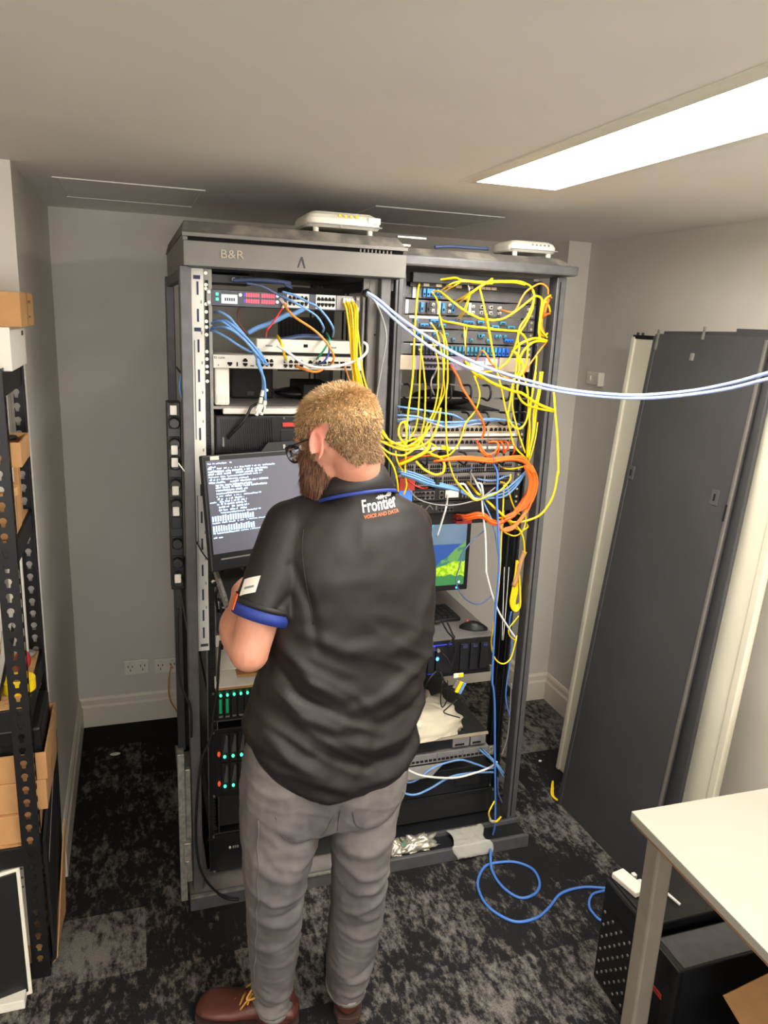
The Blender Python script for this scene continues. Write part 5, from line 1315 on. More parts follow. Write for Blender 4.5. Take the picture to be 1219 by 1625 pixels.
cord(y_, .0034, c15((690, 500), (745, 570), (800, 650), (828, 750), (835, 830)), 'yellow cord from behind the head dropping to the shoulder', Y=2.12)
cord(y_, .0034, c15((700, 470), (780, 495), (850, 490), (900, 480), (960, 460)), 'yellow cord from behind the head running flat into the tangle', Y=2.135)
cord(y_, .0034, c3((60, 960), (75, 1060), (110, 1140), (150, 1210)), 'short yellow cord slanting down below the tangle at the rack edge', Y=Yr-.02)
cord(y_, .003, c3((200, 930), (350, 920), (380, 850), (340, 800), (300, 820)), 'small yellow loop in the middle of the tangle', Y=Yr-.03)
cord(y_, .003, c3((440, 840), (550, 910), (500, 960), (380, 1000), (280, 1050)), 'yellow cord at the right side of the tangle', Y=Yr-.03)
cord(y_, .003, c3((380, 850), (430, 950), (560, 1020), (650, 1020), (720, 1000)), 'yellow cord running right out of the tangle below the clip', Y=Yr-.03)
T = Matrix.Translation(onY(707, 711, 2.15)) @ Matrix.Rotation(math.radians(14), 4, 'Y')
tag(MB(T).box(-.015, .015, -.005, .005, -.006, .006).build('cord_clip', 'yellow_tape', bevel=.001), 'small square yellow clip on the straight middle cord', 'clip')
# yellow hanks in the upper right bay
for k, pts in enumerate((((800, 420), (765, 560), (735, 700), (740, 820), (790, 865), (830, 830)), ((870, 370), (800, 430), (760, 600), (745, 760), (800, 850), (825, 880)), ((780, 425), (840, 490), (862, 570)), ((880, 400), (840, 400), (790, 560), (760, 720), (790, 840)))):
    cord(y_ if k != 3 else 'amber_cord', .0036, c2(*pts), ('yellow hank in the top right bay, outer loop', 'yellow hank in the top right bay, inner loop', 'short yellow end at the top of the right bay hank', 'amber loop mixed in the right bay hank')[k], Y=Yr+.015, bulge=.01)
cord(y_, .0042, c2((825, 920), (700, 890), (600, 910), (500, 960), (400, 1060)), 'yellow cord curving left from the right bay hank, upper one', Y=Yr-.01)
cord(y_, .0042, c2((820, 930), (680, 930), (560, 1020), (495, 1150), (480, 1371)), 'yellow cord curving down from the right bay hank, lower one', Y=Yr-.015)
cord('amber_cord', .003, c2((825, 925), (720, 1060), (620, 1200), (540, 1320)), 'amber cord slanting down left from the right bay hank', Y=Yr-.01)
cord('amber_cord', .0034, c2((240, 535), (330, 565), (410, 575), (460, 530), (510, 420), (570, 330), (650, 270), (750, 230), (830, 280), (840, 360)), 'amber cord looping from the second fibre panel over the rail', Y=Yr, Y0=PE, plug=1)
cord(o_, .0042, c2((850, 420), (800, 560), (770, 650)), 'orange cord hanging in the top right bay', Y=Yr+.01)
cord(o_, .0042, c2((860, 590), (800, 610), (770, 650)), 'short orange cord end beside the right bay hank', Y=Yr+.01)
cord('amber_cord', .0032, c1((1030, 1160), (1110, 1040), (1219, 1190))+c2((120, 1150), (200, 1235)), 'amber cord arching over the white labels of the lavender switch', Y=Yr, Y0=PE)
cord('amber_cord', .003, c4((260, 40), (310, 65), (370, 78)), 'short amber cord end under the lavender switch', Y=Yr)
cord(o_, .0042, c1((730, 1225), (820, 1371))+c3((870, 200), (960, 340), (1060, 500), (1120, 620), (1135, 720), (1100, 800)), 'single orange cord dropping from the lavender switch', Y=Yr-.02, Y0=PE, plug=1)
# orange bundle
for k in range(7):
    d = (k-3)*7
    lb = 'orange cord in the wide bundle that swings round the right rail'
    cord(o_, .0036, c3((700-k*30, 1060+d), (900, 1045+d), (1219, 1075+d))+c4((200, 1065+d), (400, 1045+d), (550, 1070+d*1.5), (660-d, 1219))+c6((800-d*2, 130), (855-d*2, 260), (840-d*2, 420), (760-d*2, 570), (650, 650+d), (545, 700+d)), lb, group='orange cords in the bundle round the right rail', Y=Yr-.03-.003*k)
for k in range(6):
    d = (k-2)*11
    cord(o_, .0036, c6((30+k*14, 655+(k % 3)*22), (120, 685+d), (250, 655+d), (330, 665+d), (400, 720+d), (480, 740+d*.6), (560, 705+d*.5), (650, 630+d*.5), (760, 480+d), (830, 330)), 'orange cord from the lowest fibre panel looping up to the bundle', group='orange cords from the lowest fibre panel', Y=Yr-.01-.004*k, Y0=YR-.01)
for k in range(3):
    d = k*16
    cord(o_, .0036, c6((490-d*.4, 730), (505, 800+d*.4), (560, 832-d), (650, 800-d), (750, 680-d), (825, 550), (862-d*.5, 350)), 'orange cord making the low cup shaped loop by the rail, %s one' % ('outer', 'middle', 'inner')[k], Y=Yr-.035-.004*k)
for k, p in enumerate((((0, 860), (60, 960), (120, 1000), (200, 965), (235, 880), (200, 845), (110, 850)), ((110, 845), (220, 860), (240, 950), (200, 1020)), ((170, 840), (270, 850), (300, 920), (290, 990)), ((250, 840), (340, 850), (350, 920), (300, 985)), ((360, 850), (420, 880), (430, 950), (410, 1000)))):
    cord(o_, .0034, c4(*p), ('largest orange loop below the black sockets', 'orange lead curling down from the black sockets, second from left', 'orange lead curling down from the black sockets, third from left', 'orange lead curling down from the black sockets, fourth from left', 'rightmost orange lead curling down from the black sockets')[k], Y=Yr, Y0=PE if k else None)
cord(o_, .004, c3((1040, 840), (1080, 930), (1130, 1000), (1219, 1030)), 'orange lead leaving the sockets left of the largest loop', Y=Yr-.005, Y0=PE, plug=1)
cord(o_, .003, c3((100, 1090), (240, 1030), (400, 1020), (560, 1000)), 'orange cord passing behind the yellow tangle', Y=Yr+.01)
# --- blue cords of the right rack
bl = [((80, 420), (300, 450), (560, 490), (750, 520), (885, 585)), ((80, 525), (300, 540), (540, 600), (800, 610), (1000, 590), (1219, 572), (1400, 590), (1560, 640)), ((80, 580), (330, 560), (560, 640), (700, 670), (900, 650), (1100, 620)), ((80, 605), (200, 590), (400, 560), (620, 640), (820, 640), (1000, 600), (1300, 585))]
for k, p in enumerate(bl): cord(b_ if k != 2 else 'pale_blue_cord', .0038, c3(*p), ('uppermost blue cord crossing above the white patch panels', 'blue cord running the full width over the white patch panels', 'pale blue cord sagging over the white patch panels', 'lower blue cord wavering over the white patch panels')[k], Y=Yr+.005, bulge=.03)
cord(b_, .003, c3((200, 620), (225, 680), (220, 780), (200, 860)), 'short pale cord dropping behind the oval yellow loop', Y=Yr)
for k in range(6):
    d = (k-2.5)*13
    cord(b_, .0036, c5((75+k*8, 195+d), (250, 240+d), (400, 300+d), (560, 345+d*.6), (735, 385+d*.5)), 'blue cord in the strapped bundle below the yellow loop', group='blue cords in the strapped bundle', Y=Yr-.02-.003*k, bulge=.02)
a, c_ = onY(694, 762, 2.13), onY(691, 776, 2.13)
tag(MB().tube([a+V((.001, 0, .006)), c_+V((0, 0, -.004))], .009, 10).build('hook_strap', 'black_cord'), 'black strap holding the blue bundle together', 'strap')
cord('white_cord', .003, c5((235, 260), (300, 300), (345, 320)), 'short white lead beside the blue bundle', Y=Yr-.03)
cord('red_cord', .0028, c5((180, 290), (260, 340), (340, 370), (400, 365)), 'dull red lead below the blue bundle', Y=Yr-.02)
for k in range(3):
    cord(b_, .0036, c5((750, 395+k*8), (900, 455+k*10), (1000, 478+k*4))+c6((380, 480-k*20), (550, 455-k*35), (680, 340-k*30), (780, 185)), ('blue cord sweeping up to the right rail, lowest one', 'blue cord sweeping up to the right rail, middle one', 'blue cord sweeping up to the right rail, uppermost one')[k], Y=Yr-.01-.004*k)
cord('slate_cord', .0034, c5((620, 180), (720, 175), (820, 160), (900, 150)), 'slate cord lying across the upper grey switch', Y=Yr)
cord(b_, .0034, c5((930, 270), (1050, 290), (1150, 280))+c6((540, 250), (620, 230)), 'blue cord lying across the lower grey switch', Y=Yr)
cord('strong_blue_cord', .0042, c6((430, 110), (472, 220), (465, 500), (480, 800), (490, 1219))+c7((870, 350), (850, 700), (838, 1000))+c8((930, 60), (940, 200), (942, 500), (945, 1100), (925, 1250)), 'long bright blue cord falling down the front of right rack', Y=2.15, bulge=.035)
# its continuation, a coil on the carpet
p0 = c8((925, 1250), (905, 1422)); pts = [onY(*p0[0], 2.15), onY(*p0[1], 2.085)]
fl = c13((635, 200), (640, 290), (690, 370), (770, 420), (840, 400), (860, 350), (830, 290), (760, 258), (690, 255), (610, 275), (575, 350), (600, 430), (660, 490), (750, 530), (840, 515), (900, 470), (960, 400), (1060, 372), (1175, 375))
zz = [.03, .008, .005, .005, .005, .005, .005, .005, .008, .006]+[.005]*9
pts += [onZ(x, y, h) for (x, y), h in zip(fl, zz)]
pts += [onZ(968, 1412, .005)+V((.08, .0, 0))]
tag(MB().tube(spline(pts, 8), .0048, 10).build('network_cable', 'strong_blue_cord', smooth=True), 'bright blue cable coiled in a large loop on the carpet', 'cable')
pts = [onZ(x, y, .005) for x, y in c13((1172, 384), (1105, 405), (1088, 455), (1110, 495), (1143, 525))]
pts = [pts[0]+V((.05, 0, 0))]+pts+[pts[-1]+V((.03, -.03, 0))]
tag(MB().tube(spline(pts, 8), .0045, 10).build('network_cable', 'strong_blue_cord', smooth=True), 'short bend of blue cable beside the perforated tower', 'cable')
cord(b_, .0026, c6((310, 490), (340, 560), (400, 690), (450, 880), (485, 1110)), 'thin blue cord slanting down from the white plugs', Y=Yr-.02)
cord('white_cord', .0038, c6((300, 470), (322, 700), (342, 900), (350, 1219))+c7((790, 60), (840, 250), (900, 400), (980, 530), (1040, 620)), 'long white cord falling past the monitor to the post', Y=2.155)
cord('white_cord', .0038, c5((720, 330), (790, 330), (840, 400), (900, 480), (970, 480)), 'white lead with a rounded bend over the black router, left one', Y=Yr-.03)
cord('white_cord', .0038, c5((860, 200), (930, 330), (975, 420), (990, 470)), 'white lead slanting down from the lower grey switch', Y=Yr-.035, Y0=PE)
cord('white_cord', .0038, c5((940, 315), (975, 330), (990, 400), (990, 450), (960, 475)), 'white lead with a hooked top beside the slanting one', Y=Yr-.03)
cord('grey_cord', .0028, c5((190, 380), (300, 490), (500, 548), (700, 550), (900, 505), (1000, 460), (1135, 355)), 'thin grey cord sagging across both black routers', Y=Yr-.03)
cord('white_cord', .0036, c5((612, 445), (600, 560), (560, 700), (500, 890)), 'white cord dropping from the router label behind the shoulder', Y=Yr-.02, Y0=PE)
cord('slate_cord', .0026, c6((330, 825), (220, 920), (110, 1050), (60, 1219))+c7((520, 120), (560, 230), (650, 310), (740, 318), (830, 255)), 'thin slate lead looping in front of the monitor', Y=2.17)
cord('grey_cord', .003, c3((545, 0), (500, 80), (490, 180), (530, 280)), 'grey cord through the ring manager', Y=Yr)
cord('white_cord', .0024, c1((930, 240), (950, 290), (950, 340)), 'short white fibre end near the top of right rack', Y=Yr, Y0=PE)
cord('grey_cord', .0022, c1((575, 1200), (545, 1300), (515, 1371)), 'short grey cord under the lavender switch', Y=Yr)
for k in range(2): cord('white_cord', .0016, c7((985-40*k, 0), (970-32*k, 220), (935-10*k, 640)), 'thin pale line of cord down the right rail, %s one' % ('right', 'left')[k], Y=2.236, bulge=0)
cord('strong_blue_cord', .003, c7((1005, 390), (990, 500), (1010, 700))+c8((1030, 100), (1060, 290)), 'blue cord half hidden behind the right post', Y=2.225, bulge=0)
cord('grey_cord', .0028, c8((1075, 20), (1060, 300), (1040, 470), (995, 605)), 'grey cord running down inside the right post', Y=2.225, bulge=0)
# low cords
cord('white_cord', .0044, c8((150, 650), (190, 690), (350, 765), (600, 785), (780, 745), (900, 700), (960, 655)), 'white cord sagging across the upper battery unit', Y=2.19)
cord(b_, .0042, c8((150, 700), (180, 770), (240, 820), (330, 790), (450, 700), (650, 640), (780, 670), (880, 705), (945, 705)), 'blue cord with a hump over the upper battery unit', Y=2.20, bulge=.0)
cord(b_, .0046, c8((120, 820), (200, 900), (300, 920), (420, 870), (580, 780), (750, 745), (940, 738)), 'blue cord dipping lowest across the upper battery unit', Y=2.185, bulge=.02)
for k in range(2): cord(b_, .0038, c8((810+k*30, 550), (940+k*12, 665), (1015, 780-k*30)), 'blue cord from the silver patch panel to the post, %s of the pair' % ('lower', 'upper')[k], Y=2.17, bulge=.01, Y0=YR-.012)
cord('slate_cord', .003, c8((965, 780), (970, 900), (1000, 985)), 'slate cord hanging at the foot of the right post', Y=2.22, bulge=0)
cord(y_, .0034, c8((940, 970), (895, 1060), (905, 1125)), 'short yellow lead at the rack foot, left one', Y=2.14, plug=2)
cord(y_, .0042, c8((925, 1135), (955, 1135), (990, 1100)), 'short yellow lead at the rack foot, right one', Y=2.13, plug=1)
# black leads at the blue lit server, ribbon plug
for k, p in enumerate((((430, 470), (400, 480), (440, 560), (500, 640), (510, 760), (480, 860), (440, 800), (400, 760)), ((440, 480), (490, 590), (505, 620), (450, 680), (480, 730), (530, 780), (535, 880)), ((350, 910), (280, 990), (230, 1100)), ((380, 920), (410, 990), (400, 1060), (450, 1060)))):
    cord('black_cord', .0034, c7(*p), ('black usb lead looped over the edge of the grey lid', 'black mouse lead hanging down the server front', 'black lead running down left from the server', 'black lead hanging under the server')[k], Y=2.225, bulge=.01)
cord('black_cord', .0026, c8((520, 0), (505, 150), (520, 215), (560, 140), (560, 0)), 'thin black loop hanging over the plastic bag', Y=2.21, bulge=0)
cord('black_cord', .0026, c8((640, 150), (560, 220), (535, 260), (660, 300)), 'thin black lead lying on the plastic bag', Y=2.21, bulge=0)
cord('black_cord', .0026, c8((700, 170), (680, 230), (690, 290), (720, 290)), 'thin black lead curled at the right of the plastic bag', Y=2.21, bulge=0)
t = thing('plug_label', onY(727, 1071, 2.22), 'white and yellow tag hanging from leads under the server', 'tag')
p = onY(727, 1071, 2.225); MB().box(p.x-.018, p.x+.018, 2.22, 2.223, p.z-.008, p.z+.008).build('card', 'label_white', t); MB().box(p.x, p.x+.018, 2.2185, 2.2205, p.z-.006, p.z+.006).build('print', 'yellow_tape', t)
p = onY(731, 1091, 2.225); T = Matrix.Translation(p) @ Matrix.Rotation(math.radians(25), 4, 'Y')
t = thing('ribbon_plug', p, 'yellow and blue plug hanging above the plastic bag', 'plug')
MB(T).box(-.014, -.001, -.005, .005, -.022, .022).build('plug_half', 'yellow_tape', t, bevel=.002); MB(T).box(.001, .012, -.005, .005, -.022, .022).build('plug_half', 'blue_cord', t, bevel=.002); MB(T).box(-.030, -.017, -.004, .004, -.010, .022).build('tab', 'grey_device', t, bevel=.002)

# --- left rack cords
PL = 2.162
for k in range(5):
    x0, y0 = 795+k*28, 365-(k % 2)*20
    cord(y_, .0034, c9((x0, y0), (x0+40+k*4, y0+90), (x0+75-k*3, 700), (905+k*14, 1100), (925+k*26, 1371))+[(563+k*4, 635), (572+k*5, 670), (592+k*4, 697)], 'yellow cord in the straight sheaf that drops behind the head', group='yellow cords dropping behind the head', Y=Yl-.01-.003*k, Y0=PL, bulge=.02)
cord(y_, .003, c9((930, 380), (990, 850), (1030, 1200), (1070, 1371))+[(592, 640), (600, 672), (612, 690), (625, 712)], 'single yellow cord just right of the sheaf, passing the rail', Y=Yl-.02, Y0=PL, plug=1)
cord('amber_cord', .0026, c9((810, 1150), (860, 1280), (890, 1371))+[(562, 625)], 'thin amber cord left of the yellow sheaf below the white router', Y=Yl-.01)
cord('amber_cord', .0038, c9((50, 350), (180, 530), (400, 680), (520, 780), (620, 900), (682, 1020), (675, 1090), (630, 1140)), 'amber cord curving between the controller and the white router', Y=Yl-.02, Y0=PL, Y1=PL, plug=3)
cord('amber_cord', .0042, c9((230, 1150), (330, 1190), (450, 1220), (530, 1200), (570, 1168)), 'short amber cord along the sockets of the white router', Y=Yl-.005, Y0=PL, Y1=PL)
cord('red_cord', .003, c10((1150, 460), (1050, 620), (950, 760), (900, 830), (895, 910)), 'red cord slanting down from the controller', Y=Yl, Y0=PL, Y1=2.21, plug=1)
cord(b_, .0034, c9((0, 280), (150, 350), (330, 450), (480, 550), (560, 680), (550, 740)), 'blue cord arching right from the controller, lower arc', Y=Yl-.01, Y0=2.165, Y1=2.22)
cord(b_, .0034, c9((60, 250), (200, 290), (380, 380), (480, 430), (600, 560), (680, 700), (672, 800)), 'blue cord arching right from the controller, upper arc', Y=Yl-.015, Y1=2.22)
for k in range(3): cord('slate_cord' if k else 'slate_cord', .0042, c10((430, 120+k*12), (700, 115+k*14), (950, 120+k*16), (1219, 160+k*14))+c9((100, 155+k*10), (180, 210)), ('slate cord under the hood running right, uppermost', 'slate cord under the hood running right, middle', 'slate cord under the hood running right, lowest')[k], Y=2.21+.01*k, bulge=.01)
cord('slate_cord', .0038, c10((620, 170), (800, 200), (950, 270), (1100, 350), (1219, 400)), 'slate cord slanting from under the hood to the controller sockets', Y=2.165, bulge=.01)
cord(b_, .008, c10((640, 855), (760, 790), (900, 740), (1050, 670), (1219, 590))+c9((180, 530), (330, 450), (375, 400)), 'thick blue lead rising right to the controller sockets', Y=2.175, bulge=.01)
for k in range(3): cord('slate_cord', .0042, c9((-20, 835+k*6), (150, 800+k*8), (330, 775+k*10), (560, 790+k*8)), ('dark cord lying on the white gateway, rear one', 'dark cord lying on the white gateway, middle one', 'dark cord lying on the white gateway, front one')[k], Y=2.25-.015*k, bulge=0)
hang = [((180, 570), (250, 565), (380, 640), (500, 780), (650, 960), (800, 1180)), ((110, 740), (250, 690), (400, 780), (600, 960), (740, 1130)), ((110, 820), (180, 830), (350, 920), (500, 1020), (660, 1110)), ((120, 700), (330, 690), (520, 830), (700, 1010), (830, 1180)), ((100, 790), (290, 775), (430, 825), (600, 960), (770, 1160))]
names = ['topmost', 'second', 'lowest', 'third', 'fourth']
for k, p in enumerate(hang):
    tail = [((690, 230), (735, 245)), ((640, 250), (700, 400), (715, 610)), ((600, 130), (660, 260), (690, 400), (690, 510)), ((640, 90), (720, 230)), ((650, 170), (690, 215))][k]
    cord(b_, .0042, c10(*p)+c11(*tail), 'blue cord from the left post over the white router, %s where they leave the post' % names[k], Y=Yl-.01-.004*k, bulge=.03, Y0=2.19)
# white plugs hanging at the ends
wp = thing('plug_cluster', onY(418, 650, 2.13), 'bunch of white network plugs dangling in front of the shelf', 'plug cluster')
for (a, c_) in (((690, 510), (675, 570)), ((672, 580), (660, 640)), ((712, 615), (705, 660)), ((655, 650), (620, 720)), ((670, 650), (650, 735)), ((705, 665), (680, 730)), ((690, 670), (672, 760)), ((640, 700), (622, 765))):
    q0, q1 = c11(a, c_); MB().tube([onY(*q0, 2.125), onY(*q1, 2.125)], .0052, 6).build('plug', 'white_plastic', wp)
cord('black_cord', .0045, c11((640, 640), (570, 680), (530, 760), (470, 850), (400, 920), (330, 1000)), 'black lead draped over the front of the flat computer', Y=2.145)
cord('brown_cord', .003, c10((520, 490), (500, 600), (520, 720), (600, 840), (640, 900)), 'dark lead hanging below the controller at left', Y=2.26, bulge=0)
cord('white_cord', .0044, c9((0, 900), (150, 1000), (300, 1110), (450, 1160), (650, 1165), (850, 1120), (1000, 1060), (1080, 980), (1085, 900), (1040, 860)), 'white cord swooping across the white router to the right rail', Y=Yl-.02)
cord('green_cord', .0034, c9((600, 755), (632, 830), (600, 900), (540, 990), (440, 1110)), 'green cord bending down to the white router', Y=Yl-.01, Y0=2.2, Y1=PL, plug=2)
cord('navy_cord', .0034, c9((630, 880), (625, 1000), (560, 1100), (490, 1125)), 'navy cord beside the green one at the white router', Y=Yl-.01, Y1=PL)
cord(y_, .0046, c9((0, 785), (50, 880), (90, 1020), (110, 1095)), 'short yellow cord plugged into the middle of white router', Y=Yl, Y1=PL, Y0=2.2, plug=2)
for k in range(5): cord('slate_cord' if k % 2 else b_, .0034, c12((195-6*k, 800), (120+k*22, 960), (88+k*26, 1130), (135+k*16, 1300), (195-k*14, 1420), (168+k*6, 1580)), 'blue cord in the loose bundle outside the left post', group='blue cords outside the left post', Y=2.15+.01*k, bulge=0)
cord('black_cord', .003, c12((55, 940), (100, 1000), (150, 1060)), 'short black lead end outside the left post', Y=2.16, bulge=0)
cord('white_cord', .002, [(283, 735), (300, 760), (303, 790), (300, 820)], 'thin pale lead on the power strip', Y=2.13, bulge=0)
cord('black_cord', .0022, [(312, 860), (322, 878), (334, 893)], 'short black lead crossing the printed strip', Y=2.13, bulge=0)
cord('black_cord', .0042, c14((80, -120), (78, 0), (85, 250), (118, 360), (150, 440), (155, 600)), 'black power lead hanging outside the left post', Y=2.10, bulge=0)
cord('black_cord', .0044, c14((318, 60), (308, 200), (300, 330), (275, 500), (265, 600), (215, 720), (190, 900), (180, 1150), (200, 1320), (250, 1420), (340, 1500), (420, 1512)), 'long black lead wandering down the front of left rack to its foot', Y=2.09, bulge=.0)
cord('amber_cord', .003, [(272, 1055), (268, 1080), (270, 1110), (285, 1135), (292, 1145)], 'orange power lead hanging from the wall outlet', Y=3.33, bulge=0)
# tangle of black leads under the screen
random.seed(5)
for k, p in enumerate((((340, 930), (352, 915), (372, 912), (388, 925), (385, 950), (365, 962), (345, 950)), ((345, 965), (343, 940), (362, 925), (380, 935), (378, 960)), ((352, 905), (358, 930), (350, 960), (357, 990), (352, 1030)), ((375, 915), (365, 940), (372, 965), (362, 975)), ((338, 918), (350, 922), (362, 940), (355, 962)), ((385, 905), (390, 930), (380, 955)))):
    cord('black_cord', .0048, list(p), ('outermost black lead coiled under the console screen', 'inner black lead coiled under the console screen', 'black lead hanging straight below the console screen', 'short black lead bent behind the sleeve', 'black lead slanting through the coil under the screen', 'black lead nearest the sleeve under the screen')[k], Y=2.12, bulge=.02)
cord('white_cord', .0042, [(336, 924), (350, 915), (368, 917), (392, 905)], 'pale lead crossing under the console screen', Y=2.14, bulge=.0)
cord('red_cord', .004, [(372, 913), (380, 917), (392, 912)], 'short red lead under the console screen', Y=2.12, bulge=0)
tag(MB().ball(onY(392, 897, 2.12), (.022, .012, .016), 14, 8).build('cord_reel', 'beige_metal', smooth=True), 'beige rounded lump of tape under the screen by the sleeve', 'tape')
# grey drop lead between racks and the pale pair going off to the right
cord('grey_cord', .003, [(583, 468), (596, 480), (607, 505), (613, 535), (608, 570), (600, 615), (594, 655)], 'thin grey lead curving down the gap between the racks', Y=2.10, bulge=.02)
for k, px in enumerate(([(582, 464), (600, 475), (640, 508), (700, 548), (765, 580), (835, 603), (905, 619), (1000, 627), (1090, 621), (1160, 608), (1225, 590)],
                       [(582, 467), (602, 484), (642, 520), (700, 562), (765, 592), (835, 610), (905, 624), (1000, 632), (1070, 629), (1150, 618), (1225, 600)])):
    n = len(px); pts = []
    for i, (x, y) in enumerate(px):
        t_ = i/(n-1); Y = 2.12-.06*t_-1.15*max(0, t_-.35)**1.3
        pts.append(onY(x, y, Y))
    d = (pts[-1]-pts[-2]).normalized(); pts.append(pts[-1]+d*.25); pts.append(pts[-1]+V((.25, -.1, .12)))
    tag(MB().tube(spline(pts, 8), .0045, 10).build('network_cable', 'pale_blue_cord', smooth=True), 'pale blue cable strung from left rack out to the right, %s of two' % ('upper', 'lower')[k], 'cable')
tag(MB().ball(onY(582, 466, 2.13), (.014, .012, .012), 12, 8).build('cable_gland', 'black_plastic', smooth=True), 'black knot where the pale blue cables leave the left rack', 'cable tie')
cord('slate_cord', .006, [(690, 392), (715, 391), (745, 393), (775, 395)], 'dark blue cord lying on the lid behind the small router', Y=2.36, bulge=0)
# ================================================================ the technician, seen from behind
man = thing('person', (.42, 1.62, 0), 'bearded person in black polo shirt and grey jeans working at the racks', 'person')
def solid(parts, name, m, voxel, smooth_n=6, mats=None, disp=None):
    """parts: MB with closed pieces -> one continuous remeshed surface, parented to the person"""
    me = bpy.data.meshes.new(name); me.from_pydata([tuple(p) for p in parts.v], [], parts.f); me.update()
    bm = bmesh.new(); bm.from_mesh(me); bmesh.ops.recalc_face_normals(bm, faces=bm.faces); bm.to_mesh(me); bm.free()
    o = bpy.data.objects.new(name, me); COL.objects.link(o)
    r = o.modifiers.new('r', 'REMESH'); r.mode = 'VOXEL'; r.voxel_size = voxel; r.adaptivity = 0
    s = o.modifiers.new('s', 'SMOOTH'); s.factor = .6; s.iterations = smooth_n
    me2 = eval_mesh(o); bpy.data.objects.remove(o)
    if disp:
        nn = [v.normal.copy() for v in me2.vertices]
        for v, n in zip(me2.vertices, nn): v.co = v.co + n*disp(v.co, n)
    me2.materials.clear()
    for q in ([m]+(mats or [])): me2.materials.append(M[q])
    for p in me2.polygons: p.use_smooth = True
    o = bpy.data.objects.new(name, me2); COL.objects.link(o); o.parent = man; o.location = -V(man.location)
    return o
def limb(b, pts, rad, n=20, pre=6):     # tapering round limb through joints
    sp = spline(pts, pre); m = len(sp); rr_ = []
    for i in range(m):
        f = i/(m-1)*(len(rad)-1); k = min(int(f), len(rad)-2); t = f-k; t = t*t*(3-2*t)
        rr_.append(rad[k]*(1-t)+rad[k+1]*t)
    b.tube(sp, rr_, n); b.ball(sp[0], rr_[0]*.98, 16, 10); b.ball(sp[-1], rr_[-1]*.98, 16, 10)
# ---- joints
SHL, ELL, WRL = V((.318, 1.605, 1.395)), V((.222, 1.555, 1.125)), V((.238, 1.80, 1.176))
SHR, ELR, WRR = V((.605, 1.625, 1.375)), V((.605, 1.70, 1.115)), V((.50, 1.86, 1.178))
HC = V((.426, 1.610, 1.586))           # head centre
YAWH, PITH = math.radians(37), math.radians(-24)
RH = Matrix.Rotation(YAWH, 3, 'Z') @ Matrix.Rotation(PITH, 3, 'X') @ Matrix.Rotation(math.radians(3), 3, 'Y')
def H(x, y, z): return HC + RH @ V((x, y, z))       # head frame: x right, y to the face, z up
def hball(b, c, r, n=20, m=14):
    q = MB(); q.ball((0, 0, 0), r, n, m); b.add([H(*(V(c)+p)) for p in q.v], q.f)
def hloft(b, rings, n=24, pw=1.0):
    q = MB(); q.loft([(c, (rx, 0, 0), (0, ry, 0)) for c, rx, ry in rings], n, True, pw); b.add([H(*p) for p in q.v], q.f)
# ---- body, one surface: head, neck, trunk, arms, hands
bd = MB()
hball(bd, (0, -.012, .030), (.077, .097, .080))
hball(bd, (0, .010, .000), (.070, .082, .085))
hloft(bd, [((0, .045, -.115), .026, .030), ((0, .040, -.100), .040, .046), ((0, .030, -.070), .054, .060), ((0, .022, -.03), .062, .070), ((0, .015, .02), .066, .078), ((0, .010, .05), .064, .078)], 24)
hloft(bd, [((0, .098, -.048), .017, .014), ((0, .103, -.040), .016, .016), ((0, .096, -.015), .011, .012), ((0, .088, .008), .009, .010)], 14)     # nose
hball(bd, (0, .080, .026), (.050, .018, .012))                  # brow
hball(bd, (0, .086, -.074), (.024, .012, .007)); hball(bd, (0, .084, -.083), (.021, .012, .007))   # lips
for sx in (-1, 1): hball(bd, (sx*.032, .070, -.020), (.024, .020, .022))       # cheeks
for sx in (-1, 1):      # ears: bowl with a rolled rim
    q = MB(); q.ball((-.002, 0, 0), (.0045, .012, .026), 14, 10)
    pts = [V((0, .010*math.cos(a)-.002+.004*math.sin(a), .027*math.sin(a))) for a in [math.radians(d) for d in range(-100, 221, 20)]]
    q.tube([V((.004, -(p.y)*1.35, p.z*1.12)) for p in pts], .0044, 8)
    Re = Matrix.Rotation(math.radians(-30), 3, 'Z')
    bd.add([H(*(V((sx*.0785, -.006, -.008))+V((sx*(Re @ p).x, (Re @ p).y, p.z)))) for p in q.v], q.f)
NB = V((.468, 1.605, 1.455))
limb(bd, [NB, V((.462, 1.60, 1.50)), H(0, -.030, -.055), H(0, -.025, -.01)], [.066, .056, .055, .056], 24)
trunk = [(.455, 1.61, 1.455, .06, .055), (.462, 1.61, 1.42, .13, .078), (.468, 1.61, 1.36, .168, .095), (.465, 1.61, 1.25, .165, .105), (.455, 1.61, 1.10, .150, .10), (.435, 1.61, .98, .150, .10), (.425, 1.61, .88, .160, .105), (.422, 1.61, .78, .155, .10)]
bd.loft([((x, y, z), (rx, 0, 0), (0, ry, 0)) for x, y, z, rx, ry in trunk], 28, True, .85)
limb(bd, [SHL, SHL.lerp(ELL, .5)+V((-.008, -.004, 0)), ELL], [.050, .050, .043]); limb(bd, [ELL, ELL.lerp(WRL, .35)+V((-.012, 0, .004)), ELL.lerp(WRL, .7), WRL], [.045, .051, .037, .027])
limb(bd, [SHR, SHR.lerp(ELR, .5), ELR], [.050, .048, .040]); limb(bd, [ELR, ELR.lerp(WRR, .35), ELR.lerp(WRR, .7), WRR], [.042, .045, .035, .027])
LEGS = [(.340, .300, 1.655), (.515, .492, 1.640)]
for hx, fx, fy in LEGS:
    limb(bd, [V((hx, 1.61, .80)), V(((hx*.6+fx*.4), 1.60, .47)), V((fx, fy, .10))], [.060, .042, .036, .032])
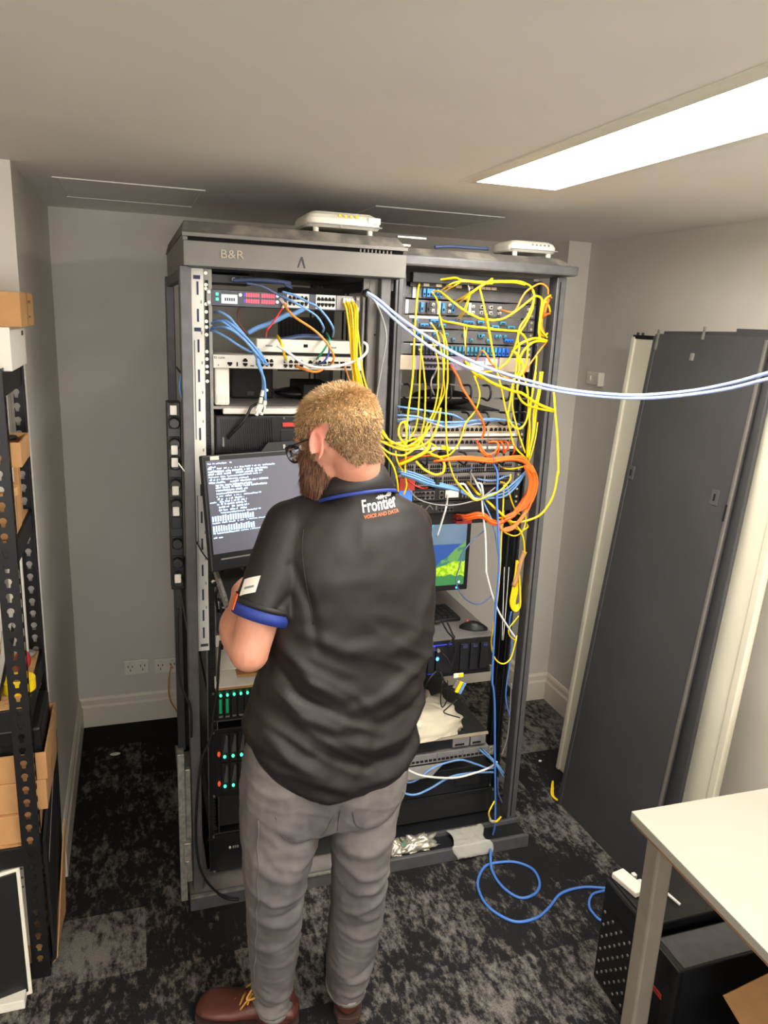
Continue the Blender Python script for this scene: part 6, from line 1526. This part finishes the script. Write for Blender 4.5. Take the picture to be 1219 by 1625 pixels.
def hand(b, W, D, UP, side):      # wrist, pointing direction, back-of-hand direction, side (+1: thumb towards +S)
    D = D.normalized(); UP = (UP-D*UP.dot(D)).normalized(); S = D.cross(UP)*side
    q = [(W-D*.005, .024, .018), (W+D*.03, .036, .016), (W+D*.065, .041, .0145), (W+D*.088, .038, .012)]
    b.loft([(c, S*a, UP*h) for c, a, h in q], 18, True, .8)
    L_ = [.074, .082, .077, .060]
    for k in range(4):
        o_s = (1.5-k)*.0205; base = W+D*.078+S*o_s; d0 = (D+S*(1.5-k)*.05-UP*.25).normalized(); d1 = (D-UP*.75).normalized(); d2 = (D*.7-UP).normalized(); l = L_[k]
        p = [base, base+d0*l*.45, base+d0*l*.45+d1*l*.32, base+d0*l*.45+d1*l*.32+d2*l*.25]
        limb(b, p, [.0098, .0092, .0085, .0072], 10, 4)
    base = W+D*.022+S*.026; d0 = (D*.65+S*.75-UP*.25).normalized(); d1 = (D*.9+S*.25-UP*.3).normalized()
    limb(b, [base-S*.008, base+d0*.034, base+d0*.034+d1*.028, base+d0*.034+d1*.05], [.0135, .0120, .0105, .0085], 10, 4)
hand(bd, WRL, V((.62, .8, .02)), V((.1, 0, 1)), 1)
hand(bd, WRR, V((-.25, 1, -.02)), V((-.1, 0, 1)), -1)
body = solid(bd, 'body', 'skin', .0042, 5, ['skin_ear'])
Hi = RH.inverted()
for p in body.data.polygons:
    q = Hi @ (V(p.center)-HC)
    if abs(q.x) > .073 and -.05 < q.z < .035 and -.05 < q.y < .03: p.material_index = 1

# ---- hair and beard: a thin cap that follows the scalp plus short strands
bvh_body = BVHTree.FromPolygons([v.co.copy() for v in body.data.vertices], [tuple(p.vertices) for p in body.data.polygons])
def region_shell(name, m, test, off, mats=None, midx=None, nscale=0):
    me = body.data; keep = [p for p in me.polygons if test(Hi @ (V(p.center)-HC), V(p.normal))]
    idx = {}; vs = []; fs = []
    for p in keep:
        f = []
        for i in p.vertices:
            if i not in idx:
                idx[i] = len(vs); v = me.vertices[i]
                vs.append(v.co+v.normal*(off+nscale*noise.noise(v.co*60)))
            f.append(idx[i])
        fs.append(f)
    n = len(vs); base = [me.vertices[i].co-me.vertices[i].normal*.003 for i in idx]
    ec = {}
    for f in fs:
        for a, c_ in zip(f, f[1:]+f[:1]): ec[(a, c_)] = 1
    side = [(a, c_, c_+n, a+n) for (a, c_) in ec if (c_, a) not in ec]
    b = MB(); b.add(vs+base, fs+[tuple(i+n for i in reversed(f)) for f in fs]+side)
    o = b.build(name, m, man, smooth=True)
    return o, keep
def is_hair(q):
    # hairline: low nape behind, around the ears, forehead in front
    if q.y < -.060: low = -.070
    elif q.y < -.020: low = -.070+(q.y+.060)/.040*.066
    elif q.y < .018: low = -.004
    elif q.y < .034: low = -.030
    else: low = -.010+max(0, (q.y-.034))*1.5
    return q.z > low
def hair_test(q, n):
    j = .004*noise.noise(q*90)
    if abs(q.x) > .071 and q.z < .030 and -.045 < q.y < .016: return False
    if abs(q.x) > .0795 and q.z < .045: return False
    return is_hair(V((q.x, q.y, q.z+j))) and q.z < .14 and q.z > -.075
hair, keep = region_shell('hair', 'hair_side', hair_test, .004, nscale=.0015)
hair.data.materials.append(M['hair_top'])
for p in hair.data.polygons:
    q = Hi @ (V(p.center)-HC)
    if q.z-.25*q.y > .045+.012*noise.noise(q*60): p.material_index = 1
random.seed(3)
def strands(par, keep, n, length, flow, m_pick, names, r=.00055, jit=.3):
    bs = {}
    me = body.data; wts = keep
    for k in range(n):
        p = wts[random.randrange(len(wts))]
        vs = [me.vertices[i].co for i in p.vertices]; w = [random.random() for _ in vs]; s = sum(w)
        c = V((0, 0, 0))
        for a, v in zip(w, vs): c += v*(a/s)
        nrm = V(p.normal); q = Hi @ (c-HC); f = flow(q, nrm)
        d = (nrm*.55+f+V((random.uniform(-jit, jit), random.uniform(-jit, jit), random.uniform(-jit, jit)))).normalized()
        L_ = length(q)*random.uniform(.7, 1.15)
        sd = d.cross(V((random.random()-.5, random.random()-.5, random.random()-.5))).normalized()*r; s2 = d.cross(sd).normalized()*r
        a = c+nrm*.002; m1 = a+d*L_*.55+nrm*.0005; e = a+d*L_+f*L_*.15
        key = m_pick(q)
        if key not in bs: bs[key] = MB()
        b = bs[key]
        b.add([a+sd, a-sd*.5+s2*.87, a-sd*.5-s2*.87, m1+sd*.8, m1+(-sd*.5+s2*.87)*.8, m1+(-sd*.5-s2*.87)*.8, e], [(0, 1, 4, 3), (1, 2, 5, 4), (2, 0, 3, 5), (3, 4, 6), (4, 5, 6), (5, 3, 6)])
    for key, b in bs.items():
        o = b.build(names, key, par); o['kind'] = 'stuff'
crown = H(.0, -.045, .105)
def hair_flow(q, n):
    down = RH @ V((0, -.2, -.8)); t = down-n*down.dot(n)
    if q.z > .085: t = RH @ V((q.x*6, .5, 0)); t = t-n*t.dot(n)
    return t*.8
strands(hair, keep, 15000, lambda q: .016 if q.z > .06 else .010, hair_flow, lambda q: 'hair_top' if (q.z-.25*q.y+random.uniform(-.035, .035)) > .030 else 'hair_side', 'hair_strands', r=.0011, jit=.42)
# beard: full volume from the cheeks hanging to the chest
bb = MB()
hloft(bb, [((0, .055, -.005), .066, .030), ((0, .050, -.035), .071, .048), ((0, .055, -.07), .068, .058), ((0, .062, -.105), .058, .056), ((0, .066, -.140), .046, .046), ((0, .066, -.172), .030, .032), ((0, .064, -.190), .014, .016)], 26)
beard = None
tmp = MB(); tmp.v = bb.v; tmp.f = bb.f
def bdisp(c, n):
    q = Hi @ (V(c)-HC)
    return .004*noise.noise(V((q.x*55, q.y*55, q.z*14)))+.002*noise.noise(V((q.x*160, q.y*160, q.z*30)))
beard = solid(tmp, 'beard', 'beard_brown', .004, 6, None, bdisp)
# open the beard around the mouth and keep it off the nose by strands only
keepb = [p for p in beard.data.polygons if (Hi @ (V(p.center)-HC)).z < .0]
_b = body; body_data_backup = body.data
class _S: pass
def strands_on(o, keepb, n, L0):
    b = MB(); me = o.data
    for k in range(n):
        p = keepb[random.randrange(len(keepb))]; c = V(p.center); nrm = V(p.normal); q = Hi @ (c-HC)
        f = RH @ V((0, .25, -1))+V((0, 0, -.5)); f = f-nrm*f.dot(nrm)*.7
        d = (nrm*.35+f+V([random.uniform(-.25, .25) for _ in range(3)])).normalized(); L_ = L0*random.uniform(.6, 1.3); r = .0011
        sd = d.orthogonal().normalized()*r; s2 = d.cross(sd).normalized()*r; a = c-nrm*.001
        c1_ = a+d*L_*.5; e = a+d*L_+V((0, 0, -L_*.12))
        b.add([a+sd, a-sd*.5+s2*.87, a-sd*.5-s2*.87, c1_+sd*.8, c1_+(-sd*.5+s2*.87)*.8, c1_+(-sd*.5-s2*.87)*.8, e], [(0, 1, 4, 3), (1, 2, 5, 4), (2, 0, 3, 5), (3, 4, 6), (4, 5, 6), (5, 3, 6)])
    q = b.build('beard_strands', 'beard_brown', beard); q['kind'] = 'stuff'
strands_on(beard, keepb, 6000, .024)
# eyes and eyebrows
for sx in (-1, 1):
    q = MB(); hball(q, (sx*.031, .079, .008), (.0115, .006, .0075), 14, 10); q.build('eye', 'white_plastic', man, smooth=True)
    q = MB(); hball(q, (sx*.031, .0850, .007), (.0045, .0012, .0045), 12, 8); q.build('iris', 'print_dark', man, smooth=True)
    q = MB(); q.tube([H(sx*.014, .096, .028), H(sx*.032, .094, .034), H(sx*.05, .082, .028)], [.003, .0035, .002], 8); q.build('eyebrow', 'hair_side', man, smooth=True)
# glasses
gl = MB()
def lens_loop(sx): return [H(sx*.033+.024*math.cos(a)*(1 if True else 1), .112-.004*abs(math.cos(a)), .003+.019*math.sin(a)*(1.0 if math.sin(a) > 0 else 1.15)) for a in [2*pi*i/28 for i in range(28)]]
for sx in (-1, 1): gl.tube(lens_loop(sx), .0016, 6, closed=True)
gl.tube([H(-.010, .113, .010), H(0, .116, .013), H(.010, .113, .010)], .0016, 6)
for sx in (-1, 1): gl.tube([H(sx*.057, .107, .010), H(sx*.075, .09, .012), H(sx*.079, .04, .010), H(sx*.080, .010, .009)], .0018, 6)
glasses = gl.build('glasses', 'black_plastic', man, smooth=True)
for sx in (-1, 1):
    q = MB(); lp = lens_loop(sx); c = sum(lp, V((0, 0, 0)))/len(lp); nrm = RH @ V((0, 1, 0))
    q.add([c-nrm*.0006]+[p-nrm*.0006 for p in lp]+[c+nrm*.0006]+[p+nrm*.0006 for p in lp], [(0, 1+(i+1) % 28, 1+i) for i in range(28)]+[(29, 30+i, 30+(i+1) % 28) for i in range(28)]+[(1+i, 1+(i+1) % 28, 30+(i+1) % 28, 30+i) for i in range(28)])
    q.build('lens', 'lens_glass', glasses, smooth=True)

# ---- polo shirt
sb = MB()
shirt = [  # z, x left, x right, y centre, half depth
    (.745, .236, .608, 1.605, .126), (.752, .228, .618, 1.605, .133), (.80, .218, .628, 1.605, .137), (.86, .212, .636, 1.605, .138), (.93, .224, .641, 1.605, .134), (1.00, .240, .650, 1.607, .130),
    (1.07, .258, .662, 1.61, .128), (1.14, .272, .668, 1.612, .130), (1.22, .276, .668, 1.615, .134), (1.30, .276, .664, 1.617, .134), (1.36, .282, .655, 1.62, .126), (1.405, .300, .640, 1.62, .112), (1.44, .335, .605, 1.615, .094), (1.468, .385, .555, 1.61, .074), (1.485, .400, .535, 1.607, .068), (1.505, .405, .530, 1.604, .064)]
rings = []
for z, a, c_, y, d in shirt:
    r = []
    for k in range(44):
        th = 2*pi*k/44; ca, sa = math.cos(th), math.sin(th)
        x = (a+c_)/2+(c_-a)/2*math.copysign(abs(ca)**.82, ca); yy = y+d*math.copysign(abs(sa)**.82, sa)
        t = (x-.43)/.2; up = .022+((.100 if t < 0 else .022)*abs(t)**2.4)*(1 if sa < 0 else .8)
        r.append(V((x, yy, z+up*max(0, (1.0-z)/.25)**1.3)))
    rings.append(r)
sb.ring_loft(rings)
def sleeve(b, S_, E_, frac, r0, r1, r2, inner):
    e = S_.lerp(E_, frac)
    limb(b, [inner, S_, S_.lerp(e, .5), e], [.062, r0, r1, r2], 24)
    return e
cuL = SHL.lerp(ELL, .66); cuR = SHR.lerp(ELR, .62)
axL = (ELL-SHL).normalized(); axR = (ELR-SHR).normalized()
b2 = MB()
def sleeve_loft(b, S_, ax, cu, inner, rr_, squash=1.0):
    u = ax.orthogonal().normalized(); v = ax.cross(u)
    n = len(rr_); rings = []
    for i, r in enumerate(rr_): rings.append((S_.lerp(cu, i/(n-1)), u*r, v*r))
    b.loft(rings, 28, True)
    b.ball(S_, (rr_[0]*1.0,)*3, 20, 14); limb(b, [inner, inner.lerp(S_, .5)+V((0, 0, .006)), S_], [.070, .068, rr_[0]], 20)
sleeve_loft(sb, SHL, axL, cuL, V((.40, 1.61, 1.385)), [.058, .061, .063, .064, .065])
sleeve_loft(sb, SHR, axR, cuR, V((.55, 1.615, 1.375)), [.058, .061, .063, .063, .064])
# folds: polylines in (x, z) seen from behind, amplitude, width
folds = [([(.66, 1.09), (.58, 1.06), (.50, 1.01), (.44, 1.00)], .010, .020), ([(.665, 1.02), (.60, .97), (.52, .95), (.44, .965)], -.010, .018), ([(.66, .97), (.58, .91), (.49, .895), (.40, .93)], .012, .020),
         ([(.655, .91), (.57, .855), (.47, .85), (.36, .90)], -.009, .017), ([(.65, .87), (.56, .81), (.45, .80), (.33, .86)], .011, .020), ([(.30, 1.14), (.35, 1.07), (.42, 1.03)], .011, .018), ([(.28, 1.06), (.33, .99), (.40, .96), (.48, .955)], .010, .018),
         ([(.27, 1.10), (.32, 1.03), (.38, 1.00)], -.009, .014), ([(.25, .95), (.30, .89), (.37, .85)], .008, .018), ([(.64, .82), (.58, .765), (.50, .75)], .007, .018), ([(.60, 1.16), (.53, 1.13), (.46, 1.13)], .006, .022),
         ([(.31, 1.33), (.345, 1.24), (.36, 1.15)], -.007, .012), ([(.64, 1.28), (.60, 1.20), (.585, 1.12)], .007, .018), ([(.34, 1.18), (.42, 1.14), (.50, 1.15)], .006, .02), ([(.30, 1.21), (.27, 1.17), (.25, 1.16)], .008, .012),
         ([(.35, .80), (.40, .77), (.47, .77)], .006, .016), ([(.30, 1.26), (.26, 1.22), (.225, 1.22)], -.006, .010), ([(.47, 1.45), (.46, 1.40), (.455, 1.34)], .003, .015)]
def seg_d(px, pz, a, b):
    ax, az = a; bx, bz = b; dx, dz = bx-ax, bz-az; L2 = dx*dx+dz*dz
    t = max(0, min(1, ((px-ax)*dx+(pz-az)*dz)/L2)); return math.hypot(px-ax-dx*t, pz-az-dz*t), t
def fold_disp(folds, c, front=False):
    s = 0
    for pl, amp, wd in folds:
        best = 9; along = 0
        for i in range(len(pl)-1):
            d, t = seg_d(c.x, c.z, pl[i], pl[i+1])
            if d < best: best = d; along = (i+t)/(len(pl)-1)
        if best < wd*2.6: s += amp*math.exp(-(best/wd)**2*1.2)*(.35+.65*math.sin(pi*min(1, max(0, along*.9+.08))))
    return s
def shirt_disp(c, n):
    w = max(0, min(1, (-n.y+.35)/.7)); s = fold_disp(folds, c)*w
    lowf = max(0, min(1, (1.2-c.z)/.3))
    s += (.006*lowf+.0015)*noise.noise(V((c.x*9, c.y*9, c.z*14+4)))+.0018*noise.noise(V((c.x*24, c.y*24, c.z*24)))
    u_ = c.x*.5+c.z; s += w*(.0045*(1-min(1, abs(noise.noise(V((c.x*5+c.z*3, 2, u_*11))))*5))*max(0, min(1, (1.28-c.z)/.2)))
    if c.z < .86: s += .004*math.sin(c.x*34+1)*min(1, (.86-c.z)/.10)
    return s
shirt_o = solid(sb, 'polo_shirt', 'shirt_cloth', .0058, 5, None, shirt_disp)
shirt_bvh = BVHTree.FromPolygons([v.co.copy() for v in shirt_o.data.vertices], [tuple(p.vertices) for p in shirt_o.data.polygons])
def band(name, m, C_, ax, r0, r1, h, par, th=.003, squash=(1, 1)):
    u = ax.orthogonal().normalized(); v = ax.cross(u); b = MB(); rings = []
    for o_, r, z in ((0, r0, 0), (0, r1, h), (1, r1-th, h), (1, r0-th, 0)):
        rings.append([C_+ax*z+(u*math.cos(2*pi*k/36)*squash[0]+v*math.sin(2*pi*k/36)*squash[1])*r for k in range(36)])
    b.ring_loft(rings, False, True); return b.build(name, m, par, smooth=True)
band('sleeve_cuff', 'cuff_blue', cuL-axL*.004, axL, .0665, .0655, .026, shirt_o)
band('sleeve_cuff', 'cuff_blue', cuR-axR*.004, axR, .0655, .0645, .022, shirt_o)
band('sleeve_rib', 'shirt_dark', cuL-axL*.016, axL, .0668, .0672, .012, shirt_o)
# orange patch and white badge on the left sleeve
def on_sleeve(S_, ax, r, az, s):      # azimuth measured around the arm, s along it
    u = V((-1, -.0, 0)); u = (u-ax*u.dot(ax)).normalized(); v = ax.cross(u)
    return S_+ax*s+(u*math.cos(az)+v*math.sin(az))*r
def sleeve_patch(name, m, az0, az1, s0, s1, r, par, skew=0):
    b = MB(); n = 8; rings = []
    for i in range(n+1):
        az = az0+(az1-az0)*i/n; sk = skew*i/n
        rings.append([on_sleeve(SHL, axL, r, az, s0+sk), on_sleeve(SHL, axL, r, az, s1+sk), on_sleeve(SHL, axL, r-.002, az, s1+sk), on_sleeve(SHL, axL, r-.002, az, s0+sk)])
    b.ring_loft(rings); return b.build(name, m, par)
Ls = (cuL-SHL).length
bg_ = sleeve_patch('sleeve_badge', 'label_white', -.95, -.35, Ls-.075, Ls-.038, .0675, shirt_o, .020)
sleeve_patch('badge_print', 'print_grey', -.85, -.5, Ls-.052, Ls-.047, .0680, bg_, .012)
sleeve_patch('sleeve_patch', 'print_orange', -.25, .45, Ls-.020, Ls+.016, .0690, shirt_o)
# piping along the left shoulder seam
pts = []
for x, z in ((.335, 1.405), (.330, 1.36), (.335, 1.30), (.347, 1.24), (.352, 1.20)):
    h = shirt_bvh.ray_cast(V((x, 1.2, z)), V((0, 1, 0)))
    if h[0]: pts.append(h[0]+V((0, -.0005, 0)))
if len(pts) > 2: MB().tube(spline(pts, 4), .0013, 6).build('seam_piping', 'shirt_dark', shirt_o, smooth=True)
# collar
CB = V((.463, 1.603, 1.487)); axc = V((-.05, .38, 1)).normalized(); u = (V((1, 0, 0))-axc*axc.x).normalized(); v = axc.cross(u)
def colr(r, h, back=0): return [CB+axc*(h+.004*math.cos(a))+u*math.cos(a)*r*1.05+v*math.sin(a)*r*.98 for a in [2*pi*k/44 for k in range(44)]]
b = MB(); b.ring_loft([colr(.088, -.030), colr(.079, .002), colr(.071, .026), colr(.066, .030), colr(.062, .022), colr(.062, -.03)], False, True)
col_ = b.build('collar', 'shirt_cloth', shirt_o, smooth=True)
b = MB(); b.ring_loft([colr(.0895, -.034), colr(.0890, -.027), colr(.084, -.027), colr(.084, -.034)], False, True); b.build('collar_tipping', 'cuff_blue', col_, smooth=True)
# logo printed on the upper back
def print_on_shirt(vs, fs, name, m, par, d=.0012):
    out = []
    for p in vs:
        h = shirt_bvh.ray_cast(V((p.x, 1.2, p.z)), V((0, 1, 0)))
        y = (h[0].y if h[0] else 1.49)
        out.append(V((p.x, y-d-(.0004 if p.y < 0 else 0), p.z)))
    b = MB(); b.add(out, fs); return b.build(name, m, par)
def text_print(s, size, px, py, px2, m, name, rise, stretch=1.0, bold=0):
    cu = bpy.data.curves.new('t', 'FONT'); cu.body = s; cu.size = size; cu.extrude = .0002; cu.resolution_u = 3; cu.offset = bold
    o = bpy.data.objects.new('t', cu); COL.objects.link(o); me = eval_mesh(o); bpy.data.objects.remove(o)
    bm = bmesh.new(); bm.from_mesh(me); bmesh.ops.triangulate(bm, faces=bm.faces)
    bm.to_mesh(me); bm.free()
    a = onY(px, py, 1.49); w_ = onY(px2, py, 1.49).x-a.x; w0 = max(v.co.x for v in me.vertices)
    vs = [V((a.x+v.co.x*w_/w0, -1 if v.co.z > 0 else 1, a.z+v.co.y*stretch+v.co.x*w_/w0*rise)) for v in me.vertices]
    return print_on_shirt(vs, [tuple(p.vertices) for p in me.polygons], name, m, shirt_o)
lg = text_print('Frontier', .030, 581, 819, 642, 'label_white', 'logo_text', .09, 1.15, .00045)
text_print('VOICE AND DATA', .0105, 583, 828, 642, 'print_orange', 'logo_text', .10, 1.0, .0002)
b = MB(); a0 = onY(607, 800, 1.49); w_ = onY(639, 797, 1.49).x-a0.x
hts = [.2, .4, .9, .5, 1.0, .6, .9, .5, .3, .25, .3, .5, .7, .9, .8, 1.0, .7, .5]
vs = []; fs = []
for i, h in enumerate(hts):
    x = a0.x+w_*i/len(hts); ww = w_/len(hts)*.98; z = a0.z+w_*i/len(hts)*.10+.002; hh = .0055*h
    k = len(vs); vs += [V((x, -1, z-hh*.7)), V((x+ww, -1, z-hh*.7)), V((x+ww, -1, z+hh)), V((x, -1, z+hh)), V((x, 1, z-hh*.7)), V((x+ww, 1, z-hh*.7)), V((x+ww, 1, z+hh)), V((x, 1, z+hh))]
    fs += [(k, k+1, k+2, k+3), (k+7, k+6, k+5, k+4)]+[(k+j, k+(j+1) % 4, k+(j+1) % 4+4, k+j+4) for j in range(4)]
print_on_shirt(vs, fs, 'logo_wave', 'label_white', shirt_o)

# ---- jeans
jb = MB()
jb.loft([((.418, 1.61, z), (rx, 0, 0), (0, ry, 0)) for z, rx, ry in ((.98, .150, .105), (.90, .185, .125), (.82, .203, .132), (.74, .206, .130), (.69, .200, .118), (.655, .188, .105))], 36, True, .85)
def leg(b, rows, ys):
    b.loft([(((a+c_)/2, y, z), ((c_-a)/2, 0, 0), (0, d, 0)) for (z, a, c_), (y, d) in zip(rows, ys)], 30, True, .9)
leg(jb, [(.80, .212, .420), (.72, .207, .425), (.65, .206, .408), (.60, .208, .392), (.54, .212, .378), (.49, .215, .366), (.43, .219, .362), (.36, .222, .358), (.28, .226, .354), (.20, .232, .350), (.14, .236, .346), (.10, .240, .342), (.062, .246, .340)],
    [(1.61, .125), (1.61, .122), (1.61, .112), (1.605, .105), (1.60, .097), (1.60, .090), (1.60, .085), (1.605, .082), (1.615, .080), (1.63, .078), (1.64, .075), (1.645, .073), (1.65, .070)])
leg(jb, [(.80, .415, .622), (.72, .418, .616), (.65, .424, .600), (.60, .430, .590), (.54, .435, .581), (.49, .437, .576), (.43, .438, .573), (.36, .438, .572), (.28, .436, .568), (.20, .436, .562), (.14, .438, .552), (.10, .440, .548), (.072, .443, .545)],
    [(1.61, .125), (1.61, .122), (1.61, .112), (1.60, .105), (1.595, .097), (1.59, .090), (1.59, .085), (1.595, .082), (1.605, .080), (1.615, .078), (1.625, .075), (1.63, .073), (1.635, .070)])
jf = []
for (xa, xb, pts_) in ((.215, .375, [(.50, 1), (.455, -1.2), (.43, 1), (.36, .6), (.155, .8), (.125, -1), (.095, 1.2)]), (.435, .58, [(.535, .9), (.49, 1.1), (.465, -.8), (.435, 1), (.40, .8), (.375, -.7), (.34, .7), (.21, -1), (.185, 1), (.13, .9), (.105, -.7)])):
    for i, (z, sg) in enumerate(pts_):
        tl = (.022, -.016, .010, -.026)[i % 4]; xm = xa+(xb-xa)*(.35+.3*((i*7) % 5)/5); jf.append(([(xa+.03*(i % 3 == 1), z+tl), (xm, z-.012), (xb-.03*(i % 3 == 2), z-tl*.7)], .0062*sg, .0095+.002*(i % 3)))
jf += [([(.26, .70), (.31, .655), (.38, .64), (.46, .66)], -.006, .012), ([(.45, .64), (.52, .66), (.58, .70)], -.006, .012), ([(.42, .74), (.42, .66)], -.010, .012), ([(.22, .62), (.27, .57), (.34, .55)], .007, .016), ([(.43, .60), (.50, .59), (.58, .62)], .007, .016), ([(.24, .70), (.23, .60), (.225, .50)], .004, .010), ([(.38, .60), (.33, .58), (.28, .60)], .006, .012)]
def jean_disp(c, n):
    w = max(.25, min(1, (-n.y+.5)/.8))
    return fold_disp(jf, c)*w+.003*noise.noise(V((c.x*18, c.y*18, c.z*22)))+.0015*noise.noise(c*55)+.0018*(1-min(1, abs(noise.noise(V((c.x*7, 3, c.z*19+c.x*6))))*6))*w
jeans = solid(jb, 'jeans', 'denim', .0055, 4, None, jean_disp)
jb_bvh = BVHTree.FromPolygons([v.co.copy() for v in jeans.data.vertices], [tuple(p.vertices) for p in jeans.data.polygons])
def stitch(name, pl, m='denim_dark', r=.0016):
    pts = []
    for x, z in pl:
        h = jb_bvh.ray_cast(V((x, 1.2, z)), V((0, 1, 0)))
        if h[0]: pts.append(h[0])
    if len(pts) > 2: MB().tube(spline(pts, 3), r, 6).build(name, m, jeans, smooth=True)
stitch('pocket_seam', [(.272, .74), (.285, .69), (.32, .662), (.355, .655), (.385, .672), (.405, .73)])
stitch('pocket_seam', [(.45, .73), (.465, .68), (.50, .665), (.54, .675), (.57, .70), (.585, .74)])
stitch('centre_seam', [(.422, .74), (.421, .70), (.421, .67)])
for k, (x0, z0, z1) in enumerate(((.236, .72, .10),)): stitch('side_seam', [(x0+.0012*math.sin(i), z0+(z1-z0)*i/40) for i in range(41)], 'denim', .0024)
for (cx, cy, z, rx, ry) in ((.293, 1.65, .058, .0485, .071), (.494, 1.635, .068, .0525, .071)):
    b = MB(); rings = []
    for z_, k in ((0, 1.02), (.016, 1.03), (.016, .94), (0, .93)): rings.append([V((cx+rx*k*math.cos(a), cy+ry*k*math.sin(a), z+z_)) for a in [2*pi*i/36 for i in range(36)]])
    b.ring_loft(rings, False, True); b.build('hem', 'denim_light', jeans, smooth=True)

# ---- boots
def boot(name, heel, d, lb, k_=1.0):
    d = V((d[0], d[1], 0)).normalized(); s = V((-d.y, d.x, 0)); Z = V((0, 0, 1)); b = MB()
    prof = [(-.01, .018, .030, .03), (.0, .034, .036, .036), (.03, .038, .038, .050), (.08, .038, .036, .060), (.13, .044, .034, .052), (.18, .050, .030, .040), (.23, .052, .028, .036), (.27, .044, .026, .032), (.29, .026, .022, .022), (.298, .01, .02, .01)]
    rings = []
    for (t, w_, zc, h) in prof:
        t *= k_
        c = heel+d*t+Z*(zc+.012)
        rings.append([c+s*w_*math.copysign(abs(math.cos(a))**.8, math.cos(a))+Z*(h*.5*math.sin(a)*(1.0 if math.sin(a) > 0 else .8)+h*.22) for a in [2*pi*k/28 for k in range(28)]])
    b.ring_loft(rings); b.loft([(heel+d*.055+Z*z, d*a, s*c_) for z, a, c_ in ((.03, .062, .038), (.08, .056, .037), (.12, .052, .037), (.15, .050, .038))], 28)
    o = solid(b, name, 'boot_leather', .004, 5)
    for v_ in o.data.vertices: v_.co.z = max(v_.co.z, .016)
    q = MB(); out = [(-.012, .0), (-.006, .028), (.03, .037), (.10, .035), (.16, .046), (.22, .053), (.27, .044), (.295, .022), (.302, 0)]
    out = [(t*k_, w_) for t, w_ in out]; pl = [(t, w_) for t, w_ in out]+[(t, -w_) for t, w_ in reversed(out[1:-1])]
    q.ring_loft([[heel+d*t+s*w_*1.03+Z*z for t, w_ in pl] for z in (0, .020)]); q.build('sole', 'boot_sole', o, bevel=.002)
    for k in range(5):
        t = .095+k*.022; zc = .105-k*.012
        q = MB(); q.tube(spline([heel+d*(t+.006)+s*.026+Z*(zc-.012), heel+d*t+Z*zc, heel+d*(t-.004)-s*.026+Z*(zc-.012)], 4), .0028, 6); q.build('lace', 'lace_tan', o, smooth=True)
    return o, s, Z, d
Lh = V((.350, 1.615, 0)); o, s_, Z_, d_ = boot('boot', Lh, (-.93, .36), 'left', .9)
T0 = Lh+d_*.095+Z_*.118
for sg in (-1, 1):
    MB().tube(spline([T0, T0+s_*.020*sg+d_*.014+Z_*.012, T0+s_*.040*sg+d_*.026+Z_*-.004, T0+s_*.030*sg+d_*.004+Z_*-.004, T0+d_*.004], 5), .0028, 6).build('lace_bow', 'lace_tan', o, smooth=True)
    MB().tube(spline([T0, T0+s_*.022*sg+d_*.02-Z_*.012, T0+s_*.035*sg+d_*.045-Z_*.045], 5), .0024, 6).build('lace_end', 'lace_tan', o, smooth=True)
boot('boot', V((.490, 1.585, 0)), (.22, 1), 'right', .93)
